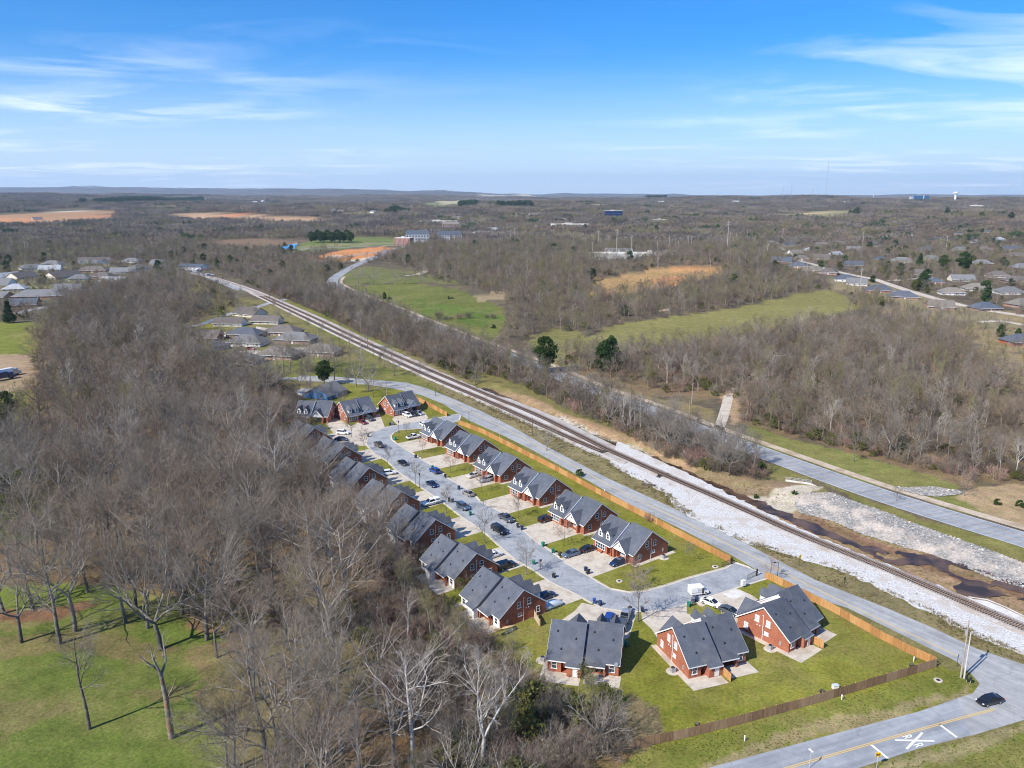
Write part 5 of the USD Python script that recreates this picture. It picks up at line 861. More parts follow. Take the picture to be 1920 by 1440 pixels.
fill(RIGHTW, 5.0, 8, (2.2, 4.6), [(T_BUSH[0], 3.6), (T_BUSH[1], 3.3), (T_BUSH[2], 3.0), (T_SHRUB[1], 3.0), (T_BUD[0], 9)], [4, 3, 2, 1.2, .6], 'brush of the wood right of the highway', 'leafless bush in the wood on the right beyond the highway', 'bush', 'bush')
# nearest ones one by one, the rest joined as mass
allt = sorted([(float(np.hypot(*w['q'][i])), g, i) for g, w in woods.items() if w['cat'] == 'tree' for i in range(len(w['q']))])
def in_view(q):
    d = depth(q[1]); px = 960 + FPX * q[0] / d; return -60 < px < 1980
vis = [a for a in allt if in_view(woods[a[1]]['q'][a[2]])][:290]; visb = [a for a in sorted([(float(np.hypot(*w['q'][i])), g, i) for g, w in woods.items() if w['cat'] == 'bush' for i in range(len(w['q']))]) if in_view(woods[a[1]]['q'][a[2]])][:290]
chosen = {(g, i) for _, g, i in vis + visb}
LM = [(tuple(P(*p)), t) for p, t in [((200, 1140), 'at the upper edge of the left lawn'), ((20, 1030), 'at the left edge below the budding trees'), ((150, 1040), 'on the brown floor above the left lawn'), ((380, 1080), 'on the brown floor beside the lawn'), ((840, 1130), 'behind the nearest duplex along the wood'), ((760, 1060), 'behind the second duplex along the wood'), ((690, 980), 'behind the third duplex along the wood'), ((630, 920), 'behind the fourth duplex along the wood'), ((570, 860), 'behind the fifth duplex along the wood'), ((500, 790), 'left of the farthest duplex along the wood'),
      ((560, 1400), 'at the bottom edge beside the leaning brown trunk'), ((700, 1400), 'at the bottom edge left of the white sycamores'), ((850, 1400), 'at the foot of the white sycamores'), ((840, 1280), 'just behind the white sycamores'), ((960, 1380), 'right of the white sycamores'), ((1020, 1310), 'below the broad dark roofed duplex'), ((1120, 1380), 'at the left end of the brown fence'), ((520, 1130), 'between the left lawn and the thicket'), ((640, 1180), 'in the thicket above the leaning brown trunk'), ((500, 1280), 'at the right end of the left lawn'),
      ((350, 850), 'in the middle of the large wood'), ((450, 960), 'in the large wood facing the duplexes'), ((150, 850), 'in the left of the large wood'), ((250, 950), 'in the large wood above the brown floor'), ((420, 740), 'below the brown roofs by the tracks'), ((250, 720), 'deep in the far large wood'), ((120, 680), 'beside the left meadow'), ((1240, 860), 'across the creek from the railway points'), ((1420, 900), 'at the creek above the stone bank'), ((1100, 780), 'where the creek nears the tracks'), ((1330, 850), 'on the creek bank below the side drive'), ((1450, 770), 'right of the side drive'), ((1600, 820), 'at the wood edge above the highway verge'), ((1750, 850), 'above the stony ditch'), ((1850, 850), 'at the right edge above the dry slope'), ((1650, 740), 'in the middle of the right wood'), ((1230, 720), 'left of the side drive')]]
STY = {**{m: s for m, s in zip(T_OAK, ['wide limbed', 'forked', 'brown twigged', 'low forked', 'high forked'])}, **{m: s for m, s in zip(T_SLIM, ['slender grey', 'slender brown', 'slender bare stemmed'])}, **{m: 'white limbed' for m in T_SYC}, T_BUSH[0]: 'brown', T_BUSH[1]: 'grey', T_BUSH[2]: 'reddish', T_SHRUB[1]: 'olive leaved', T_SHRUB[0]: 'green leaved', T_SHRUB[2]: 'dark evergreen', T_BUD[0]: 'olive budding'}
def said(w, i):
    p = w['q'][i]; t = min(LM, key=lambda a: (a[0][0] - p[0]) ** 2 + (a[0][1] - p[1]) ** 2)[1]; m_ = w['kinds'][w['k'][i]][0]; big_ = w['h'][i] > np.median(w['h'])
    return f"{'tall' if big_ else 'short'} {STY[m_]} {'leafless tree' if w['cat'] == 'tree' else 'bush'} {t}"
for _, g, i in vis + visb:
    w = woods[g]; m_, b_ = w['kinds'][w['k'][i]]; w['label'] = said(w, i)
    put(m_, w['name'], w['q'][i], w['h'][i], b_, w['rot'][i], label=w['label'], cat=w['cat'], group=w['label'].split(' ', 1)[1].replace('leafless tree', 'leafless trees').replace(' bush ', ' bushes '))
def rest(cat, name, protos, base):
    pts, hs = [], []
    for g, w in woods.items():
        if w['cat'] != cat: continue
        k = [i for i in range(len(w['q'])) if (g, i) not in chosen]; pts.append(w['q'][k]); hs.append(w['h'][k])
    q = np.vstack(pts); h = np.concatenate(hs); rg = np.random.default_rng(9); return q, h, rg
NEARM = [(trimesh.util.concatenate(bare_tree(150 + i, 13, st, 10, 6, 3, 4, .05, (5, 4, 3), crown0=.32, spread=1.05)), mt) for i, (st, mt) in enumerate([('oak', 'twig_grey'), ('fork', 'twig_brown'), ('fork', 'twig_grey'), ('slim', 'twig_olive'), ('oak', 'twig_brown'), ('fork', 'bark_dark'), ('slim', 'twig_pale')])]
q, h, rg = rest('tree', 'x', None, 13)
instancer('woodland', NEARM, on_land(q), rg.choice(7, len(q), p=[.2, .17, .2, .15, .15, .05, .08]), rg.uniform(0, 6.28, len(q)), h / 13, label='dense leafless woodland left and right of the valley', cat='woodland')
q, h, rg = rest('bush', 'x', None, 3.2)
instancer('undergrowth', MBUSH, on_land(q), rg.choice(4, len(q), p=[.4, .33, .12, .15]), rg.uniform(0, 6.28, len(q)), h / 3.2, label='brown undergrowth of bushes beneath the woodland trees', cat='undergrowth')
# ------------------------------------------------------------------ railway track: rails and single sleepers
mat('sleeper', (.095, .077, .066), (.20, .17, .145), 2.2, .95, island=.35); mat('rail_steel', (.20, .12, .085), (.30, .20, .15), 3., .6, metal=.3)
def along(line, step, s0=0.0, s1=None):
    L = LineString(line); d = np.arange(s0, L.length if s1 is None else min(s1, L.length), step); p = np.array([L.interpolate(x).coords[0] for x in d]); t = np.gradient(p, axis=0); return p, unit(t)
def obox(c, t, l, w, z0, z1):
    n = np.array([-t[1], t[0]]); return hull([[*(c + t * a * w / 2 + n * b * l / 2), z] for a in (-1, 1) for b in (-1, 1) for z in (z0, z1)])
def boxes(C, T, l, w, z0, z1, rg=None, jit=0.0):
    """many upright boxes on the ground: length l across the line, width w along it"""
    N = np.stack([-T[:, 1], T[:, 0]], 1); k = len(C); v = np.empty((k, 8, 3)); n_ = 0
    l = np.broadcast_to(l, k)[:, None]; z0 = np.broadcast_to(z0, k); z1 = np.broadcast_to(z1, k)
    for zi, z in enumerate((z0, z1)):
        for a, b in ((-1, -1), (1, -1), (1, 1), (-1, 1)):
            v[:, n_, :2] = C + T * a * w / 2 + N * b * l / 2; v[:, n_, 2] = z; n_ += 1
    f = np.array([[0, 2, 1], [0, 3, 2], [4, 5, 6], [4, 6, 7], [0, 1, 5], [0, 5, 4], [1, 2, 6], [1, 6, 5], [2, 3, 7], [2, 7, 6], [3, 0, 4], [3, 4, 7]])
    return trimesh.Trimesh(v.reshape(-1, 3), (f[None] + 8 * np.arange(k)[:, None, None]).reshape(-1, 3), process=False)
def track(line, label, single):
    t = thing('railway_track', label=label, cat='railway track'); p, d = along(line, .54); n = np.stack([-d[:, 1], d[:, 0]], 1); rg = np.random.default_rng(4)
    dist = np.hypot(p[:, 0], p[:, 1]); view = np.abs(960 + FPX * p[:, 0] / depth(p[:, 1]) - 960) < 1000
    order = np.argsort(np.where(view, dist, 1e9)); one = set(order[:single].tolist())
    p2 = p + n * rg.normal(0, .04, (len(p), 1)); z1 = .50 + rg.normal(0, .006, len(p))
    for i in sorted(one): obj('sleeper', boxes(p2[i:i + 1], d[i:i + 1], 2.6, .24, .3, z1[i]), MAT['sleeper'], t)
    o = [i for i in range(len(p)) if i not in one and dist[i] < 700]
    if o: obj('sleepers', boxes(p2[o], d[o], 2.6, .24, .3, z1[o]), MAT['sleeper'], t, kind='stuff')
    q, e = along(line, 2.5); m = np.stack([-e[:, 1], e[:, 0]], 1)
    for s in (-1, 1):
        a = q + m * s * .75; k = len(a); v = np.concatenate([np.c_[a + m * w_, np.full(k, z)][:, None] for w_, z in ((-.06, .5), (-.035, .66), (.035, .66), (.06, .5))], 1).reshape(-1, 3)
        i, j = np.meshgrid(np.arange(k - 1), np.arange(3), indexing='ij'); x = (i * 4 + j).ravel(); r = trimesh.Trimesh(v, np.vstack([np.stack([x, x + 4, x + 5], 1), np.stack([x, x + 5, x + 1], 1)]), process=False)
        if r.face_normals[1::3, 2].mean() < 0: r.invert()
        obj('rail', r, MAT['rail_steel'], t)
    return t
track(TRACK, 'main railway track running on pale gravel from the road crossing to the distance', 290)
track(SIDING[:-6] if len(SIDING) > 12 else SIDING, 'railway siding that joins the main track beside the creek', 120)
# switch stand and spare timbers
def small(name, label, cat, loc_, rot, parts, group=None):
    s = thing(name, (loc_[0], loc_[1], loc_[2] if len(loc_) > 2 else 0.0), rot, label=label, cat=cat, group=group)
    for nm, me, ma in parts: obj(nm, me, MAT[ma], s)
    return s
mat('yellow_sign', (.78, .46, .02), None, rough=.5); mat('green_bin', (.012, .16, .105), (.02, .2, .13), 3., .5); mat('navy_bin', (.02, .03, .075), (.03, .045, .1), 3., .5); mat('black_bin', (.02, .022, .026), (.035, .036, .04), 3., .5); mat('blue_bin', (.02, .07, .30), (.03, .09, .34), 3., .5); mat('lid_yellow', (.85, .62, .02), None, rough=.4); mat('grey_bin', (.10, .12, .15), (.14, .16, .19), 3., .5)
mat('pole_wood', (.30, .25, .20), (.40, .35, .29), 1.5, .9, aniso=(3, 3, .3)); mat('pole_dark', (.09, .065, .05), (.14, .11, .09), 1.5, .9); mat('pole_pale', (.46, .44, .41), (.56, .535, .50), 1.5, .7); mat('galvanised', (.55, .57, .58), (.62, .64, .65), 2., .45, metal=.3)
small('switch_stand', 'dark switch stand and long timbers beside the railway points', 'switch stand', P(1244, 893), 35, [('timber', bx(-2.6, 2.2, -.5, -.2, .3, .56), 'sleeper'), ('timber', bx(-2.6, 2.2, .2, .5, .3, .56), 'sleeper'), ('lever_box', [bx(-2.4, -1.9, -.25, .25, .56, 1.0), cyl([-2.1, 0, 1], [-2.1, 0, 1.7], .04, 6)], 'dark_metal')])
small('timber_stack', 'pile of old rusty-brown sleepers lying at the edge of the white gravel', 'timber stack', P(1216, 910), -18, [('timber', bx(-2, 2, -.7 + .36 * k, -.42 + .36 * k, .03, .28), 'sleeper') for k in range(4)] + [('timber', bx(-1.8, 1.9, -.5, -.22, .285, .53), 'sleeper')])

# ------------------------------------------------------------------ fences
mat('fence_new', (.50, .235, .075), (.62, .335, .12), 1.4, .8, 5, island=.26, aniso=(3, 3, .4)); mat('fence_old', (.30, .175, .095), (.43, .27, .155), 1.4, .85, 5, island=.28, aniso=(3, 3, .4)); mat('fence_new_light', (.55, .28, .10), (.66, .385, .155), 1.4, .8, 5, island=.24, aniso=(3, 3, .4)); mat('fence_new_dark', (.42, .195, .065), (.54, .28, .10), 1.4, .8, 5, island=.28, aniso=(3, 3, .4)); mat('fence_old_light', (.34, .215, .125), (.48, .315, .19), 1.4, .85, 5, island=.26, aniso=(3, 3, .4)); mat('fence_old_dark', (.24, .135, .072), (.36, .22, .125), 1.4, .85, 5, island=.3, aniso=(3, 3, .4)); mat('fence_rail', (.50, .28, .11), (.60, .36, .16), 2., .85); mat('fence_pale', (.48, .38, .26), (.58, .48, .35), 1.5, .85, island=.12)
def fence(label, pts, mt, rails_side, h=1.8, group='timber fences round the estate', name='timber_fence', post_step=2.44, ground=False):
    t = thing(name, label=label, cat='fence', group=group); line = np.array(pts, float); L = LineString(line); rg = np.random.default_rng(int(L.length * 10))
    p, d = along(line, .148); n = np.stack([-d[:, 1], d[:, 0]], 1); top = h + rg.normal(0, .015, len(p)); gz = hgt(p[:, 0], p[:, 1]) if ground else 0
    pan = (np.arange(len(p)) * .148 / post_step).astype(int); ph = rg.normal(0, .03, pan.max() + 1); pt = rg.integers(0, 3, pan.max() + 1); top = top + ph[pan]; pc_ = p + n * rg.normal(0, .004, (len(p), 1))
    for v_ in range(3):
        k_ = pt[pan] == v_
        if k_.any(): obj('boards', boxes(pc_[k_], d[k_], .022, .136, .05, top[k_]), MAT[mt + ['', '_light', '_dark'][v_]] if mt + '_light' in MAT else MAT[mt], t, kind='stuff')
    q, e = along(line, post_step); m = np.stack([-e[:, 1], e[:, 0]], 1)
    for k in range(len(q)):
        c = q[k] + m[k] * rails_side * .10; obj('post', boxes(c[None], e[k:k + 1], .09, .09, 0, h + .07), MAT['fence_rail'], t)
    c = [tuple(a) for a in line]
    for z in (.35, h * .52, h - .25):
        q2, e2 = along(line, max(1.2, min(6, L.length / 3))); m2 = np.stack([-e2[:, 1], e2[:, 0]], 1); mid = (q2[:-1] + q2[1:]) / 2; dd = q2[1:] - q2[:-1]; ln = np.linalg.norm(dd, axis=1)
        obj('rail', trimesh.util.concatenate([boxes((mid[i] + m2[i] * rails_side * .045)[None], unit(dd[i:i + 1]), .04, ln[i], z, z + .09) for i in range(len(mid))]), MAT['fence_rail'], t)
    return t
F_LONG = W([(860, 796), (905, 813), (960, 841), (1040, 882), (1120, 926), (1200, 967), (1290, 1015), (1369, 1056)])
fence('long orange board fence between the fenced row of duplexes and the road', F_LONG, 'fence_new', 1)
fence('short orange board fence beside the cul-de-sac duplex with three parked cars', W([(781, 751), (800, 760), (838, 781)]), 'fence_new', 1)
fence('orange board fence on the railway side of the two corner duplexes', W([(1434, 1084), (1480, 1106), (1560, 1147), (1650, 1198), (1700, 1224), (1753, 1248)]), 'fence_new', 1)
fence('weathered brown board fence along the main road behind the back lawn', W([(1755, 1251), (1700, 1268), (1620, 1292), (1520, 1322), (1400, 1355), (1290, 1383), (1200, 1402), (1150, 1412)]), 'fence_old', -1)
def screen(k, x, y0, y1, lab, mt='fence_new'):
    a, b = loc(k, x, y0), loc(k, x, y1); fence(lab, [a, b], mt, -1, 1.75, 'patio privacy screens', 'privacy_screen', 1.4)
screen('B2', -.2, 6.9, 9.2, 'orange board screen on the patio of the duplex left of the corner one'); screen('B3', -.2, 6.9, 9.2, 'orange board screen on the patio of the duplex at the railway corner')
fence('pale board screen beside the drive of the nearest duplex along the wood', [loc('L7', -6.7, -3.6), loc('L7', -10.2, -2.4)], 'fence_pale', 1, 1.7, 'patio privacy screens', 'privacy_screen', 1.2)

# ------------------------------------------------------------------ vehicles
PAINT = {}
def paint(name, c, metal=.0, rough=.28):
    MAT['paint_' + name] = usdkit.material(stage, '/World/Looks/paint_' + name, {'p': ('principled_bsdf', {'base_color': c, 'roughness': rough, 'metallic': metal, 'coat_weight': .6, 'coat_roughness': .06})}, [], surface='p.BSDF')
for n_, c_, me in (('white', (.78, .78, .77), 0), ('black', (.012, .012, .014), 0), ('silver', (.46, .48, .50), .5), ('navy', (.015, .03, .085), .2), ('blue', (.02, .06, .26), .2), ('grey', (.10, .115, .13), .4), ('bluegrey', (.13, .18, .24), .4), ('tan', (.36, .33, .27), .4), ('maroon', (.16, .02, .022), .1), ('brown', (.13, .10, .075), .3), ('beige', (.55, .51, .44), .1), ('darkred', (.035, .012, .012), .1), ('cover', (.50, .56, .60), 0), ('red', (.30, .02, .02), 0)): paint(n_, c_, me)
glassmat('car_glass', (.012, .016, .022), .04); mat('tyre', (.018, .018, .019), None, rough=.9); mat('hub', (.42, .43, .44), None, rough=.35, metal=.6); mat('tail_lamp', (.35, .015, .012), None, rough=.3); mat('head_lamp', (.7, .72, .74), None, rough=.15); mat('bumper_dark', (.03, .03, .032), None, rough=.6)
def loft(st):
    """stations along x: (x, half width, z bottom, z top, shoulder inset) joined to one shell"""
    v = []
    for x, w, z0, z1, s in st: v.append([(x, -w * .93, z0), (x, -w, z0 + (z1 - z0) * .35), (x, -w * .985, z0 + (z1 - z0) * .72), (x, -w + s, z1), (x, w - s, z1), (x, w * .985, z0 + (z1 - z0) * .72), (x, w, z0 + (z1 - z0) * .35), (x, w * .93, z0)])
    v = np.array(v); k = len(st); f = []
    for i in range(k - 1):
        for j in range(8): a, b, c, d = i * 8 + j, i * 8 + (j + 1) % 8, (i + 1) * 8 + (j + 1) % 8, (i + 1) * 8 + j; f += [[a, b, c], [a, c, d]]
    for o in (0, (k - 1) * 8):
        for j in range(1, 7): f.append([o, o + j + 1, o + j] if o == 0 else [o, o + j, o + j + 1])
    m = trimesh.Trimesh(v.reshape(-1, 3), f, process=False); 
    if m.volume < 0: m.invert()
    return m
CARS = {  # length, half width, body stations, glass house (front base, front top, rear top, rear base), belt, roof
    'sedan': (4.75, .90, [(-2.37, .72, .42, .80, .10), (-2.25, .84, .28, .92, .10), (-1.3, .90, .22, .97, .12), (.0, .90, .22, .95, .12), (1.1, .90, .22, .93, .12), (2.0, .86, .25, .78, .16), (2.36, .70, .35, .62, .16)], (1.25, .35, -1.0, -1.95), .93, 1.45),
    'hatch': (4.2, .87, [(-2.1, .74, .42, .95, .10), (-2.0, .83, .28, 1.0, .10), (-1.2, .87, .22, 1.0, .12), (.0, .87, .22, .97, .12), (1.0, .87, .22, .95, .12), (1.8, .83, .25, .8, .16), (2.1, .70, .35, .65, .16)], (1.2, .4, -1.5, -2.0), .95, 1.5),
    'suv': (4.75, .94, [(-2.37, .82, .48, 1.02, .08), (-2.25, .92, .34, 1.08, .08), (-1.2, .94, .28, 1.08, .10), (.0, .94, .28, 1.06, .10), (1.1, .94, .28, 1.04, .12), (2.1, .9, .32, .96, .14), (2.37, .78, .42, .78, .14)], (1.25, .55, -1.85, -2.25), 1.05, 1.72),
    'big_suv': (5.2, 1.0, [(-2.6, .9, .5, 1.15, .08), (-2.48, .98, .38, 1.2, .08), (-1.2, 1.0, .32, 1.2, .10), (.0, 1.0, .32, 1.18, .10), (1.2, 1.0, .32, 1.16, .12), (2.3, .96, .36, 1.08, .14), (2.6, .84, .46, .86, .14)], (1.3, .7, -2.2, -2.5), 1.17, 1.9),
    'van': (5.0, .97, [(-2.5, .86, .45, 1.05, .08), (-2.38, .95, .3, 1.1, .08), (-1.2, .97, .25, 1.1, .10), (.0, .97, .25, 1.06, .10), (1.2, .97, .25, 1.02, .12), (2.2, .92, .3, .86, .16), (2.5, .78, .4, .7, .16)], (1.6, .75, -2.05, -2.4), 1.06, 1.75),
    'pickup': (5.5, .97, [(-2.75, .92, .5, 1.05, .06), (-2.65, .95, .4, 1.1, .06), (-1.2, .97, .36, 1.1, .06), (.0, .97, .36, 1.1, .10), (1.2, .97, .36, 1.12, .12), (2.4, .93, .4, 1.04, .14), (2.75, .8, .48, .8, .14)], (1.15, .55, -.75, -.95), 1.1, 1.82)}
def vehicle(kind, col, px, py, heading, label, cat='car', z=0.0, canopy=False, name='parked_car', group=None, cover_=False):
    L, hw, st, (fb, ft, rt, rb), zb, zr = CARS[kind]; q = P(px, py); s = thing(name, (q[0], q[1], .03 + z), heading, label=label, cat=cat, group=group); pm = MAT['paint_' + col]
    obj('body', loft(st), pm, s, smooth=40)
    gw, rw = hw - .10, hw - .25
    cab = hull([[fb, y, zb - .03] for y in (-gw, gw)] + [[rb, y, zb - .03] for y in (-gw, gw)] + [[ft, y, zr - .05] for y in (-rw, rw)] + [[rt, y, zr - .05] for y in (-rw, rw)])
    if cover_:
        obj('fabric_cover', hull(np.vstack([cab.vertices * [1.02, 1.06, 1.02], loft(st).vertices * [1.02, 1.04, 1.0]])), pm, s, smooth=50)
    else:
        obj('window', cab, MAT['car_glass'], s)
        roof = hull([[ft - .03, y, zr - .06] for y in (-rw - .02, rw + .02)] + [[rt + .03, y, zr - .06] for y in (-rw - .02, rw + .02)] + [[ft - .2, y, zr] for y in (-rw + .1, rw - .1)] + [[rt + .2, y, zr - .01] for y in (-rw + .1, rw - .1)])
        obj('roof', roof, pm, s, smooth=40)
        pl = []
        for y0, y1 in ((-gw - .01, -rw - .01), (gw + .01, rw + .01)):
            for xb, xt in ((fb, ft), (rb, rt)) + (((.15, -.02),) if kind != 'pickup' else ()): pl.append(cyl([xb, y0, zb], [xt, y1, zr - .05], .045, 5))
        obj('pillar', pl, pm, s)
    if kind == 'pickup':
        if canopy: obj('canopy', hull([[-.97, y, z_] for y in (-.9, .9) for z_ in (1.08,)] + [[-2.7, y, 1.08] for y in (-.9, .9)] + [[-1.0, y, 1.78] for y in (-.75, .75)] + [[-2.6, y, 1.75] for y in (-.75, .75)]), pm, s); obj('canopy_window', [bx(-2.4, -1.3, -.86, -.84, 1.25, 1.6), bx(-2.4, -1.3, .84, .86, 1.25, 1.6)], MAT['car_glass'], s)
        else: obj('load_bed', bx(-2.6, -1.05, -.78, .78, 1.095, 1.112), MAT['bumper_dark'], s)
    wb = L * .295; wr = .33 if kind in ('sedan', 'hatch') else .38
    for x in (wb, -wb):
        for y in (-hw + .1, hw - .1):
            w = obj('wheel', cyl([x, y - .11, wr], [x, y + .11, wr], wr, 14), MAT['tyre'], s); o = .115 * (1 if y > 0 else -1); obj('rim', cyl([x, y + o - .01, wr], [x, y + o + .012, wr], wr * .62, 10), MAT['hub'], w)
    fx, rx = st[-1][0], st[0][0]
    if not cover_:
        for y in (-1, 1):
            obj('headlight', bx(fx - .32, fx - .06, *sorted((y * (hw - .32), y * (hw - .10))), st[-2][3] - .2, st[-2][3] - .06), MAT['head_lamp'], s); obj('tail_light', bx(rx - .01, rx + .14, *sorted((y * (hw - .30), y * (hw - .06))), st[1][3] - .26, st[1][3] - .08), MAT['tail_lamp'], s)
        obj('windscreen_wiper', bx(fb + .02, fb + .06, -.4, .5, zb - .02, zb + .01), MAT['bumper_dark'], s)
    obj('bumper', [bx(fx - .1, fx + .03, -hw * .74, hw * .74, .34, .5), bx(rx - .03, rx + .1, -hw * .76, hw * .76, .36, .55)], MAT['bumper_dark'] if kind in ('pickup', 'suv', 'big_suv') else pm, s)
    return s
SA = -54.4                                                   # heading along the street towards the corner; drives run across it
D_IN, D_OUT = SA + 90, SA - 90
for a in [
    ('sedan', 'black', 1855, 1318, 197, 'black sedan driving on the main road past the corner'),
    ('suv', 'white', 764, 781, -50, 'white SUV in the drive of the cul-de-sac duplex, left of two other cars'), ('suv', 'black', 775, 779, -50, 'dark SUV between the white and the silver car in the cul-de-sac drive'), ('sedan', 'silver', 785.5, 777, -50, 'silver sedan on the right of three cars in the cul-de-sac drive'),
    ('sedan', 'maroon', 680, 794, -52, 'maroon car behind a bare tree in front of the sunlit cul-de-sac gable'), ('suv', 'grey', 693, 788, -52, 'grey SUV beside the maroon car in front of the sunlit cul-de-sac gable'),
    ('suv', 'white', 643, 814, -8, 'white SUV parked broadside left of the cul-de-sac'), ('sedan', 'navy', 640, 826, -10, 'dark blue sedan in the shade in front of the white broadside SUV'),
    ('pickup', 'brown', 711, 837, SA - 2, 'dark brown pickup at the kerb left of the grass island'), ('pickup', 'white', 776, 822, D_IN, 'white pickup in the drive beside the grass island'),
    ('hatch', 'white', 795, 799, SA, 'white car half hidden behind the duplex at the grass island'),
    ('sedan', 'black', 755.5, 871, SA, 'dark sedan at the left kerb just below the cul-de-sac'), ('suv', 'white', 728.5, 890, 22, 'white SUV in a drive along the wood, behind three dark gables'),
    ('suv', 'blue', 815, 886, SA + 180, 'bright blue SUV at the right kerb beside a green bin'), ('sedan', 'navy', 810, 911, SA, 'navy sedan at the left kerb across from the blue SUV'),
    ('sedan', 'beige', 888, 894, D_OUT + 6, 'cream sedan in a drive of the fenced row, next to a silver SUV'), ('suv', 'silver', 912, 902.5, D_OUT, 'silver SUV in a drive of the fenced row, next to a cream sedan'),
    ('sedan', 'tan', 877.5, 928, SA + 180, 'tan sedan at the right kerb beside a bare lawn strip'), ('suv', 'bluegrey', 868, 953.5, SA, 'blue-grey SUV at the left kerb next to a green bin'),
    ('pickup', 'grey', 949, 975.5, SA, 'dark grey pickup at the right kerb'), ('big_suv', 'black', 936, 998, SA, 'big black SUV at the left kerb in mid street'),
    ('suv', 'darkred', 1024, 977, D_IN, 'dark red SUV in a drive of the fenced row'), ('sedan', 'black', 1103, 1032.5, D_IN, 'black sedan behind a blue-grey car on the drive near the corner lawn'), ('sedan', 'bluegrey', 1070.5, 1042, D_IN + 178, 'blue-grey sedan at the street end of the drive near two green bins'),
    ('sedan', 'navy', 1159, 1058, D_OUT, 'navy sedan beside the brick gable next to the corner lawn'), ('sedan', 'white', 925, 1044, D_IN, 'white sedan peeping out behind the dormers of a duplex along the wood'),
    ('big_suv', 'black', 948, 1065, D_IN, 'black SUV beside the brick gable of the second duplex along the wood'), ('sedan', 'navy', 1024, 1121, D_IN, 'dark blue sedan beside the car under a cover'),
    ('suv', 'blue', 1142, 1165, 70, 'blue SUV seen between two gables of the broad dark roof'), ('pickup', 'silver', 1172, 1160, 72, 'pale pickup loaded with gear beside the broad dark roofed duplex'), ('suv', 'grey', 1167, 1175, 75, 'grey SUV at the right end of the broad dark roofed duplex'),
    ('sedan', 'white', 1333, 1134, -44, 'white sedan with a black roof in the drive behind the mail van'), ('sedan', 'grey', 1368, 1150, -46, 'dark grey sedan next to the brick wall with a yellow-lidded bin')]:
    vehicle(a[0], a[1], a[2], a[3], a[4], a[5], name='driving_car' if a[0:2] == ('sedan', 'black') and a[2] == 1855 else ('pickup_truck' if a[0] == 'pickup' else 'parked_car'), cat='pickup truck' if a[0] == 'pickup' else 'car')
vehicle('pickup', 'white', 808, 946, D_OUT, 'white pickup with a white canopy in a drive along the wood', 'pickup truck', canopy=True, name='pickup_truck')
vehicle('sedan', 'cover', 1036, 1138, D_IN, 'car under a pale grey-blue fabric cover beside the nearest duplex along the wood', 'car', cover_=True, name='covered_car')
# the mail van: boxy body, short bonnet
q = P(1310, 1114); v_ = thing('mail_van', (q[0], q[1], .03), 14, label='white boxy mail van with an open side door standing on the inner street', cat='van')
obj('body', [hull([[-2.2, y, z] for y in (-.95, .95) for z in (.45, 2.05)] + [[1.05, y, z] for y in (-.95, .95) for z in (.45,)] + [[.75, y, 2.0] for y in (-.9, .9)])], MAT['paint_white'], v_)
obj('roof', hull([[-2.25, y, 2.055] for y in (-.97, .97)] + [[.8, y, 2.03] for y in (-.93, .93)] + [[-2.1, y, 2.16] for y in (-.85, .85)] + [[.6, y, 2.14] for y in (-.82, .82)]), MAT['paint_white'], v_)
obj('bonnet', hull([[1.0, y, z] for y in (-.85, .85) for z in (.45, 1.2)] + [[2.0, y, .45] for y in (-.8, .8)] + [[1.95, y, .95] for y in (-.75, .75)]), MAT['paint_white'], v_)
obj('windscreen', hull([[1.08, y, 1.15] for y in (-.82, .82)] + [[.80, y, 1.92] for y in (-.8, .8)] + [[1.04, y, 1.15] for y in (-.82, .82)]), MAT['car_glass'], v_)
for x0, x1, z0, z1 in ((-.75, -.35, 1.15, 1.75), (-.25, .1, 1.15, 1.75)): obj('side_window', bx(x0, x1, -.975, -.952, z0, z1), MAT['window_blind'], v_)
obj('open_door', bx(.25, .72, -.972, -.951, .55, 1.85), MAT['dark_recess'], v_); obj('rear_door', bx(-2.235, -2.202, -.8, .8, .55, 1.8), MAT['paint_white'], v_); obj('side_stripe', [bx(-2.1, .15, -.962, -.953, .86, .94)], MAT['paint_navy'], v_)
for x in (-1.3, 1.25):
    for y in (-.82, .82): w_ = obj('wheel', cyl([x, y - .1, .36], [x, y + .1, .36], .36, 14), MAT['tyre'], v_); obj('rim', cyl([x, y + .105 * np.sign(y) - .01, .36], [x, y + .105 * np.sign(y) + .01, .36], .2, 10), MAT['hub'], w_)

# ------------------------------------------------------------------ wheeled bins
def bin_(px, py, col, label, rot=0, lid=None, open_=False):
    q = P(px, py); s = thing('wheeled_bin', (q[0], q[1], .03), rot, label=label, cat='bin', group='wheeled bins set out along the street'); m_ = MAT[col + '_bin']
    obj('body', hull([[x, y, .08] for x in (-.26, .26) for y in (-.24, .28)] + [[x, y, 1.0] for x in (-.33, .33) for y in (-.36, .36)]), m_, s)
    lm = hull([[x, y, 1.005] for x in (-.36, .36) for y in (-.4, .4)] + [[x, y, 1.1] for x in (-.26, .26) for y in (-.3, .26)])
    if open_: lm = moved(lm, (0, 0, 0)); lm.apply_transform(trimesh.transformations.rotation_matrix(math.radians(-100), [1, 0, 0], [0, .4, 1.0]))
    obj('lid', lm, MAT[lid] if lid else m_, s)
    for x in (-.31, .31): obj('wheel', cyl([x - .04, .33, .14], [x + .04, .33, .14], .14, 10), MAT['tyre'], s)
    obj('handle', bx(-.25, .25, .40, .46, .9, .96), MAT['black_plastic'], s)
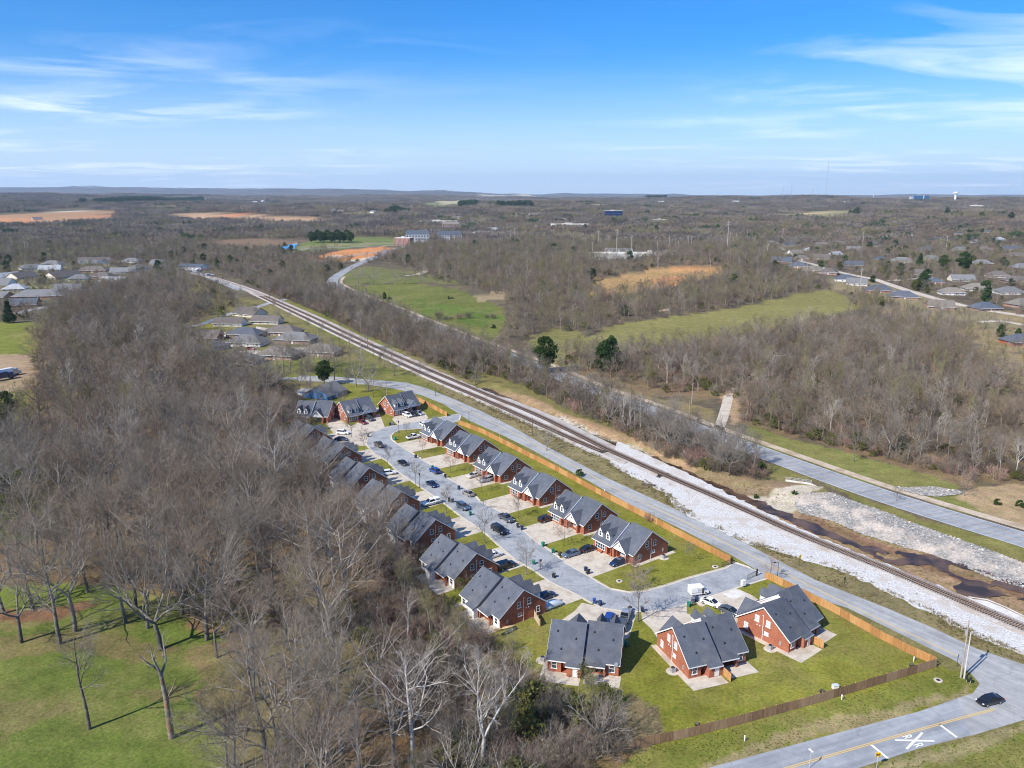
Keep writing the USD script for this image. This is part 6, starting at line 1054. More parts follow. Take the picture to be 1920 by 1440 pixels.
for b in [(690, 819, 'green', 'green bin at the cul-de-sac kerb left of the grass island'), (741, 825, 'green', 'green bin on the edge of the grass island'), (731.5, 797.5, 'navy', 'dark blue bin in front of the lamp post at the cul-de-sac'), (737, 797, 'grey', 'grey bin lying beside the dark blue one at the cul-de-sac'), (811, 879, 'green', 'green bin behind the bright blue SUV'),
          (779.5, 858.5, 'black', 'black bin at the right kerb between two drives of the fenced row'), (835, 895.5, 'black', 'black bin at the kerb just past the bright blue SUV'), (860.5, 917.5, 'navy', 'navy bin at the kerb behind the tan sedan'), (881.5, 966, 'green', 'green bin in front of the blue-grey SUV'),
          (842, 940, 'black', 'left one of two black bins beside the thin tree at the left kerb'), (848.5, 942, 'black', 'right one of two black bins beside the thin tree at the left kerb'), (970.5, 989, 'black', 'left one of two dark bins near the dark grey pickup'), (978.5, 993, 'navy', 'right one of two dark bins near the dark grey pickup'),
          (1018, 1024, 'green', 'green bin at the lawn corner up the street from its twin'), (1036.5, 1036, 'green', 'green bin at the kerb near the blue-grey sedan'), (1050, 1043, 'black', 'black bin right behind the blue-grey sedan'), (1098, 1071, 'navy', 'taller navy bin at the drive end next to the corner lawn'), (1102.5, 1076, 'black', 'black bin beside the navy one at the corner lawn'),
          (1000, 1058, 'green', 'green bin in front of the street sign on the left side'), (1038, 1083, 'black', 'black bin alone at the left kerb of the bend'), (1114, 1131, 'blue', 'bright blue bin at the outer kerb of the bend'), (1125, 1135, 'navy', 'navy bin next to the bright blue one'), (1291, 1137, 'green', 'green bin with an open lid behind the mail van'),
          (1299, 1130, 'grey', 'grey bin between the green bin and the mail van'), (1306, 1127, 'navy', 'navy bin touching the rear of the mail van'), (1181, 1146, 'black', 'black bin left of the tall street tree on the bend'), (1204, 1147, 'navy', 'navy bin right of the tall street tree on the bend'), (1392.5, 1179, 'black', 'black bin with a yellow lid against the sunlit brick wall'),
          (1174, 1212, 'green', 'green bin in the shade of the broad dark roofed duplex')]:
    bin_(*b[:4], rot=(b[0] * 37) % 360, lid='lid_yellow' if 'yellow' in b[3] else None, open_='open lid' in b[3])
# ------------------------------------------------------------------ poles, lamps and signs
def lamp(px, py, h, label, dark=True, arm=0.9, az=0):
    q = P(px, py); m_ = 'dark_metal' if dark else 'galvanised'
    pr = [('pole', [cyl([0, 0, 0], [0, 0, h], .075, 8, .05), cyl([0, 0, 0], [0, 0, .5], .13, 8)], m_)]
    pr += [('lamp_head', [cyl([0, 0, h], [0, 0, h + .15], .08, 8, .2), cyl([0, 0, h + .15], [0, 0, h + .55], .2, 8, .26), cyl([0, 0, h + .55], [0, 0, h + .8], .28, 8, .04)], 'dark_metal')] if arm == 0 else [('arm', cyl([0, 0, h - .1], [arm, 0, h + .05], .04, 6), m_), ('lamp_head', bx(arm - .1, arm + .5, -.14, .14, h, h + .12), 'dark_metal')]
    small('street_lamp', label, 'street lamp', q, az, pr, 'street lamps')
lamp(787, 915, 3.9, 'black post lamp beside a bare tree on the left of the street', arm=0); lamp(748, 812, 3.9, 'black post lamp at the cul-de-sac beside the grass island', arm=0)
lamp(879.5, 793, 4.6, 'street lamp at the top entrance beside the long fence', az=20); lamp(936.5, 822, 7.5, 'tall street lamp between the long fence and the road', az=60, dark=False); lamp(1457, 1089, 4.6, 'street lamp at the fence end of the bottom entrance', az=200)
def pole(px, py, h, label, m_='pole_wood', arm=2.2, az=55, name='utility_pole', group='utility poles', r=.16, extra=None):
    q = at(px, py); pr = [('pole', cyl([0, 0, 0], [0, 0, h], r, 9, r * .62), m_)]
    if arm: pr.append(('crossarm', [bx(-arm / 2, arm / 2, -.06, .06, h - .8, h - .66)] + [cyl([x, 0, h - .66], [x, 0, h - .45], .06, 6) for x in (-arm * .45, -arm * .15, arm * .15, arm * .45)], 'pole_wood'))
    if extra: pr += extra
    small(name, label, 'utility pole', q, az, pr, group)
pole(1801, 1271, 11.5, 'wooden utility pole with a grey transformer at the road corner', extra=[('transformer', cyl([.3, .15, 8.4], [.3, .15, 9.4], .26, 10), 'grey_metal')]); pole(1807.5, 1272, 9.2, 'pale steel pole right beside the wooden pole at the road corner', 'pole_pale', 0)
pole(998, 817, 6.8, 'dark wooden pole between the road and the railway', 'pole_dark', .0); pole(1297, 757, 9, 'utility pole beside the highway at the side drive', 'pole_wood', 1.8); pole(1292, 775, 5.5, 'thin short pole at the highway edge near the side drive', 'pole_wood', 0, r=.1)
for i, (x, y, h, m_) in enumerate([(725, 745, 7, 'pole_wood'), (764, 745, 5.5, 'galvanised'), (817, 742, 4, 'pole_dark'), (597, 640, 8, 'pole_wood'), (677, 668, 8.5, 'pole_wood'), (637, 656, 8.5, 'pole_dark'), (520, 588, 8, 'pole_wood'), (700, 670, 8, 'pole_dark'), (560, 600, 7, 'pole_wood')]):
    pole(x, y, h, ['slim pole on the grass bank left of the bend of the road', 'pale lamp pole on the inside of the road bend', 'short dark pole between the railway and the road bend', 'pole beside the brown roofed houses and the tracks', 'pole on the meadow behind the blue house', 'dark pole at the right end of the brown roofed houses', 'pole left of the tracks at the far houses', 'dark pole right against the tracks', 'pole among bushes by the far tracks'][i], m_, 1.6 if m_ == 'pole_wood' else 0, group='utility poles along the railway')
t_ = small('railroad_sign', 'yellow railroad crossing sign on a post at the bottom edge of the picture', 'sign', P(1643.5, 1440), 0, [('post', cyl([0, 0, 0], [0, 0, 2.3], .04, 6), 'galvanised')])
dsk = cyl([0, -.02, 2.35], [0, .02, 2.35], .46, 20); obj('sign_plate', dsk, MAT['yellow_sign'], t_); ro = [bx(-.4, .4, -.034, -.024, -.045, .045)]; ro = [trimesh.util.concatenate([(lambda m: (m.apply_transform(trimesh.transformations.rotation_matrix(math.radians(a), [0, 1, 0])), m.apply_translation([0, 0, 2.35]))[0] and m)(bx(-.42, .42, -.036, -.024, -.05, .05)) for a in (45, -45)])]
t_.GetPrim() if False else None
obj('cross_mark', [m for m in ro], MAT['dark_metal'], t_)
for dx_ in (-.24, .24):
    l_ = meshkit.text_mesh('R', .26, .012, bold=True); l_.apply_translation(-l_.bounds.mean(0)); l_.apply_transform(trimesh.transformations.rotation_matrix(math.pi / 2, [1, 0, 0])); l_.apply_translation([dx_, -.03, 2.35]); obj('letter', l_, MAT['dark_metal'], t_)
UsdGeom.Xformable(t_).ClearXformOpOrder() if False else None
s2 = thing('railroad_sign', (*P(1498.7, 1060), 0), 30, label='yellow railroad crossing sign between the road and the gravel bank', cat='sign'); obj('post', cyl([0, 0, 0], [0, 0, 2.0], .04, 6), MAT['dark_metal'], s2); obj('sign_plate', cyl([0, -.02, 2.2], [0, .02, 2.2], .45, 20), MAT['yellow_sign'], s2)
for i, (x, y, h, lab) in enumerate([(1794, 1250, 2.6, 'stop sign seen from behind beside the two poles at the road corner'), (1583, 1098, 2.0, 'small dark sign post on the verge beside the gravel bank'), (1013.5, 1068, 2.6, 'dark rectangular street sign beside a green bin on the left kerb'), (1517, 1441, 3.2, 'grey sign post at the bottom edge left of the road marking'), (1441.5, 1093, .01, '')]):
    if h < .1: continue
    oct_ = [bx(-.3, .3, -.02, .02, h - .55, h)] if i != 0 else [hull([[.38 * math.cos(a), y_, h - .35 + .38 * math.sin(a)] for a in np.arange(8) * math.pi / 4 + .39 for y_ in (-.02, .02)])]
    small('road_sign', lab, 'sign', P(x, y), [40, 30, 20, 60][i], [('post', cyl([0, 0, 0], [0, 0, h - .1], .045, 6), 'dark_metal' if i != 3 else 'galvanised'), ('sign_plate', oct_, ['grey_metal', 'dark_metal', 'dark_metal', 'pole_pale'][i])])
# entrance gates, boxes and small yard things
def gate(p0, p1, lab):
    a, b = P(*p0), P(*p1); L = np.linalg.norm(b - a); r = math.degrees(math.atan2(*(b - a)[::-1])); pr = [('gate_frame', [bx(0, L, -.03, .03, .25, .32), bx(0, L, -.03, .03, 1.25, 1.32), bx(0, .07, -.03, .03, .32, 1.25), bx(L - .07, L, -.03, .03, .32, 1.25)], 'dark_metal'), ('gate_mesh', [bx(x, x + .03, -.01, .01, .32, 1.25) for x in np.arange(.2, L - .1, .22)], 'dark_metal'), ('gate_post', bx(L + .02, L + .3, -.14, .14, 0, 1.7), 'dark_metal')]
    small('entrance_gate', lab, 'gate', a, r, pr)
gate((1353, 1065), (1371, 1058), 'low dark metal gate at the end of the long fence'); gate((1401, 1088), (1418, 1080), 'open dark mesh gate at the bottom entrance opposite the fence end')
small('mailbox_cluster', 'white cluster mailbox on a pedestal near the open mesh gate', 'mailbox', P(1393, 1101), 20, [('cabinet', bx(-.45, .45, -.3, .3, .45, 1.6), 'white_trim'), ('pedestal', bx(-.15, .15, -.15, .15, 0, .44), 'grey_metal'), ('cap', bx(-.5, .5, -.35, .35, 1.605, 1.66), 'white_trim')])
small('newspaper_boxes', 'pair of black mailboxes on posts at the road corner', 'mailbox', P(1815, 1282), -30, [('box', bx(-.5, -.1, -.3, .3, .9, 1.3), 'black_plastic'), ('box', bx(.1, .5, -.3, .3, .95, 1.35), 'black_plastic'), ('post', cyl([-.3, 0, 0], [-.3, 0, .9], .05, 6), 'pole_wood'), ('post', cyl([.3, 0, 0], [.3, 0, .95], .05, 6), 'pole_wood')])
def ac(k, lab):
    o = loc(k, 7.9, 2.9); s = small('air_conditioner', lab, 'air conditioner', o, HOUSE[k][1], [('housing', bx(-.42, .42, -.42, .42, .05, .85), 'grey_metal'), ('fan_grille', cyl([0, 0, .855], [0, 0, .9], .36, 14), 'dark_metal'), ('pipe', cyl([-.42, .2, .5], [-.9, .2, .7], .03, 5), 'dark_metal')], 'air conditioners beside the gables')
for k, lab in (('R6', 'the gable next to the corner lawn'), ('R5', 'the second gable of the fenced row'), ('R4', 'the third gable of the fenced row'), ('B2', 'the sunlit gable left of the corner duplex'), ('B3', 'the sunlit gable nearest the railway'), ('L7', 'the nearest gable along the wood'), ('T2', 'the cul-de-sac gable with three cars'), ('B1', 'the shaded gable of the broad dark roof')):
    ac(k, 'grey air conditioner on a round pad beside ' + lab)
mat('terracotta', (.42, .12, .05), None, rough=.8); mat('canoe_tan', (.50, .38, .20), (.56, .44, .26), 2., .5)
def canoe(px, py, L, w, rot, m_, lab):
    n = 14; v = []
    for i in range(n + 1):
        t = i / n; x = (t - .5) * L; b = w / 2 * math.sin(math.pi * t) ** .7 + .01; z = .12 * (2 * t - 1) ** 4
        v.append([(x, -b, .38 + z), (x, -b * .7, .1 + z), (x, 0, .02 + z), (x, b * .7, .1 + z), (x, b, .38 + z)])
    v = np.array(v).reshape(-1, 3); f = [[i * 5 + j, i * 5 + j + 1, (i + 1) * 5 + j + 1] for i in range(n) for j in range(4)] + [[i * 5 + j, (i + 1) * 5 + j + 1, (i + 1) * 5 + j] for i in range(n) for j in range(4)]; v2 = v * [.98, .9, 1] + [0, 0, .03]
    m = trimesh.util.concatenate([trimesh.Trimesh(v, f, process=False), trimesh.Trimesh(v2, np.array(f)[:, ::-1], process=False)])
    small('canoe', lab, 'canoe', P(px, py), rot, [('hull', m, m_), ('thwart', [bx(-L * .2, -L * .2 + .1, -w * .36, w * .36, .34, .38), bx(L * .18, L * .18 + .1, -w * .38, w * .38, .34, .38)], 'fence_pale')])
canoe(946, 1180, 4.6, .85, 22, 'canoe_tan', 'tan canoe lying against the nearest brick gable along the wood'); canoe(955, 1186, 4.2, .7, 40, 'grey_bin', 'dark grey kayak lying beside the tan canoe')
def dish(k, lab): o = loc(k, -5.9, 5.6); small('satellite_dish', lab, 'satellite dish', (o[0], o[1], 3.0), HOUSE[k][1] + 40, [('dish', hull([[.42 * math.cos(a), .12, .42 * math.sin(a)] for a in np.arange(12) * .5236] + [[.15 * math.cos(a), 0, .15 * math.sin(a)] for a in np.arange(6) * 1.047]), 'white_trim'), ('mast', cyl([0, 0, -.7], [0, 0, 0], .03, 6), 'grey_metal')])
dish('B1', 'white satellite dish on the right end of the broad dark roof')
for i, (x, y, lab) in enumerate([(1541, 1299, 'round black ball planter by the brown fence, right one'), (1307, 1361, 'round black ball planter by the brown fence, left one'), (1709, 1250, 'dark round planter in the fence corner')]):
    small('planter', lab, 'planter', P(x, y), 0, [('pot', [cyl([0, 0, 0], [0, 0, .5], .32, 10, .42)], 'black_plastic'), ('soil', cyl([0, 0, .5], [0, 0, .56], .36, 10), 'bark_dark')])
small('pump_box', 'white utility box against the brown fence', 'utility box', P(1566, 1291), 10, [('cabinet', bx(-.5, .5, -.35, .35, 0, .7), 'white_trim'), ('lid', bx(-.55, .55, -.4, .4, .705, .77), 'window_blind')])
for i, (x, y, lab) in enumerate([(1396, 1389, 'white marker post on the verge outside the brown fence, left one'), (1578, 1312, 'white marker post on the verge outside the brown fence, right one'), (1713, 1240, 'small white post inside the fence corner'), (1133, 923, 'white hydrant-like post behind the long fence')]):
    small('marker_post', lab, 'marker post', P(x, y), 0, [('post', cyl([0, 0, 0], [0, 0, .9], .1, 8), 'white_trim'), ('cap', cyl([0, 0, .905], [0, 0, 1.0], .13, 8, .06), 'white_trim')])
for i, (x, y, lab) in enumerate([(1759, 1276, 'round concrete manhole on the verge by the road corner'), (1161, 1090, 'round concrete manhole on the corner lawn'), (1341, 1063, 'square concrete drain cover beside the low gate')]):
    small('manhole', lab, 'manhole', P(x, y), 0, [('ring', cyl([0, 0, 0], [0, 0, .12], .75, 16), 'concrete'), ('cover', cyl([0, 0, .122], [0, 0, .15], .35, 14), 'dark_metal')])
small('bench', 'small brick-red bench in front of the windows of the corner duplex', 'bench', loc('R6', -3.4, -7.6), HOUSE['R6'][1], [('seat', bx(-.8, .8, -.2, .2, .4, .46), 'terracotta'), ('leg', bx(-.75, -.65, -.18, .18, 0, .4), 'terracotta'), ('leg', bx(.65, .75, -.18, .18, 0, .4), 'terracotta'), ('backrest', bx(-.8, .8, .21, .26, .46, .85), 'terracotta')])
# culvert headwall with its rail
cw = P(1500, 908, -.4); small('culvert', 'white concrete culvert headwall with wing wall and railing below the highway', 'culvert', (cw[0], cw[1], -1.3), -24, [('headwall', bx(-4.2, 3.2, -.25, .25, 0, 1.75), 'concrete_pale'), ('wing_wall', hull([[3.22, y, z] for y in (-.2, .2) for z in (0, 1.7)] + [[6.6, y - 2.2, z] for y in (-.2, .2) for z in (0, .9)]), 'concrete_pale'), ('opening', bx(3.6, 4.4, -.95, -.4, .1, 1.2), 'dark_recess'), ('railing', [bx(-4.2, 3.2, .1, .16, 2.55, 2.61), bx(-4.2, 3.2, .1, .16, 2.15, 2.2)] + [bx(x, x + .06, .1, .16, 1.76, 2.55) for x in np.arange(-4.2, 3.2, 1.2)], 'galvanised')])
wl = W([(1816, 1121), (1850, 1126), (1885, 1140), (1925, 1160)]); sheet('creek_wall', LineString(wl).buffer(.25, cap_style=2), .25, 'concrete_pale')
obj('creek_apron', flat(Polygon(W([(1816, 1122), (1850, 1127), (1885, 1141), (1930, 1163), (1930, 1172), (1880, 1152), (1818, 1128)])).buffer(0), .045), MAT['concrete_pale'], kind='structure')

# ------------------------------------------------------------------ street trees and garden plants
for i, (x, y, h, k, lab) in enumerate([(793, 849, 5.5, 0, 'in the first lawn strip below the grass island'), (845, 886, 6.4, 0, 'in the second lawn strip of the fenced row'), (902.5, 922, 6.6, 0, 'in the third lawn strip, beside the silver SUV'), (971, 970, 6.4, 1, 'in the lawn strip beside the dark grey pickup'), (1057, 1024, 7, 0, 'in the lawn strip with two green bins'),
        (1189, 1109, 6.8, 0, 'at the kerb of the corner lawn'), (1187, 1085, 5.8, 2, 'in the middle of the corner lawn'), (1197, 1166, 11, 2, 'standing tall on the bend between two drives'), (1292.5, 1054, 4.8, 2, 'on the right part of the corner lawn'), (659, 820, 8.2, 1, 'right of the white broadside SUV'), (683, 846, 7.5, 0, 'in the first lawn strip along the wood'), (727.5, 877, 7, 1, 'at the kerb near the dark sedan'),
        (779, 915, 8.2, 2, 'beside the black post lamp on the left kerb'), (763, 815, 4.6, 2, 'on the grass island'), (837, 962, 7.6, 2, 'near the two black bins on the left kerb'), (909, 1018, 8, 2, 'behind the big black SUV on the left kerb'), (987, 1078, 8, 2, 'near the street sign on the left kerb'), (1014, 1072, 2.6, 2, 'tiny, under the dark street sign'), (1443, 1086, 5, 0, 'behind the fence end at the bottom entrance'), (907, 955, 3.2, 2, 'on the bare drive, spindly')]):
    copy_of(T_STREET[k], 'street_tree', (*P(x, y), -.02), 53 * i, h / 7, label='small bare street tree ' + lab, cat='tree', group='street trees of the estate')
for i, (x, y, mdl, b, h, lab, c) in enumerate([(1022, 699, T_EVER[0], 14, 17, 'round green pine beside the highway', 'pine tree'), (1131, 696, T_EVER[1], 11, 15, 'dark green cedar at the wood edge, left of a twin top', 'cedar tree'), (1143, 695, T_EVER[1], 11, 17, 'dark green cedar at the wood edge, taller right one', 'cedar tree'), (609, 722, T_EVER[0], 14, 11, 'green pine right behind the blue house', 'pine tree'), (18, 606, T_EVER[2], 16, 15, 'broad dark spruce at the left picture edge', 'spruce tree'),
        (1423, 893, T_SHRUB[2], 2.6, 4.6, 'dark round evergreen bush between the creek and the highway', 'bush'), (414, 609, T_BUD[1], 8, 10, 'bright green tree beside the far brown roofs', 'tree'), (1087, 892, T_SHRUB[2], 2.6, 2.2, 'dark bush behind the long fence', 'bush'), (1219, 1040 - 62, T_BUSH[2], 3, 2.2, 'brown bush against the long fence near its corner', 'bush'), (1418, 925, T_SHRUB[0], 2.2, 1.2, 'small green bush on the creek bank', 'bush'), (1490, 926, T_SHRUB[0], 2.2, 1.2, 'small green bush on the stone bank', 'bush'), (1870, 946, T_SHRUB[2], 2.6, 1.8, 'round evergreen on the dry slope, left one', 'bush'), (1912, 950, T_SHRUB[2], 2.6, 2.0, 'round evergreen on the dry slope, right one', 'bush'), (1908, 637, T_EVER[1], 11, 7, 'dark evergreen behind the rightmost house', 'cedar tree'), (1876, 632, T_EVER[1], 11, 8, 'round evergreen left of the rightmost house', 'cedar tree'),
        (80, 930, T_BUD[1], 8, 10, 'yellow-green budding tree at the left edge, left one', 'tree'), (20, 925, T_BUD[1], 8, 11, 'yellow-green budding tree at the left edge, outermost', 'tree'), (55, 985, T_BUD[0], 9, 9, 'olive budding tree at the left edge', 'tree'), (110, 965, T_BUD[1], 8, 8.5, 'yellow-green budding tree at the left edge, right one', 'tree'), (40, 960, T_BUD[1], 8, 11.5, 'yellow-green budding tree at the left edge, inner low one', 'tree'), (95, 990, T_BUD[1], 8, 10, 'yellow-green budding tree nearest the brown floor at the left', 'tree'), (0, 975, T_BUD[1], 8, 12, 'yellow-green budding tree cut by the left edge', 'tree'), (130, 935, T_BUD[0], 9, 10, 'olive budding tree right of the yellow-green ones', 'tree'), (15, 800, T_EVER[0], 14, 13, 'dark green pine at the left edge above the budding trees', 'pine tree'), (5, 835, T_EVER[0], 14, 12, 'green pine cut by the left edge', 'pine tree'), (75, 690, T_BUD[0], 9, 9, 'olive tree at the corner of the left meadow', 'tree'),
        (1100, 1290, T_BUD[0], 9, 5.0, 'greenish bare bush in front of the broad dark roof', 'bush'), (870, 1122, T_BUD[0], 9, 5.6, 'greenish bush behind the second duplex along the wood', 'bush'), (1060, 1318, T_SHRUB[1], 3, 3, 'olive bush below the patio of the broad dark roof', 'bush'), (1130, 1318, T_SHRUB[1], 3, 3.4, 'olive bush at the lawn edge below the broad dark roof', 'bush'), (1700, 872, T_SLIM[0], 18, 7, 'small bare tree alone at the wood edge on the highway verge', 'tree'), (1602, 866, T_SLIM[1], 18, 8, 'slim bare tree alone on the highway verge', 'tree'), (1025, 845, T_OAK[3], 20, 8.2, 'dark bare tree between the road and the railway', 'tree'), (788, 700, T_OAK[1], 20, 6.5, 'dark bare tree on the slope left of the tracks', 'tree'), (1681, 940, T_STREET[2], 7, 4, 'thin sapling on the far verge of the highway', 'tree'), (1808, 930, T_STREET[0], 7, 6.5, 'reddish bare tree beside the stony ditch', 'tree')]):
    q = at(x, y); copy_of(mdl, c.replace(' ', '_') if c != 'tree' else 'lone_tree', (q[0], q[1], q[2] - .1), 71 * i, h / b, label=lab, cat=c.split()[-1])
# trees round the blue house and the meadow by the bend
rgm = np.random.default_rng(12)
for i, (x, y, h) in enumerate([(577, 690, 11), (560, 735, 9), (583, 728, 12), (627, 712, 12), (650, 740, 10), (668, 725, 9), (690, 735, 10), (700, 722, 7), (545, 700, 10), (620, 748, 6), (596, 752, 7), (640, 760, 5), (712, 700, 9), (655, 655, 8), (602, 640, 9), (566, 700, 12), (596, 705, 13), (640, 700, 12), (676, 700, 10), (720, 690, 9), (740, 705, 8), (618, 690, 11), (655, 690, 9), (533, 700, 13), (575, 740, 12), (700, 745, 6), (735, 670, 7), (640, 630, 9), (690, 655, 9), (580, 625, 8), (530, 610, 8), (505, 640, 7), (575, 652, 7), (485, 668, 8), (440, 660, 8), (420, 640, 9), (455, 600, 10), (515, 590, 9), (520, 690, 10), (483, 600, 9), (545, 650, 6), (510, 655, 6), (470, 655, 6), (505, 560, 12), (530, 570, 11), (445, 575, 12), (385, 590, 13)]):
    copy_of([T_OAK[1], T_OAK[3], T_SLIM[1], T_OAK[0], T_SLIM[0]][i % 5], 'garden_tree', (*P(x, y), -.1), 77 * i, h * 1.25 / 19, label='bare garden tree among the houses between the large wood and the railway', cat='tree', group='garden trees between the large wood and the railway')
# ------------------------------------------------------------------ loose stones, weeds and grass tufts
def stone(seed):
    m = trimesh.creation.icosphere(1, .5); rg = np.random.default_rng(seed); m.vertices *= rg.uniform(.7, 1.2, (len(m.vertices), 1)) * np.array([1.2, .9, .65]); return m
mat('stone_pale', (.25, .242, .228), (.50, .485, .46), 3., .9, rand=.3); mat('stone_tan', (.36, .27, .19), (.52, .42, .33), 3., .9, rand=.3)
def tuft(seed, n, h, w=.03):
    rg = np.random.default_rng(seed); a = rg.uniform(0, 6.28, n); r = h * .5 * np.sqrt(rg.uniform(0, 1, n)); p = np.stack([r * np.cos(a), r * np.sin(a), 0 * a], 1); d = unit(np.stack([np.cos(a) * .5, np.sin(a) * .5, np.ones(n)], 1) + rg.normal(0, .3, (n, 3))); s = unit(np.cross(d, rg.normal(0, 1, (n, 3)))) * w; l = h * rg.uniform(.5, 1.2, (n, 1))
    v = np.stack([p - s, p + s, p + d * l], 1).reshape(-1, 3); return trimesh.Trimesh(v, np.arange(3 * n).reshape(-1, 3), process=False)
leafmat('straw', (.24, .19, .10), (.38, .31, .18), .3); leafmat('weed_green', (.10, .12, .03), (.18, .18, .06), .3); leafmat('grass_blade', (.10, .125, .018), (.19, .195, .045), .3)
nearbox = sbox(-140, 80, 190, 330)
gz_ = ballast.intersection(nearbox); far_side = LineString(TRACK).buffer(2.9)
q = scatter(gz_.difference(far_side), .95, 61); rg = np.random.default_rng(62); q = q[rg.random(len(q)) < .24]
instancer('loose_stone', [(stone(1), 'stone_pale'), (stone(2), 'stone_pale'), (stone(3), 'stone_tan')], np.c_[q, np.full(len(q), .06)], rg.choice(3, len(q), p=[.47, .45, .08]), rg.uniform(0, 6.28, len(q)), .18 + .55 * rg.random(len(q)) ** 5, label='pale broken stones strewn over the gravel bank', cat='stones')
q = scatter(unary_union([rip, rip2]), .8, 63); rg = np.random.default_rng(64)
instancer('loose_stone', [(stone(4), 'stone_pale'), (stone(5), 'stone_pale'), (stone(6), 'stone_tan')], on_land(q, .25), rg.choice(3, len(q), p=[.45, .43, .12]), rg.uniform(0, 6.28, len(q)), .22 + .5 * rg.random(len(q)) ** 4, label='grey broken rock of the stone bank beside the creek', cat='stones')
verge = Polygon(W([(850, 752), (900, 776), (1030, 846), (1140, 903), (1250, 957), (1400, 1036), (1530, 1106), (1700, 1186), (1840, 1244), (1925, 1280), (1990, 1262), (1862, 1212), (1762, 1160), (1696, 1125), (1594, 1078), (1500, 1047), (1396, 1016), (1312, 979), (1244, 922), (1191, 897), (1100, 850), (1000, 800), (900, 745), (760, 690)])).buffer(1.2).difference(front_road.buffer(.4))
edge = ballast.boundary.buffer(1.7).intersection(nearbox).difference(far_side).difference(front_road.buffer(.5))
cb_ = Polygon(W([(1240, 866), (1360, 895), (1430, 910), (1507, 934), (1618, 993), (1736, 1028), (1868, 1080), (1960, 1100), (1960, 1180), (1807, 1119), (1665, 1060), (1500, 991), (1400, 943)])).buffer(0).difference(rip).difference(water.buffer(.3))
q = np.vstack([scatter(verge, .85, 65), scatter(edge, .6, 66), scatter(cb_, 1.5, 67)]); rg = np.random.default_rng(68); nz_ = meshkit.fbm(np.c_[q / 7, 0 * q[:, :1]], 3, 8); q = q[rg.random(len(q)) < np.clip((nz_ - .3) * 2.2, .05, 1)]
instancer('dry_grass', [(tuft(1, 16, .5), 'straw'), (tuft(2, 18, .4), 'straw'), (tuft(3, 16, .35), 'weed_green'), (tuft(4, 22, .8), 'straw')], on_land(q, 0), rg.choice(4, len(q), p=[.36, .28, .28, .08]), rg.uniform(0, 6.28, len(q)), rg.uniform(.6, 1.5, len(q)), label='dry grass and weeds along the road verge, gravel edge and creek', cat='grass')
# tufts on the lawns near the camera and on the verge of the main road
lawn_all = Polygon(W(estate_px)).buffer(0).difference(unary_union([drives, patio, inner_street.buffer(.7), front_road, main_road] + [rect(k, -7, 7, -8, 8) for k in HOUSE]))
low = wpoly([(0, 1195), (200, 1140), (330, 1120), (420, 1230), (450, 1440), (450, 1500), (-100, 1500), (-100, 1195)])
vm = Polygon(W([(1150, 1440), (1200, 1408), (1520, 1330), (1757, 1256), (1830, 1282), (1795, 1310), (1516, 1389), (1328, 1440), (1300, 1470)])).buffer(0).difference(main_road.buffer(.3)); vb = Polygon(W([(1620, 1440), (1728, 1405), (1920, 1353), (2000, 1335), (2000, 1480), (1620, 1480)])).difference(main_road.buffer(.3))
q = np.vstack([scatter(vm, .5, 73), scatter(vb, .5, 74)]); rg = np.random.default_rng(75); nz_ = meshkit.fbm(np.c_[q / 3.5, 0 * q[:, :1]], 4, 11); q = q[rg.random(len(q)) < np.clip((nz_ - .36) * 3.5, .06, .9)]
instancer('grass', [(tuft(11, 14, .12, .03), 'grass_blade'), (tuft(12, 14, .10, .03), 'grass_blade'), (tuft(13, 12, .12, .03), 'straw')], on_land(q, -.01), rg.choice(3, len(q), p=[.46, .42, .12]), rg.uniform(0, 6.28, len(q)), rg.uniform(.6, 1.6, len(q)), label='green and straw coloured grass of the main road verges', cat='grass')
print('tufts', len(q))
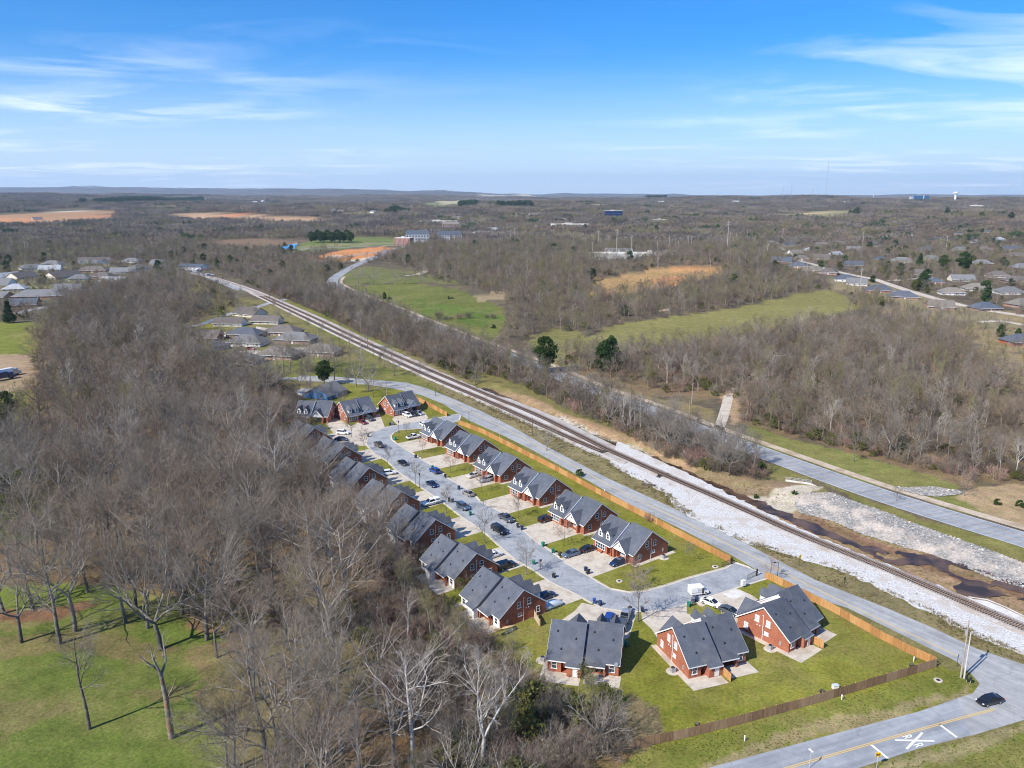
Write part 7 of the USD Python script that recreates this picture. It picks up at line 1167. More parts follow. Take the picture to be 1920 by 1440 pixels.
# ------------------------------------------------------------------ other houses
def ranch(px, py, w, d, rot, label, wall='brick_brown', roof='shingle_brown', kind='hip', h=2.6, rise=None, group=None, pitch=.5, garage=False, trim='white_trim', name='house', wins=True):
    """a single storey house: walls, eaves, hip or gable roof, windows, door"""
    q = at(px, py); s = thing(name, (q[0], q[1], q[2] - .25), rot, label=label, cat='house', group=group); a, b = w / 2, d / 2; e = .75; r = rise or pitch * 1.18 * b; h = h * .88 + .25
    if kind == 'hip':
        obj('wall', bx(-a, a, -b, b, 0, h), MAT[wall], s); k = max(.2, a - b * .95); rf = hull([[x, y, h - .05] for x in (-a - e, a + e) for y in (-b - e, b + e)] + [[x, y, h + .1] for x in (-a - e, a + e) for y in (-b - e, b + e)] + [[-k, 0, h + r], [k, 0, h + r]])
        ro = obj('roof', rf, MAT[roof], s)
    else:
        obj('wall', xprism([(-b, 0), (b, 0), (b, h), (0, h + r - .08), (-b, h)], -a, a), MAT[wall], s); sl = r / b
        ro = obj('roof', [roofslab(-b - e, h - sl * e, 0, h + r, -a - .4, a + .4, .22), roofslab(b + e, h - sl * e, 0, h + r, -a - .4, a + .4, .22)], MAT[roof], s)
    obj('fascia', [bx(-a - e - .02, a + e + .02, y0, y1, h - .12 - (r / b * e if kind != 'hip' else 0), h + .1 - (r / b * e if kind != 'hip' else 0)) for y0, y1 in ((-b - e - .05, -b - e - .02), (b + e + .02, b + e + .05))], MAT[trim], ro)
    obj('roof_vent', bx(a * .2, a * .2 + .4, .25 * b, .25 * b + .4, h + r * .6, h + r * .85), MAT['dark_metal'], ro)
    if wins:
        for f_, yy in (('y-', -b), ('y+', b)):
            for x in np.linspace(-a + 1.8, a - 1.8, max(2, int(w / 4.5))): window(s, float(x), yy, h * .56, 1.3, 1.15, f_)
        for f_, xx in (('x-', -a), ('x+', a)): window(s, xx, -.2 * d, h * .56, 1.2, 1.1, f_)
        if garage: obj('garage_door', bx(a * .35, a * .35 + 4.6, -b - .06, -b - .004, .2, 2.35), MAT['white_trim'], s)
        else: door(s, .4, -b - .004, .95, 2.05, 'y-', 'white_trim', .25)
    return s
RG = 'brown roofed houses beside the tracks'
ranch(469, 592, 21, 13, -28, 'grey-brown gabled house at the head of the roofed group by the tracks', 'cream_siding', 'shingle_brown', 'gable', group=RG); ranch(432, 610, 19, 10, -4, 'brown roofed house with a white gable end, leftmost in front of the lane', 'white_siding', 'shingle_brown', 'gable', group=RG); ranch(501, 606, 19, 10, -6, 'brown roofed house with a cream gable end, nearest the tracks', 'cream_siding', 'shingle_brown', 'gable', group=RG)
ranch(532, 627, 21, 13, -12, 'reddish brown hip roofed house in the second line by the tracks', 'brick_brown', 'shingle_brown', group=RG); ranch(462, 631, 20, 12, -12, 'dark hip roofed house among the roofs by the tracks', 'brick_brown', 'shingle_dark', group=RG); ranch(466, 646, 20, 13, -8, 'pale grey hip roofed house with a red car in front', 'white_siding', 'shingle_grey', group=RG)
ranch(383, 636, 20, 11, -2, 'flat looking brown roofed house at the edge of the large wood', 'brick_red', 'shingle_brown', 'gable', group=RG); ranch(405, 654, 12, 10, -35, 'dark small roof half hidden by the large wood', 'grey_siding', 'shingle_dark', group=RG); ranch(556, 641, 22, 13, -10, 'grey hip roofed house with blinds and cars behind two bare trees', 'brick_brown', 'shingle_grey', group=RG)
ranch(524, 670, 20, 13, -12, 'tan hip roofed brick house facing the meadow, left one', 'brick_brown', 'shingle_tan', group=RG); ranch(604, 664, 19, 12, -12, 'tan hip roofed brick house facing the meadow, right one', 'brick_brown', 'shingle_tan', group=RG); ranch(455, 680, 19, 11, -14, 'grey roof deepest in the edge of the large wood', 'grey_siding', 'shingle_grey', group=RG)
sheet('court', unary_union([Polygon(W([(440, 660), (475, 655), (505, 662), (500, 672), (470, 675), (445, 668)])), Polygon(W([(540, 652), (585, 650), (570, 665), (545, 664)])), Polygon(W([(480, 612), (520, 618), (515, 628), (480, 622)])), Polygon(W([(405, 622), (440, 626), (440, 632), (405, 630)]))]), .03, 'concrete')
vehicle('suv', 'red', 471, 656, -20, 'red pickup-like car in front of the pale grey hip roofed house')
b_ = ranch(611, 742, 13, 11, 68, 'blue sided house with a pale grey roof beyond the cul-de-sac duplexes', 'blue_siding', 'shingle_grey', 'gable', pitch=.45); obj('porch_roof', [moved(bx(-11.5, -4.5, -1, 5, 2.45, 2.62), (0, 0, 0))] if False else [roofslab(5.2, 2.95, 11.5, 2.5, -6.3, -.5, .15)], MAT['shingle_pale'], b_); obj('porch_wall', bx(-6.2, -.6, 5.51, 11.2, 0, 2.45), MAT['blue_siding'], b_); obj('porch_window', bx(-6.28, -6.205, 7.6, 11.0, .8, 2.1), MAT['white_trim'], b_)
RN = 'houses of the neighbourhood on the right'; rgh = np.random.default_rng(21)
for (x, y, w, d, r, wl_, rf, lab) in [
    (1465, 493, 22, 14, -20, 'brick_brown', 'shingle_blue', 'dark slate hip roof, leftmost of the curved row on the right'), (1496, 502, 20, 13, -25, 'brick_brown', 'shingle_dark', 'dark hip roof second in the curved row on the right'), (1525, 510, 20, 13, -25, 'brick_brown', 'shingle_tan', 'tan hip roof third in the curved row on the right'), (1553, 514, 18, 13, -28, 'brick_brown', 'shingle_brown', 'brown hip roof fourth in the curved row on the right'),
    (1585, 527, 20, 13, -22, 'white_siding', 'shingle_blue', 'blue-black hip roof fifth in the curved row, with chimney stubs'), (1606, 534, 18, 13, -22, 'white_siding', 'shingle_grey', 'grey hip roof with white conservatory windows in the curved row'), (1648, 548, 22, 14, -16, 'brick_red', 'shingle_dark', 'large dark hip roof over red brick in the curved row'), (1692, 560, 22, 14, -14, 'brick_brown', 'shingle_dark', 'dark hip roof with a small blue-grey lean-to in the curved row'),
    (1762, 578, 18, 12, -15, 'brick_brown', 'shingle_tan', 'pale tan roof with a grey vehicle, behind bare trees'), (1845, 582, 19, 13, 10, 'brick_brown', 'shingle_blue', 'blue-black hip roof with white windows near the right edge'), (1912, 645, 18, 12, 8, 'brick_red', 'shingle_dark', 'dark roofed brick house with a row of white windows at the right edge'), (1783, 552, 19, 12, -12, 'white_siding', 'shingle_tan', 'tan roof with a white garage across the suburban street'),
    (1802, 527, 22, 13, -8, 'cream_siding', 'shingle_grey', 'wide grey roof behind a brown leaved tree'), (1749, 532, 16, 11, -10, 'brick_red', 'shingle_blue', 'low blue-grey roof beside the dark evergreen'), (1722, 516, 18, 12, -5, 'brick_brown', 'shingle_brown', 'grey-brown roof with two small gables behind the street tree'), (1890, 551, 20, 13, 0, 'white_siding', 'shingle_grey', 'grey roof with white gables at the right edge'),
    (1503, 487, 18, 12, -20, 'brick_brown', 'shingle_brown', 'brown roof behind the curved row on the right'), (1518, 471, 16, 11, 10, 'white_siding', 'shingle_pale', 'white roof among trees behind the curved row'), (1566, 480, 20, 12, 35, 'white_siding', 'shingle_pale', 'long white metal roof behind the curved row'), (1446, 458, 20, 13, 20, 'cream_siding', 'shingle_pale', 'pale grey roof with cream gables far behind the curved row'),
    (1760, 452, 30, 15, -5, 'brick_red', 'shingle_blue', 'long grey-blue roof over orange brick in the far suburb'), (1888, 429, 26, 15, 0, 'brick_brown', 'shingle_tan', 'brown hip roof near the far right horizon trees'), (1897, 470, 34, 16, -3, 'brick_brown', 'shingle_dark', 'long dark roof at the right edge of the far suburb'), (1873, 451, 18, 12, 15, 'white_siding', 'shingle_pale', 'small white gabled house in the far right suburb'), (1905, 482, 26, 13, -5, 'brick_red', 'shingle_brown', 'brown roof below the long dark roof at the right edge'),
    (1712, 442, 16, 11, 25, 'white_siding', 'shingle_pale', 'tiny white house in the far suburb left of the orange brick one'), (1682, 440, 18, 12, 5, 'brick_brown', 'shingle_brown', 'tiny tan house among far suburb trees'), (1830, 455, 16, 11, 20, 'white_siding', 'shingle_tan', 'tiny pale house in the middle of the far suburb')]:
    ranch(x, y, w, d, r, lab, wl_, rf, 'hip' if rgh.random() < .75 else 'gable', group=RN, pitch=.55)
more = np.random.default_rng(5)
for (x, y) in [(1480, 462), (1540, 462), (1600, 470), (1640, 462), (1690, 470), (1735, 470), (1800, 470), (1845, 470), (1540, 486), (1600, 500), (1650, 490), (1690, 492), (1745, 488), (1840, 497), (1870, 520), (1915, 505), (1830, 545), (1905, 530), (1490, 478), (1580, 452), (1660, 450), (1800, 440), (1850, 437), (1910, 412), (1770, 430), (1690, 428), (1460, 470), (1620, 445), (1915, 575)]:
    ranch(x, y, more.uniform(17, 24), more.uniform(12, 15), more.uniform(-35, 30), 'suburban house with a ' + ['brown', 'grey', 'tan', 'dark', 'slate'][k_ := int(more.integers(0, 5))] + ' roof among bare garden trees', ['brick_brown', 'white_siding', 'cream_siding', 'brick_brown'][int(more.integers(0, 4))], ['shingle_brown', 'shingle_grey', 'shingle_tan', 'shingle_dark', 'shingle_blue'][k_], 'hip' if more.random() < .7 else 'gable', group=['brown', 'grey', 'tan', 'dark', 'slate'][k_] + ' roofed suburban houses on the right', pitch=.55)
LN = 'houses at the far left'
for (x, y) in [(60, 505), (95, 508), (150, 525), (30, 545), (130, 545), (195, 522), (232, 512), (262, 505), (0, 560), (100, 498), (300, 497), (5, 535)]:
    ranch(x, y, more.uniform(18, 26), more.uniform(12, 15), more.uniform(-30, 60), 'house with a ' + ['brown', 'grey', 'pale'][k_ := int(more.integers(0, 3))] + ' roof among trees at the far left', ['white_siding', 'cream_siding', 'brick_brown'][int(more.integers(0, 3))], ['shingle_brown', 'shingle_grey', 'shingle_pale'][k_], 'gable' if more.random() < .6 else 'hip', group=['brown', 'grey', 'pale'][k_] + ' roofed houses at the far left', pitch=.5)
for (x, y, w, d, r, wl_, rf, k, lab) in [(42, 522, 26, 15, 75, 'cream_siding', 'shingle_brown', 'gable', 'cream gabled building with a brown roof, left one of two'), (119, 521, 34, 16, 72, 'cream_siding', 'shingle_brown', 'gable', 'long cream gabled building with a brown roof, right one of two'), (14, 522, 22, 13, 60, 'white_siding', 'shingle_pale', 'gable', 'white roofed building at the left edge'), (79, 558, 40, 16, 8, 'brick_red', 'shingle_grey', 'hip', 'wide grey roofed low building on the left'), (47, 574, 20, 13, 12, 'brick_red', 'shingle_blue', 'gable', 'orange brick house front below the wide grey roof'), (177, 510, 30, 14, 5, 'brick_red', 'shingle_brown', 'hip', 'long brown roof left of the pale bare tree'), (248, 492, 20, 12, 0, 'white_siding', 'shingle_grey', 'hip', 'small pale building left of the white trunked tree'), (215, 530, 24, 12, -5, 'cream_siding', 'shingle_pale', 'gable', 'pale roof behind the top of the large wood')]:
    ranch(x, y, w, d, r, lab, wl_, rf, k, group=LN, pitch=.5)
for i, x in enumerate((160, 177, 194)): ranch(x, 494, 15, 10, 30, ['white row building, left one of three', 'white row building, middle of three', 'white row building, right one of three'][i] + ' at the far left', 'white_siding', 'shingle_brown', 'gable', h=5.2, group=LN)
b_ = ranch(362, 505, 30, 18, -10, 'white store with a blue-grey roof at the end of the railway', 'white_siding', 'shingle_blue', 'gable', h=4, pitch=.25)
for i in range(14):
    kx, ky = 334 + i * 3.1 + (i % 3), 503 + (i % 4) * 1.6 + i * .35; vehicle(['sedan', 'suv', 'van'][i % 3], ['white', 'silver', 'black', 'grey', 'white'][i % 5], kx, ky, 20 * i, 'car parked in front of the far white store', group='cars at the far store')
for i, (x, y, c) in enumerate([(389, 515, 'white'), (392, 517, 'navy'), (372, 519, 'silver'), (397, 516, 'white')]): vehicle('suv', c, x, y, 10, ['white car left of two at the track bend', 'dark car at the track bend', 'silver car driving toward the far store', 'white car right of two at the track bend'][i])
vehicle('pickup', 'white', 1465, 669, 20, 'white pickup among the trees at the end of the dirt track', 'pickup truck', name='pickup_truck'); vehicle('suv', 'navy', 1425, 676, 30, 'dark car beside the dirt track in the right wood'); vehicle('van', 'white', 1390, 664, 10, 'white van among the trees left of the dirt track', 'van')
# trucks at the left edge
for i, (x, y, r) in enumerate([(18, 705, 60), (8, 712, 60)]):
    q = P(x, y); s = thing('box_truck', (q[0], q[1], 0), r, label=['silver truck tractor parked at the left edge', 'dark blue trailer truck cut by the left edge'][i], cat='truck')
    obj('cab', [bx(1.6, 3.8, -1.2, 1.2, .6, 3.3), bx(3.8, 5.2, -1.0, 1.0, .6, 1.9)], MAT['paint_silver' if i == 0 else 'paint_navy'], s); obj('windscreen', bx(3.81, 3.85, -1.0, 1.0, 2.0, 3.0), MAT['car_glass'], s); obj('box', bx(-6, 1.4, -1.25, 1.25, 1.0, 3.9), MAT['paint_white' if i == 0 else 'paint_navy'], s)
    for x_ in (-4.8, -3.6, 3.2):
        for y_ in (-1.05, 1.05): obj('wheel', cyl([x_, y_ - .15, .5], [x_, y_ + .15, .5], .5, 12), MAT['tyre'], s)

# ------------------------------------------------------------------ larger far buildings
mat('tower_blue', (.05, .15, .27), None, rough=.4); mat('tower_glass', (.03, .12, .24), None, rough=.2); mat('office_blue', (.03, .05, .12), None, rough=.4)
def block(name, px, py, w, d, h, rot, label, wall, roof='concrete_pale', floors=2, bays=8, glass='window_glass', frame='white_trim', pitched=None, cat='building', ribbon_=False):
    q = at(px, py); s = thing(name, (q[0], q[1], q[2] - 1), rot, label=label, cat=cat); a, b = w / 2, d / 2; h += 1
    obj('wall', bx(-a, a, -b, b, 0, h), MAT[wall], s)
    if pitched: obj('roof', [hull([[x, y, h + .005] for x in (-a - .6, a + .6) for y in (-b - .6, b + .6)] + [[-a + 1, 0, h + pitched], [a - 1, 0, h + pitched]])], MAT[roof], s)
    else: obj('roof', [bx(-a - .2, a + .2, -b - .2, b + .2, h + .005, h + .7), bx(-a * .3, a * .1, -b * .3, b * .3, h + .705, h + 2.5)], MAT[roof], s)
    fh = (h - 1.5) / floors
    for f in range(floors):
        z0, z1 = 1.6 + f * fh, 1.6 + f * fh + fh * .62
        if ribbon_:
            o = obj('window', bx(-a + .5, a - .5, -b - .12, -b - .004, z0, z1), MAT[glass], s); obj('window', bx(a + .004, a + .12, -b + .5, b - .5, z0, z1), MAT[glass], s); obj('window', bx(-a - .12, -a - .004, -b + .5, b - .5, z0, z1), MAT[glass], s)
        else:
            for x in np.linspace(-a + w / bays / 2, a - w / bays / 2, bays): o = obj('window', bx(x - w / bays * .3, x + w / bays * .3, -b - .10, -b - .004, z0 - .15, z1 + .15), MAT[frame], s); obj('pane', bx(x - w / bays * .24, x + w / bays * .24, -b - .16, -b - .105, z0, z1), MAT[glass], o)
    return s
block('office_building', 758, 460, 26, 20, 12, -12, 'three storey red brick building with a white flat roof beside parked cars', 'brick_red', 'concrete_pale', 3, 6)
block('apartment_building', 783, 456, 40, 18, 16, 8, 'dark roofed apartment block right behind the red brick one', 'grey_siding', 'shingle_blue', 3, 8, pitched=6); block('apartment_building', 843, 452, 44, 16, 11, 2, 'long apartment block with blue-grey roof and white window bays', 'grey_siding', 'shingle_blue', 3, 10, pitched=7)
block('apartment_building', 845, 431, 40, 22, 14, 6, 'tan brick apartment block behind the long white-bayed one', 'brick_brown', 'shingle_tan', 3, 7, pitched=5); block('school_building', 822, 419, 100, 22, 7, 3, 'long pale building with an arched middle far down the valley', 'cream_siding', 'concrete_pale', 2, 20); block('warehouse', 1069, 425, 95, 24, 7, -2, 'long low white building in the middle distance', 'white_siding', 'concrete_pale', 1, 16)
block('office_building', 1149.5, 412, 50, 26, 26, 4, 'dark blue glass office block with a pale roof in the middle distance', 'office_blue', 'concrete_pale', 4, 8, ribbon_=True, glass='paint_navy'); block('community_hall', 1237, 415, 40, 16, 5, -6, 'low white roofed building right of the dark blue office', 'cream_siding', 'concrete_pale', 1, 8)
GT = depth(at(1724, 377)[1]) / FPX
b_ = block('glass_tower', 1724, 377, GT * 30, GT * 10, GT * 10.5, 6, 'blue glass office tower with a pale stair core on the right horizon', 'tower_blue', 'concrete_pale', 6, 8, ribbon_=True, glass='tower_glass'); obj('stair_core', bx(GT * 3, GT * 5, -GT * 5.4, -GT * 5.05, 0, GT * 11), MAT['concrete_pale'], b_); obj('end_tower', bx(-GT * 19, -GT * 15.1, -GT * 4, GT * 4, 0, GT * 8.5), MAT['grey_siding'], b_)
block('store', 1830, 390, 46, 24, 12, 0, 'yellow and white building on the right horizon', 'cream_siding', 'concrete_pale', 1, 5)
q = at(1790.5, 377); s = thing('water_tower', tuple(q), 0, scale=17 * depth(q[1]) / FPX / 76, label='white mushroom shaped water tower on the right horizon', cat='water tower'); obj('shaft', cyl([0, 0, -5], [0, 0, 60], 9, 20, 8), MAT['white_siding'], s); obj('tank', [cyl([0, 0, 56], [0, 0, 62], 9, 24, 19), cyl([0, 0, 62], [0, 0, 72], 19, 24, 19), cyl([0, 0, 72], [0, 0, 76], 19, 24, 4)], MAT['white_trim'], s)
q = at(1638, 371); s = thing('water_tower', tuple(q), 0, scale=9 * depth(q[1]) / FPX / 66, label='very distant white water tower left of the glass tower', cat='water tower'); obj('shaft', cyl([0, 0, -5], [0, 0, 52], 6, 14, 5), MAT['white_siding'], s); obj('tank', [cyl([0, 0, 50], [0, 0, 60], 7, 16, 15), cyl([0, 0, 60], [0, 0, 66], 15, 16, 4)], MAT['white_trim'], s)
for i, (x, yb, yt) in enumerate([(1467, 372, 347), (1483, 372, 345), (1523, 372, 355), (1548, 368, 300)]):
    q = at(x, yb); H = (yb - yt) * depth(q[1]) / FPX; s = thing('radio_mast', tuple(q), 0, label=['thin radio mast on the right horizon, leftmost', 'thin radio mast on the right horizon, second from left', 'faint short radio mast on the right horizon', 'tallest radio mast on the right horizon'][i], cat='radio mast'); r = .5 * depth(q[1]) / FPX
    legs = [[r * math.cos(a), r * math.sin(a)] for a in (0, 2.09, 4.19)]; obj('leg', [cyl([*l, 0], [*l, H], r * .18, 4) for l in legs], MAT['grey_metal'], s); obj('bracing', [cyl([*legs[k % 3], z], [*legs[(k + 1) % 3], z + H / 24], r * .12, 4) for k, z in enumerate(np.arange(0, H * .95, H / 24))], MAT['grey_metal'], s); obj('beacon', cyl([0, 0, H], [0, 0, H + 2], r * .3, 5), MAT['red_top'] if 'red_top' in MAT else MAT['white_trim'], s)
for i, (x, y, w) in enumerate([(493, 379, 60), (560, 385, 40), (625, 395, 30), (478, 380, 40), (858, 411, 40), (912, 440, 34), (925, 433, 30), (1003, 405, 50), (1010, 428, 26), (1034, 437, 22), (965, 405, 40), (975, 404, 30), (1240, 380, 50), (1310, 380, 60), (1380, 378, 50), (560, 386, 36), (640, 396, 26), (1587, 381, 50), (380, 375, 60), (70, 412, 40), (1255, 381, 40), (895, 441, 30), (1052, 415, 40), (700, 399, 30), (545, 381, 40)]):
    ranch(x, y, w * .7, w * .4, (i * 47) % 90 - 45, 'tiny pale house among the distant woods', ['white_siding', 'cream_siding', 'white_siding'][i % 3], ['shingle_pale', 'shingle_brown', 'shingle_grey'][i % 3], 'gable', h=4.5, group='pale houses scattered in the distant woods', wins=False)
for i in range(16):
    vehicle(['sedan', 'suv', 'van'][i % 3], ['white', 'silver', 'black', 'white', 'grey', 'red'][i % 6], 702 + i * 2.9, 459.5 - (i % 3) * 2.2, 15, 'car in the car park beside the red brick building', group='cars beside the red brick building')
mat('tarp_blue', (.02, .24, .55), (.03, .30, .62), .3, .6)
for i, (x, y, w, d, h) in enumerate([(541, 466, 22, 9, 3), (549, 461, 16, 7, 2.5)]):
    q = at(x, y); s = thing('tarp_stack', tuple(q), 10, label=['large bright blue covered stack at the far green field', 'smaller bright blue covered stack behind the large one'][i], cat='stack'); obj('cover', hull([[a * w / 2, b * d / 2, 0] for a in (-1, 1) for b in (-1, 1)] + [[a * w / 2.3, b * d / 4, h] for a in (-1, 1) for b in (-1, 1)]), MAT['tarp_blue'], s); obj('base', bx(-w / 2 - .3, w / 2 + .3, -d / 2 - .3, d / 2 + .3, -1, .0), MAT['pole_wood'], s)
mat('pole_far', (.40, .36, .31), (.48, .44, .38), 1.5, .85)
# poles of the substation and the lines
SUBP = [(1122, 463, 434), (1156, 472, 431), (1184, 473, 442), (1232, 471, 454), (1254, 469, 444), (1266, 467, 446), (1271, 469, 452), (1290, 465, 442), (1296, 466, 443), (1363, 473, 416), (1111, 475, 455), (1332, 500, 487), (1368, 458, 435), (1380, 455, 437), (1400, 450, 432), (1416, 456, 440), (1438, 488, 458), (1467, 453, 429), (1513, 515, 492), (1617, 462, 434), (1612, 548, 504), (1565, 468, 456), (1773, 473, 443), (965, 452, 428), (1190, 426, 418), (23, 465, 452), (48, 475, 453), (54, 474, 455), (277, 466, 459), (281, 466, 459), (284, 467, 459), (640, 461, 450), (958, 455, 432)]
for i, (x, yb, yt) in enumerate(SUBP):
    q = at(x, yb); H = (yb - yt) * depth(q[1]) / FPX / .97
    small('power_pole', ['tall pale power pole rising above the woods around the substation', 'tall power pole of the line over the suburb'][int(x > 1360)] if x > 900 else 'power pole of the line across the far valley', 'power pole', tuple(q), 20, [('pole', cyl([0, 0, -2], [0, 0, H], .018 * H ** .8 + .12, 6, .01 * H ** .8 + .08), 'pole_far'), ('crossarm', [bx(-.1 * H, .1 * H, -.1, .1, H * .93, H * .945), bx(-.08 * H, .08 * H, -.1, .1, H * .85, H * .865)], 'pole_far')], ['power poles around the substation', 'power poles over the suburb'][int(x > 1360)] if x > 900 else 'power poles across the far valley')
q = at(1160, 474); s = thing('substation', tuple(q), -4, label='electric substation of grey frames on a gravel pad on the wooded hill', cat='substation'); obj('frame', [bx(x, x + .2, y, y + .2, 0, 6) for x in (-20, -10, 0, 10, 20) for y in (-4, 4)] + [bx(-20, 20.3, y, y + .15, z, z + .15) for y in (-4, 4) for z in (4, 5.8)], MAT['galvanised'], s)
for x in (-14, 0, 13): obj('transformer', [bx(x - 2, x + 2, -1.5, 1.5, 0, 3.2), cyl([x - 1, 0, 3.2], [x - 1, 0, 5], .25, 6), cyl([x + 1, 0, 3.2], [x + 1, 0, 5], .25, 6)], MAT['grey_metal'], s)
obj('control_house', bx(42, 50, -3, 3, 0, 3.5), MAT['cream_siding'], s); obj('perimeter_wall', [bx(-60, 62, -14, -13.7, 0, 2.2)], MAT['concrete_pale'], s)
# cables strung between far poles
cb = []
for a, b in ((9, 5), (5, 2), (2, 1), (20, 18), (20, 16)):
    pa, pb = [at(SUBP[k][0], SUBP[k][1]) + np.array([0, 0, (SUBP[k][1] - SUBP[k][2]) * depth(at(SUBP[k][0], SUBP[k][1])[1]) / FPX * .93]) for k in (a, b)]
    t = np.linspace(0, 1, 9)[:, None]; l = pa * (1 - t) + pb * t; l[:, 2] -= 5 * (t * (1 - t) * 4)[:, 0]; cb.append(tubes(l[:-1], l[1:], np.full(8, .05), np.full(8, .05), 3))
for k, m_ in enumerate(cb): obj('power_cable', m_, MAT['grey_metal'], label=['power cable over the hill from the tallest pale pole leftward', 'power cable between the left poles of the substation', 'short power cable left of the substation frames', 'power cable over the suburb from the right pole', 'power cable over the suburb toward the curved row'][k], cat='cable')

# ------------------------------------------------------------------ bales and field bushes
for i, (x, y) in enumerate([(1239, 585), (1243, 584.6), (1247, 584.2), (1251, 584)]): small('hay_bale', 'pale round hay bale at the wood edge of the upper meadow', 'hay bale', tuple(at(x, y)), 20, [('bale', moved(cyl([-.9, 0, .8], [.9, 0, .8], .85, 14), (0, 0, 0)), 'pale_dirt')], 'hay bales of the upper meadow')
for i, (x, y, k, h) in enumerate([(721, 561, 1, 6), (731, 562, 0, 2.5), (842, 561, 2, 2.4), (848, 561, 2, 2), (823, 599, 3, 6), (836, 601, 3, 3.6), (846, 600, 3, 3), (861, 599, 4, 4.5), (879, 598, 3, 5), (914, 598, 3, 3.4), (925, 598, 3, 3.8), (925, 617, 2, 3), (700, 535, 5, 15), (672, 533, 5, 17), (745, 533, 5, 13), (760, 533, 5, 12), (790, 533, 5, 10), (650, 545, 3, 3)]):
    mdl, b = [(T_SHRUB[0], 2.2), (T_EVER[1], 11), (T_SHRUB[2], 2.6), (T_BUSH[0], 3.6), (T_BUSH[2], 3), (T_OAK[1], 20)][k]; q = at(x, y); copy_of(mdl, 'field_tree' if k == 5 else 'field_bush', (q[0], q[1], q[2] - .1), 60 * i, h / b, label=['small green shrub', 'dark conical cedar', 'dark round shrub', 'brown leafless shrub', 'reddish leafless shrub', 'wide bare tree'][k] + ' standing in the green field beyond the highway', cat='tree' if k == 5 else 'bush', group=['green shrubs', 'cedars', 'dark shrubs', 'brown shrubs', 'reddish shrubs', 'bare trees'][k] + ' of the field beyond the highway')
for i in range(13):
    q = at(584 + i * 6.1, 456 - (i % 3) * 1.2); copy_of(T_EVER[0], 'pine_tree', (q[0], q[1], q[2] - .3), 70 * i, [1.35, 1.2, 1.45][i % 3], label='dark pine in the straight row at the far green field', cat='tree', group='row of dark pines at the far green field')
EVG = [(1805, 512, 22, 0, 'biggest round green pine in the suburb on the right'), (1724, 502, 17, 2, 'dark pointed evergreen left of the biggest pine'), (1768, 505, 16, 0, 'round green pine behind the grey roofs left of the biggest pine'), (1729, 545, 17, 1, 'dark round evergreen in front of the low blue-grey roof'), (1685, 525, 15, 3, 'olive green street tree with a broad crown'), (1655, 505, 14, 3, 'olive green tree behind the dark hip roofs'), (1705, 523, 13, 3, 'yellow-olive tree above the parked cars'), (1880, 500, 11, 0, 'small green pine at the right edge'), (1630, 470, 13, 0, 'green tree beside a pale power pole'), (1775, 405, 22, 0, 'dark round evergreen below the water tower'), (1840, 412, 20, 0, 'dark evergreen clump in the far suburb'), (1895, 415, 22, 0, 'dark evergreens near the right edge of the far suburb'), (1880, 440, 13, 1, 'small dark cedar beside a brown hip roof'), (1097, 435, 17, 0, 'dark pine left of the dark blue office'), (1230, 436, 15, 0, 'dark pine on the wooded hill behind the substation'), (1345, 433, 15, 1, 'dark pointed pine on the hill right of the substation'), (765, 496, 12, 0, 'dark green tree at the left end of the central woods'), (890, 468, 14, 0, 'round dark pine in the central woods'), (945, 487, 11, 3, 'yellow-green tree in the central woods'), (1075, 484, 10, 3, 'yellow-green tree below the gravel pad'), (400, 560, 9, 1, 'small cedar by the far lane')]
for i, (x, y, h, k, lab) in enumerate(EVG):
    mdl, b = [(T_EVER[0], 14), (T_EVER[1], 11), (T_EVER[2], 16), (T_BUD[0], 9)][k]; q = at(x, y); copy_of(mdl, 'evergreen_tree' if k < 3 else 'budding_tree', (q[0], q[1], q[2] - .3), 90 * i, h / b, label=lab, cat='tree')

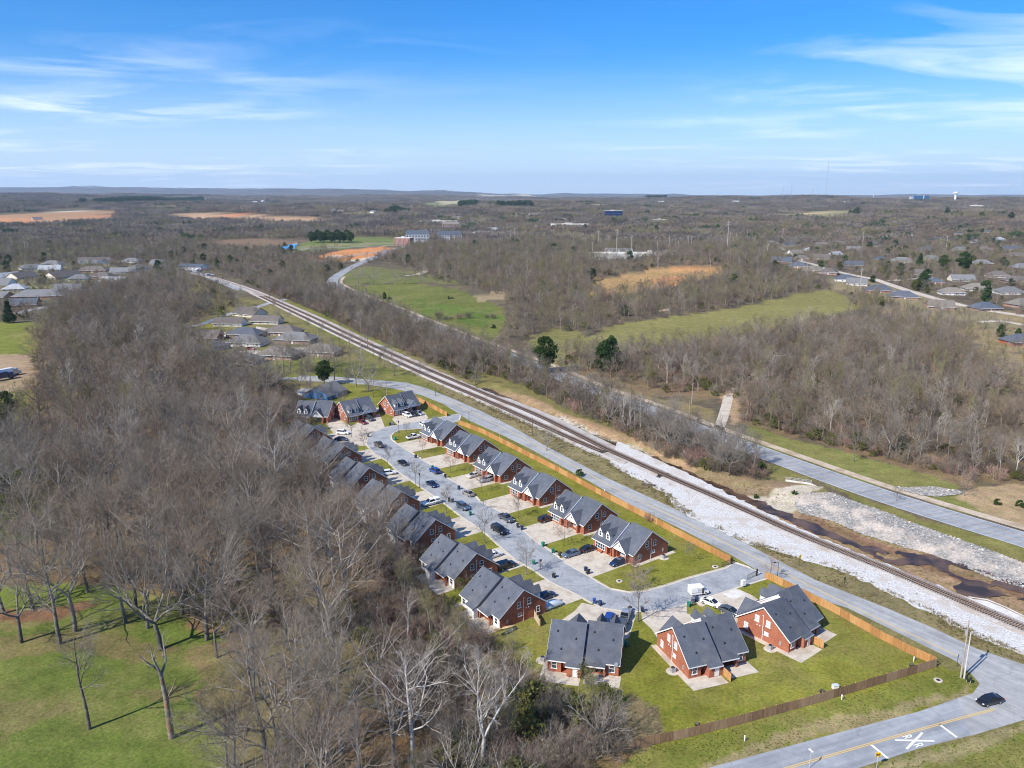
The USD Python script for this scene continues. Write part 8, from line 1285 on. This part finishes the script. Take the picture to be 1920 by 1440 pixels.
# ------------------------------------------------------------------ woods of the middle and far distance
CLEAR = [[(640, 552), (622, 522), (680, 500), (700, 505), (760, 520), (800, 520), (880, 540), (945, 556), (965, 590), (945, 640), (920, 652), (870, 640), (767, 598), (704, 573)], [(1085, 650), (1130, 612), (1200, 602), (1380, 578), (1480, 555), (1540, 543), (1592, 556), (1622, 580), (1560, 594), (1450, 614), (1300, 642), (1180, 665), (1100, 690)], [(985, 645), (1030, 615), (1085, 622), (1130, 645), (1110, 690), (1040, 690)],
         [(1100, 545), (1120, 525), (1180, 512), (1250, 500), (1300, 496), (1358, 498), (1365, 518), (1290, 532), (1220, 547), (1150, 558)], [(1085, 480), (1110, 473), (1180, 471), (1240, 469), (1330, 468), (1340, 477), (1200, 487), (1120, 489)], [(585, 482), (640, 469), (700, 461), (790, 455), (745, 474), (700, 486), (640, 494), (600, 493)], [(545, 468), (580, 451), (660, 443), (790, 444), (795, 458), (700, 463), (640, 469), (560, 476)],
         [(-100, 424), (-100, 407), (60, 399), (110, 392), (160, 390), (222, 397), (230, 412), (120, 419), (60, 424)], [(305, 403), (400, 399), (500, 403), (560, 407), (640, 411), (620, 417), (520, 418), (430, 413), (320, 411)], [(380, 453), (470, 448), (590, 449), (560, 460), (480, 465), (380, 459)], [(768, 385), (815, 378), (895, 375), (895, 380), (860, 391), (800, 391)], [(895, 368), (990, 360), (1005, 369), (900, 371)], [(920, 380), (965, 377), (965, 382), (925, 384)], [(1425, 405), (1500, 399), (1560, 394), (1607, 392), (1612, 404), (1550, 409), (1480, 409)],
         [(-300, 600), (0, 604), (66, 600), (70, 650), (64, 735), (20, 750), (-300, 760)], [(1640, 585), (1700, 565), (1790, 575), (1930, 595), (1930, 640), (1800, 620), (1700, 605)], [(380, 600), (380, 640), (420, 700), (560, 720), (700, 720), (860, 760), (760, 670), (600, 590), (520, 555), (440, 520), (390, 510), (330, 500), (340, 512), (420, 545), (440, 570)],
         [(1560, 545), (1640, 562), (1700, 566), (1760, 580), (1900, 592), (1925, 580), (1760, 555), (1640, 520), (1560, 505), (1490, 487), (1480, 495)], [(620, 520), (640, 505), (720, 490), (800, 510), (760, 524), (660, 512)], [(0, 480), (250, 462), (310, 462), (300, 468), (100, 482)]]
CLEAR += [[(640, 400), (720, 396), (730, 401), (660, 405)], [(250, 388), (330, 386), (340, 389), (260, 392)], [(1000, 392), (1060, 390), (1070, 394), (1010, 396)], [(1300, 405), (1380, 402), (1390, 406), (1310, 410)], [(1100, 385), (1160, 383), (1170, 387), (1110, 389)], [(1680, 392), (1760, 390), (1770, 394), (1700, 397)], [(450, 392), (520, 390), (530, 394), (460, 396)], [(1200, 441), (1260, 438), (1270, 442), (1210, 445)]]
clear = unary_union([(lambda q: q if q.is_valid else q.buffer(0))(Polygon([tuple(at(*p)[:2]) for p in c])) for c in CLEAR])
near_zone = unary_union([LW_ALL, CREEKSIDE, RIGHTW, wpoly([(-900, 2000), (-900, 640), (60, 640), (60, 560), (380, 540), (380, 600), (620, 600), (1000, 700), (1010, 685), (1140, 645), (1300, 632), (1500, 596), (1640, 588), (1740, 592), (1930, 640), (2900, 800), (2900, 2000)])])
far_roads = unary_union([LineString(HWY).buffer(11), ballast.buffer(4)])
pts_h = []
for p in stage.GetPrimAtPath('/World').GetChildren():
    if p.GetCustomDataByKey('category') in ('house', 'building', 'substation', 'stack', 'water tower'):
        m_ = UsdGeom.Xformable(p).GetLocalTransformation(); pts_h.append((m_[3][0], m_[3][1]))
pts_h = np.array(pts_h)
def fan(y0, y1, margin=60): k = .665; return Polygon([(-k * y0 - margin, y0), (k * y0 + margin, y0), (k * y1 + margin, y1), (-k * y1 - margin, y1)])
def keep_houses(q, r_along, r_front):
    m = np.ones(len(q), bool)
    for h_ in pts_h:
        d = q - h_; u = h_ / np.linalg.norm(h_); f = d @ u; s_ = d @ np.array([-u[1], u[0]]); m &= ~((np.abs(s_) < r_along) & (f > -r_front) & (f < 13))
    return m
zone = fan(380, 1350, 90).difference(near_zone).difference(clear).difference(far_roads)
q = scatter(zone, 7.6, 31); q = q[keep_houses(q, 16, 45)]
sub = Polygon([tuple(at(*p)[:2]) for p in [(1440, 440), (1960, 420), (2100, 620), (1640, 560), (1480, 500)]]); thin = shapely.contains_xy(sub, q[:, 0], q[:, 1]); rg = np.random.default_rng(41); subl = Polygon([tuple(at(*p)[:2]) for p in [(-60, 492), (130, 488), (280, 492), (300, 520), (240, 552), (120, 575), (-60, 600)]]).buffer(0); thl = shapely.contains_xy(subl, q[:, 0], q[:, 1]); q = q[~(thin | thl) | (rg.random(len(q)) < np.where(thl, .6, .78))]
valley = Polygon([tuple(at(*p)[:2]) for p in [(300, 500), (380, 462), (560, 462), (600, 490), (500, 530), (400, 510)]]).buffer(0); rg = np.random.default_rng(42)
hts = rg.uniform(6.5, 14, len(q)) * np.where(shapely.contains_xy(valley, q[:, 0], q[:, 1]), .6, 1.0) * np.where(shapely.contains_xy(sub, q[:, 0], q[:, 1]) | shapely.contains_xy(subl, q[:, 0], q[:, 1]), .76, 1.0)
tone = meshkit.fbm(np.c_[q / 55, 0 * q[:, :1]], 3, 6); idx = np.array([rg.choice(7, p=[.24, .12, .26, .16, .08, .10, .04] if t < .5 else [.14, .26, .16, .10, .26, .03, .05]) for t in tone])
instancer('woodland', MID, on_land(q, -.3), idx, rg.uniform(0, 6.28, len(q)), hts / 12.7, label='leafless woodland of the middle distance covering the low hills', cat='woodland')
q2 = scatter(zone.buffer(4), 9.5, 33); q2 = q2[keep_houses(q2, 14, 16)]; instancer('undergrowth', MBUSH, on_land(q2, -.2), rg.choice(4, len(q2), p=[.45, .35, .1, .1]), rg.uniform(0, 6.28, len(q2)), rg.uniform(.7, 1.5, len(q2)), label='brush between the woods of the middle distance', cat='undergrowth')
g_ = np.vstack([q[rg.random(len(q)) < .012] + 3, scatter(sub.difference(far_roads), 60, 35)]); g_ = g_[keep_houses(g_, 14, 30)]; instancer('evergreen_growth', MGREEN, on_land(g_, -.3), rg.choice(3, len(g_), p=[.3, .45, .25]), rg.uniform(0, 6.28, len(g_)), rg.uniform(.55, 1.15, len(g_)), label='green trees mixed into the woods and gardens of the middle distance', cat='woodland')
zone2 = fan(1350, 5200, 150).difference(clear); q = scatter(zone2, 37, 37); q = q[keep_houses(q, 20, 70)]; rg = np.random.default_rng(43)
instancer('far_woodland', FAR, on_land(q, -.5), np.array([rg.choice(5, p=[.42, .14, .30, .12, .02] if t < .5 else [.25, .42, .10, .17, .06]) for t in meshkit.fbm(np.c_[q / 260, 0 * q[:, :1]], 4, 6)]), rg.uniform(0, 6.28, len(q)), rg.uniform(.8, 1.35, len(q)), label='far woodland that reads as one grey-brown mass', cat='woodland')
zone3 = fan(5200, 15500, 400).difference(clear); q = scatter(zone3, 125, 38); rg = np.random.default_rng(44)
instancer('far_woodland', VFAR, on_land(q, -2), rg.choice(2, len(q)), rg.uniform(0, 6.28, len(q)), rg.uniform(.85, 1.3, len(q)), label='woodland of the farthest hills fading into blue', cat='woodland')
pf = unary_union([Polygon([tuple(at(*p)[:2]) for p in c]).buffer(0) for c in ([(175, 381), (200, 376), (265, 372), (330, 375), (383, 374), (383, 379), (300, 380), (230, 383)], [(150, 381), (160, 379), (162, 383), (152, 384)], [(1590, 404), (1608, 401), (1612, 405), (1596, 408)], [(720, 400), (745, 396), (750, 401), (730, 404)], [(930, 387), (995, 385), (998, 389), (940, 391)], [(860, 385), (900, 383), (890, 390), (862, 391)], [(1205, 371), (1250, 367), (1250, 371), (1215, 373)])])
q = scatter(pf, 13, 39); rg = np.random.default_rng(45); instancer('conifer_forest', MGREEN[:1] + MGREEN[2:], on_land(q, -.5), rg.choice(2, len(q)), rg.uniform(0, 6.28, len(q)), rg.uniform(1.3, 1.9, len(q)), label='dark conifer plantations on the far hills', cat='forest')
# ------------------------------------------------------------------ the air
HAZE = 4.0e-5
MAT['haze'] = usdkit.material(stage, '/World/Looks/haze', {'v': ('principled_volume', {'color': (.60, .78, 1.0), 'density': HAZE, 'anisotropy': .2})}, [], volume='v.volume')
hz = bx(-26000, 26000, -1800, 24000, -14, 560); obj('haze', hz, MAT['haze'], kind='stuff')

# ------------------------------------------------------------------ things that share a description are told apart by their order in the view
_ord = ['leftmost', 'second from left', 'third from left', 'fourth from left', 'fifth from left', 'sixth from left', 'seventh from left', 'eighth from left', 'ninth from left', 'tenth from left']
_by = {}
for p in stage.GetPrimAtPath('/World').GetChildren():
    l = p.GetCustomDataByKey('label')
    if l and p.GetCustomDataByKey('kind') is None and p.IsA(UsdGeom.Xform):
        m_ = UsdGeom.Xformable(p).GetLocalTransformation(); _by.setdefault(l, []).append((960 + FPX * m_[3][0] / depth(m_[3][1]), p))
for l, ps in _by.items():
    if 1 < len(ps) <= 60:
        for k, (x, p) in enumerate(sorted(ps, key=lambda a: a[0])):
            w = _ord[k] if k < 10 else f'{k + 1}th from left'; t = f'{w}, {l}'
            if len(t.split()) > 16: t = t.replace('along the wood', '').replace('leafless ', 'bare ').strip()
            if len(t.split()) <= 16: p.SetCustomDataByKey('label', t)
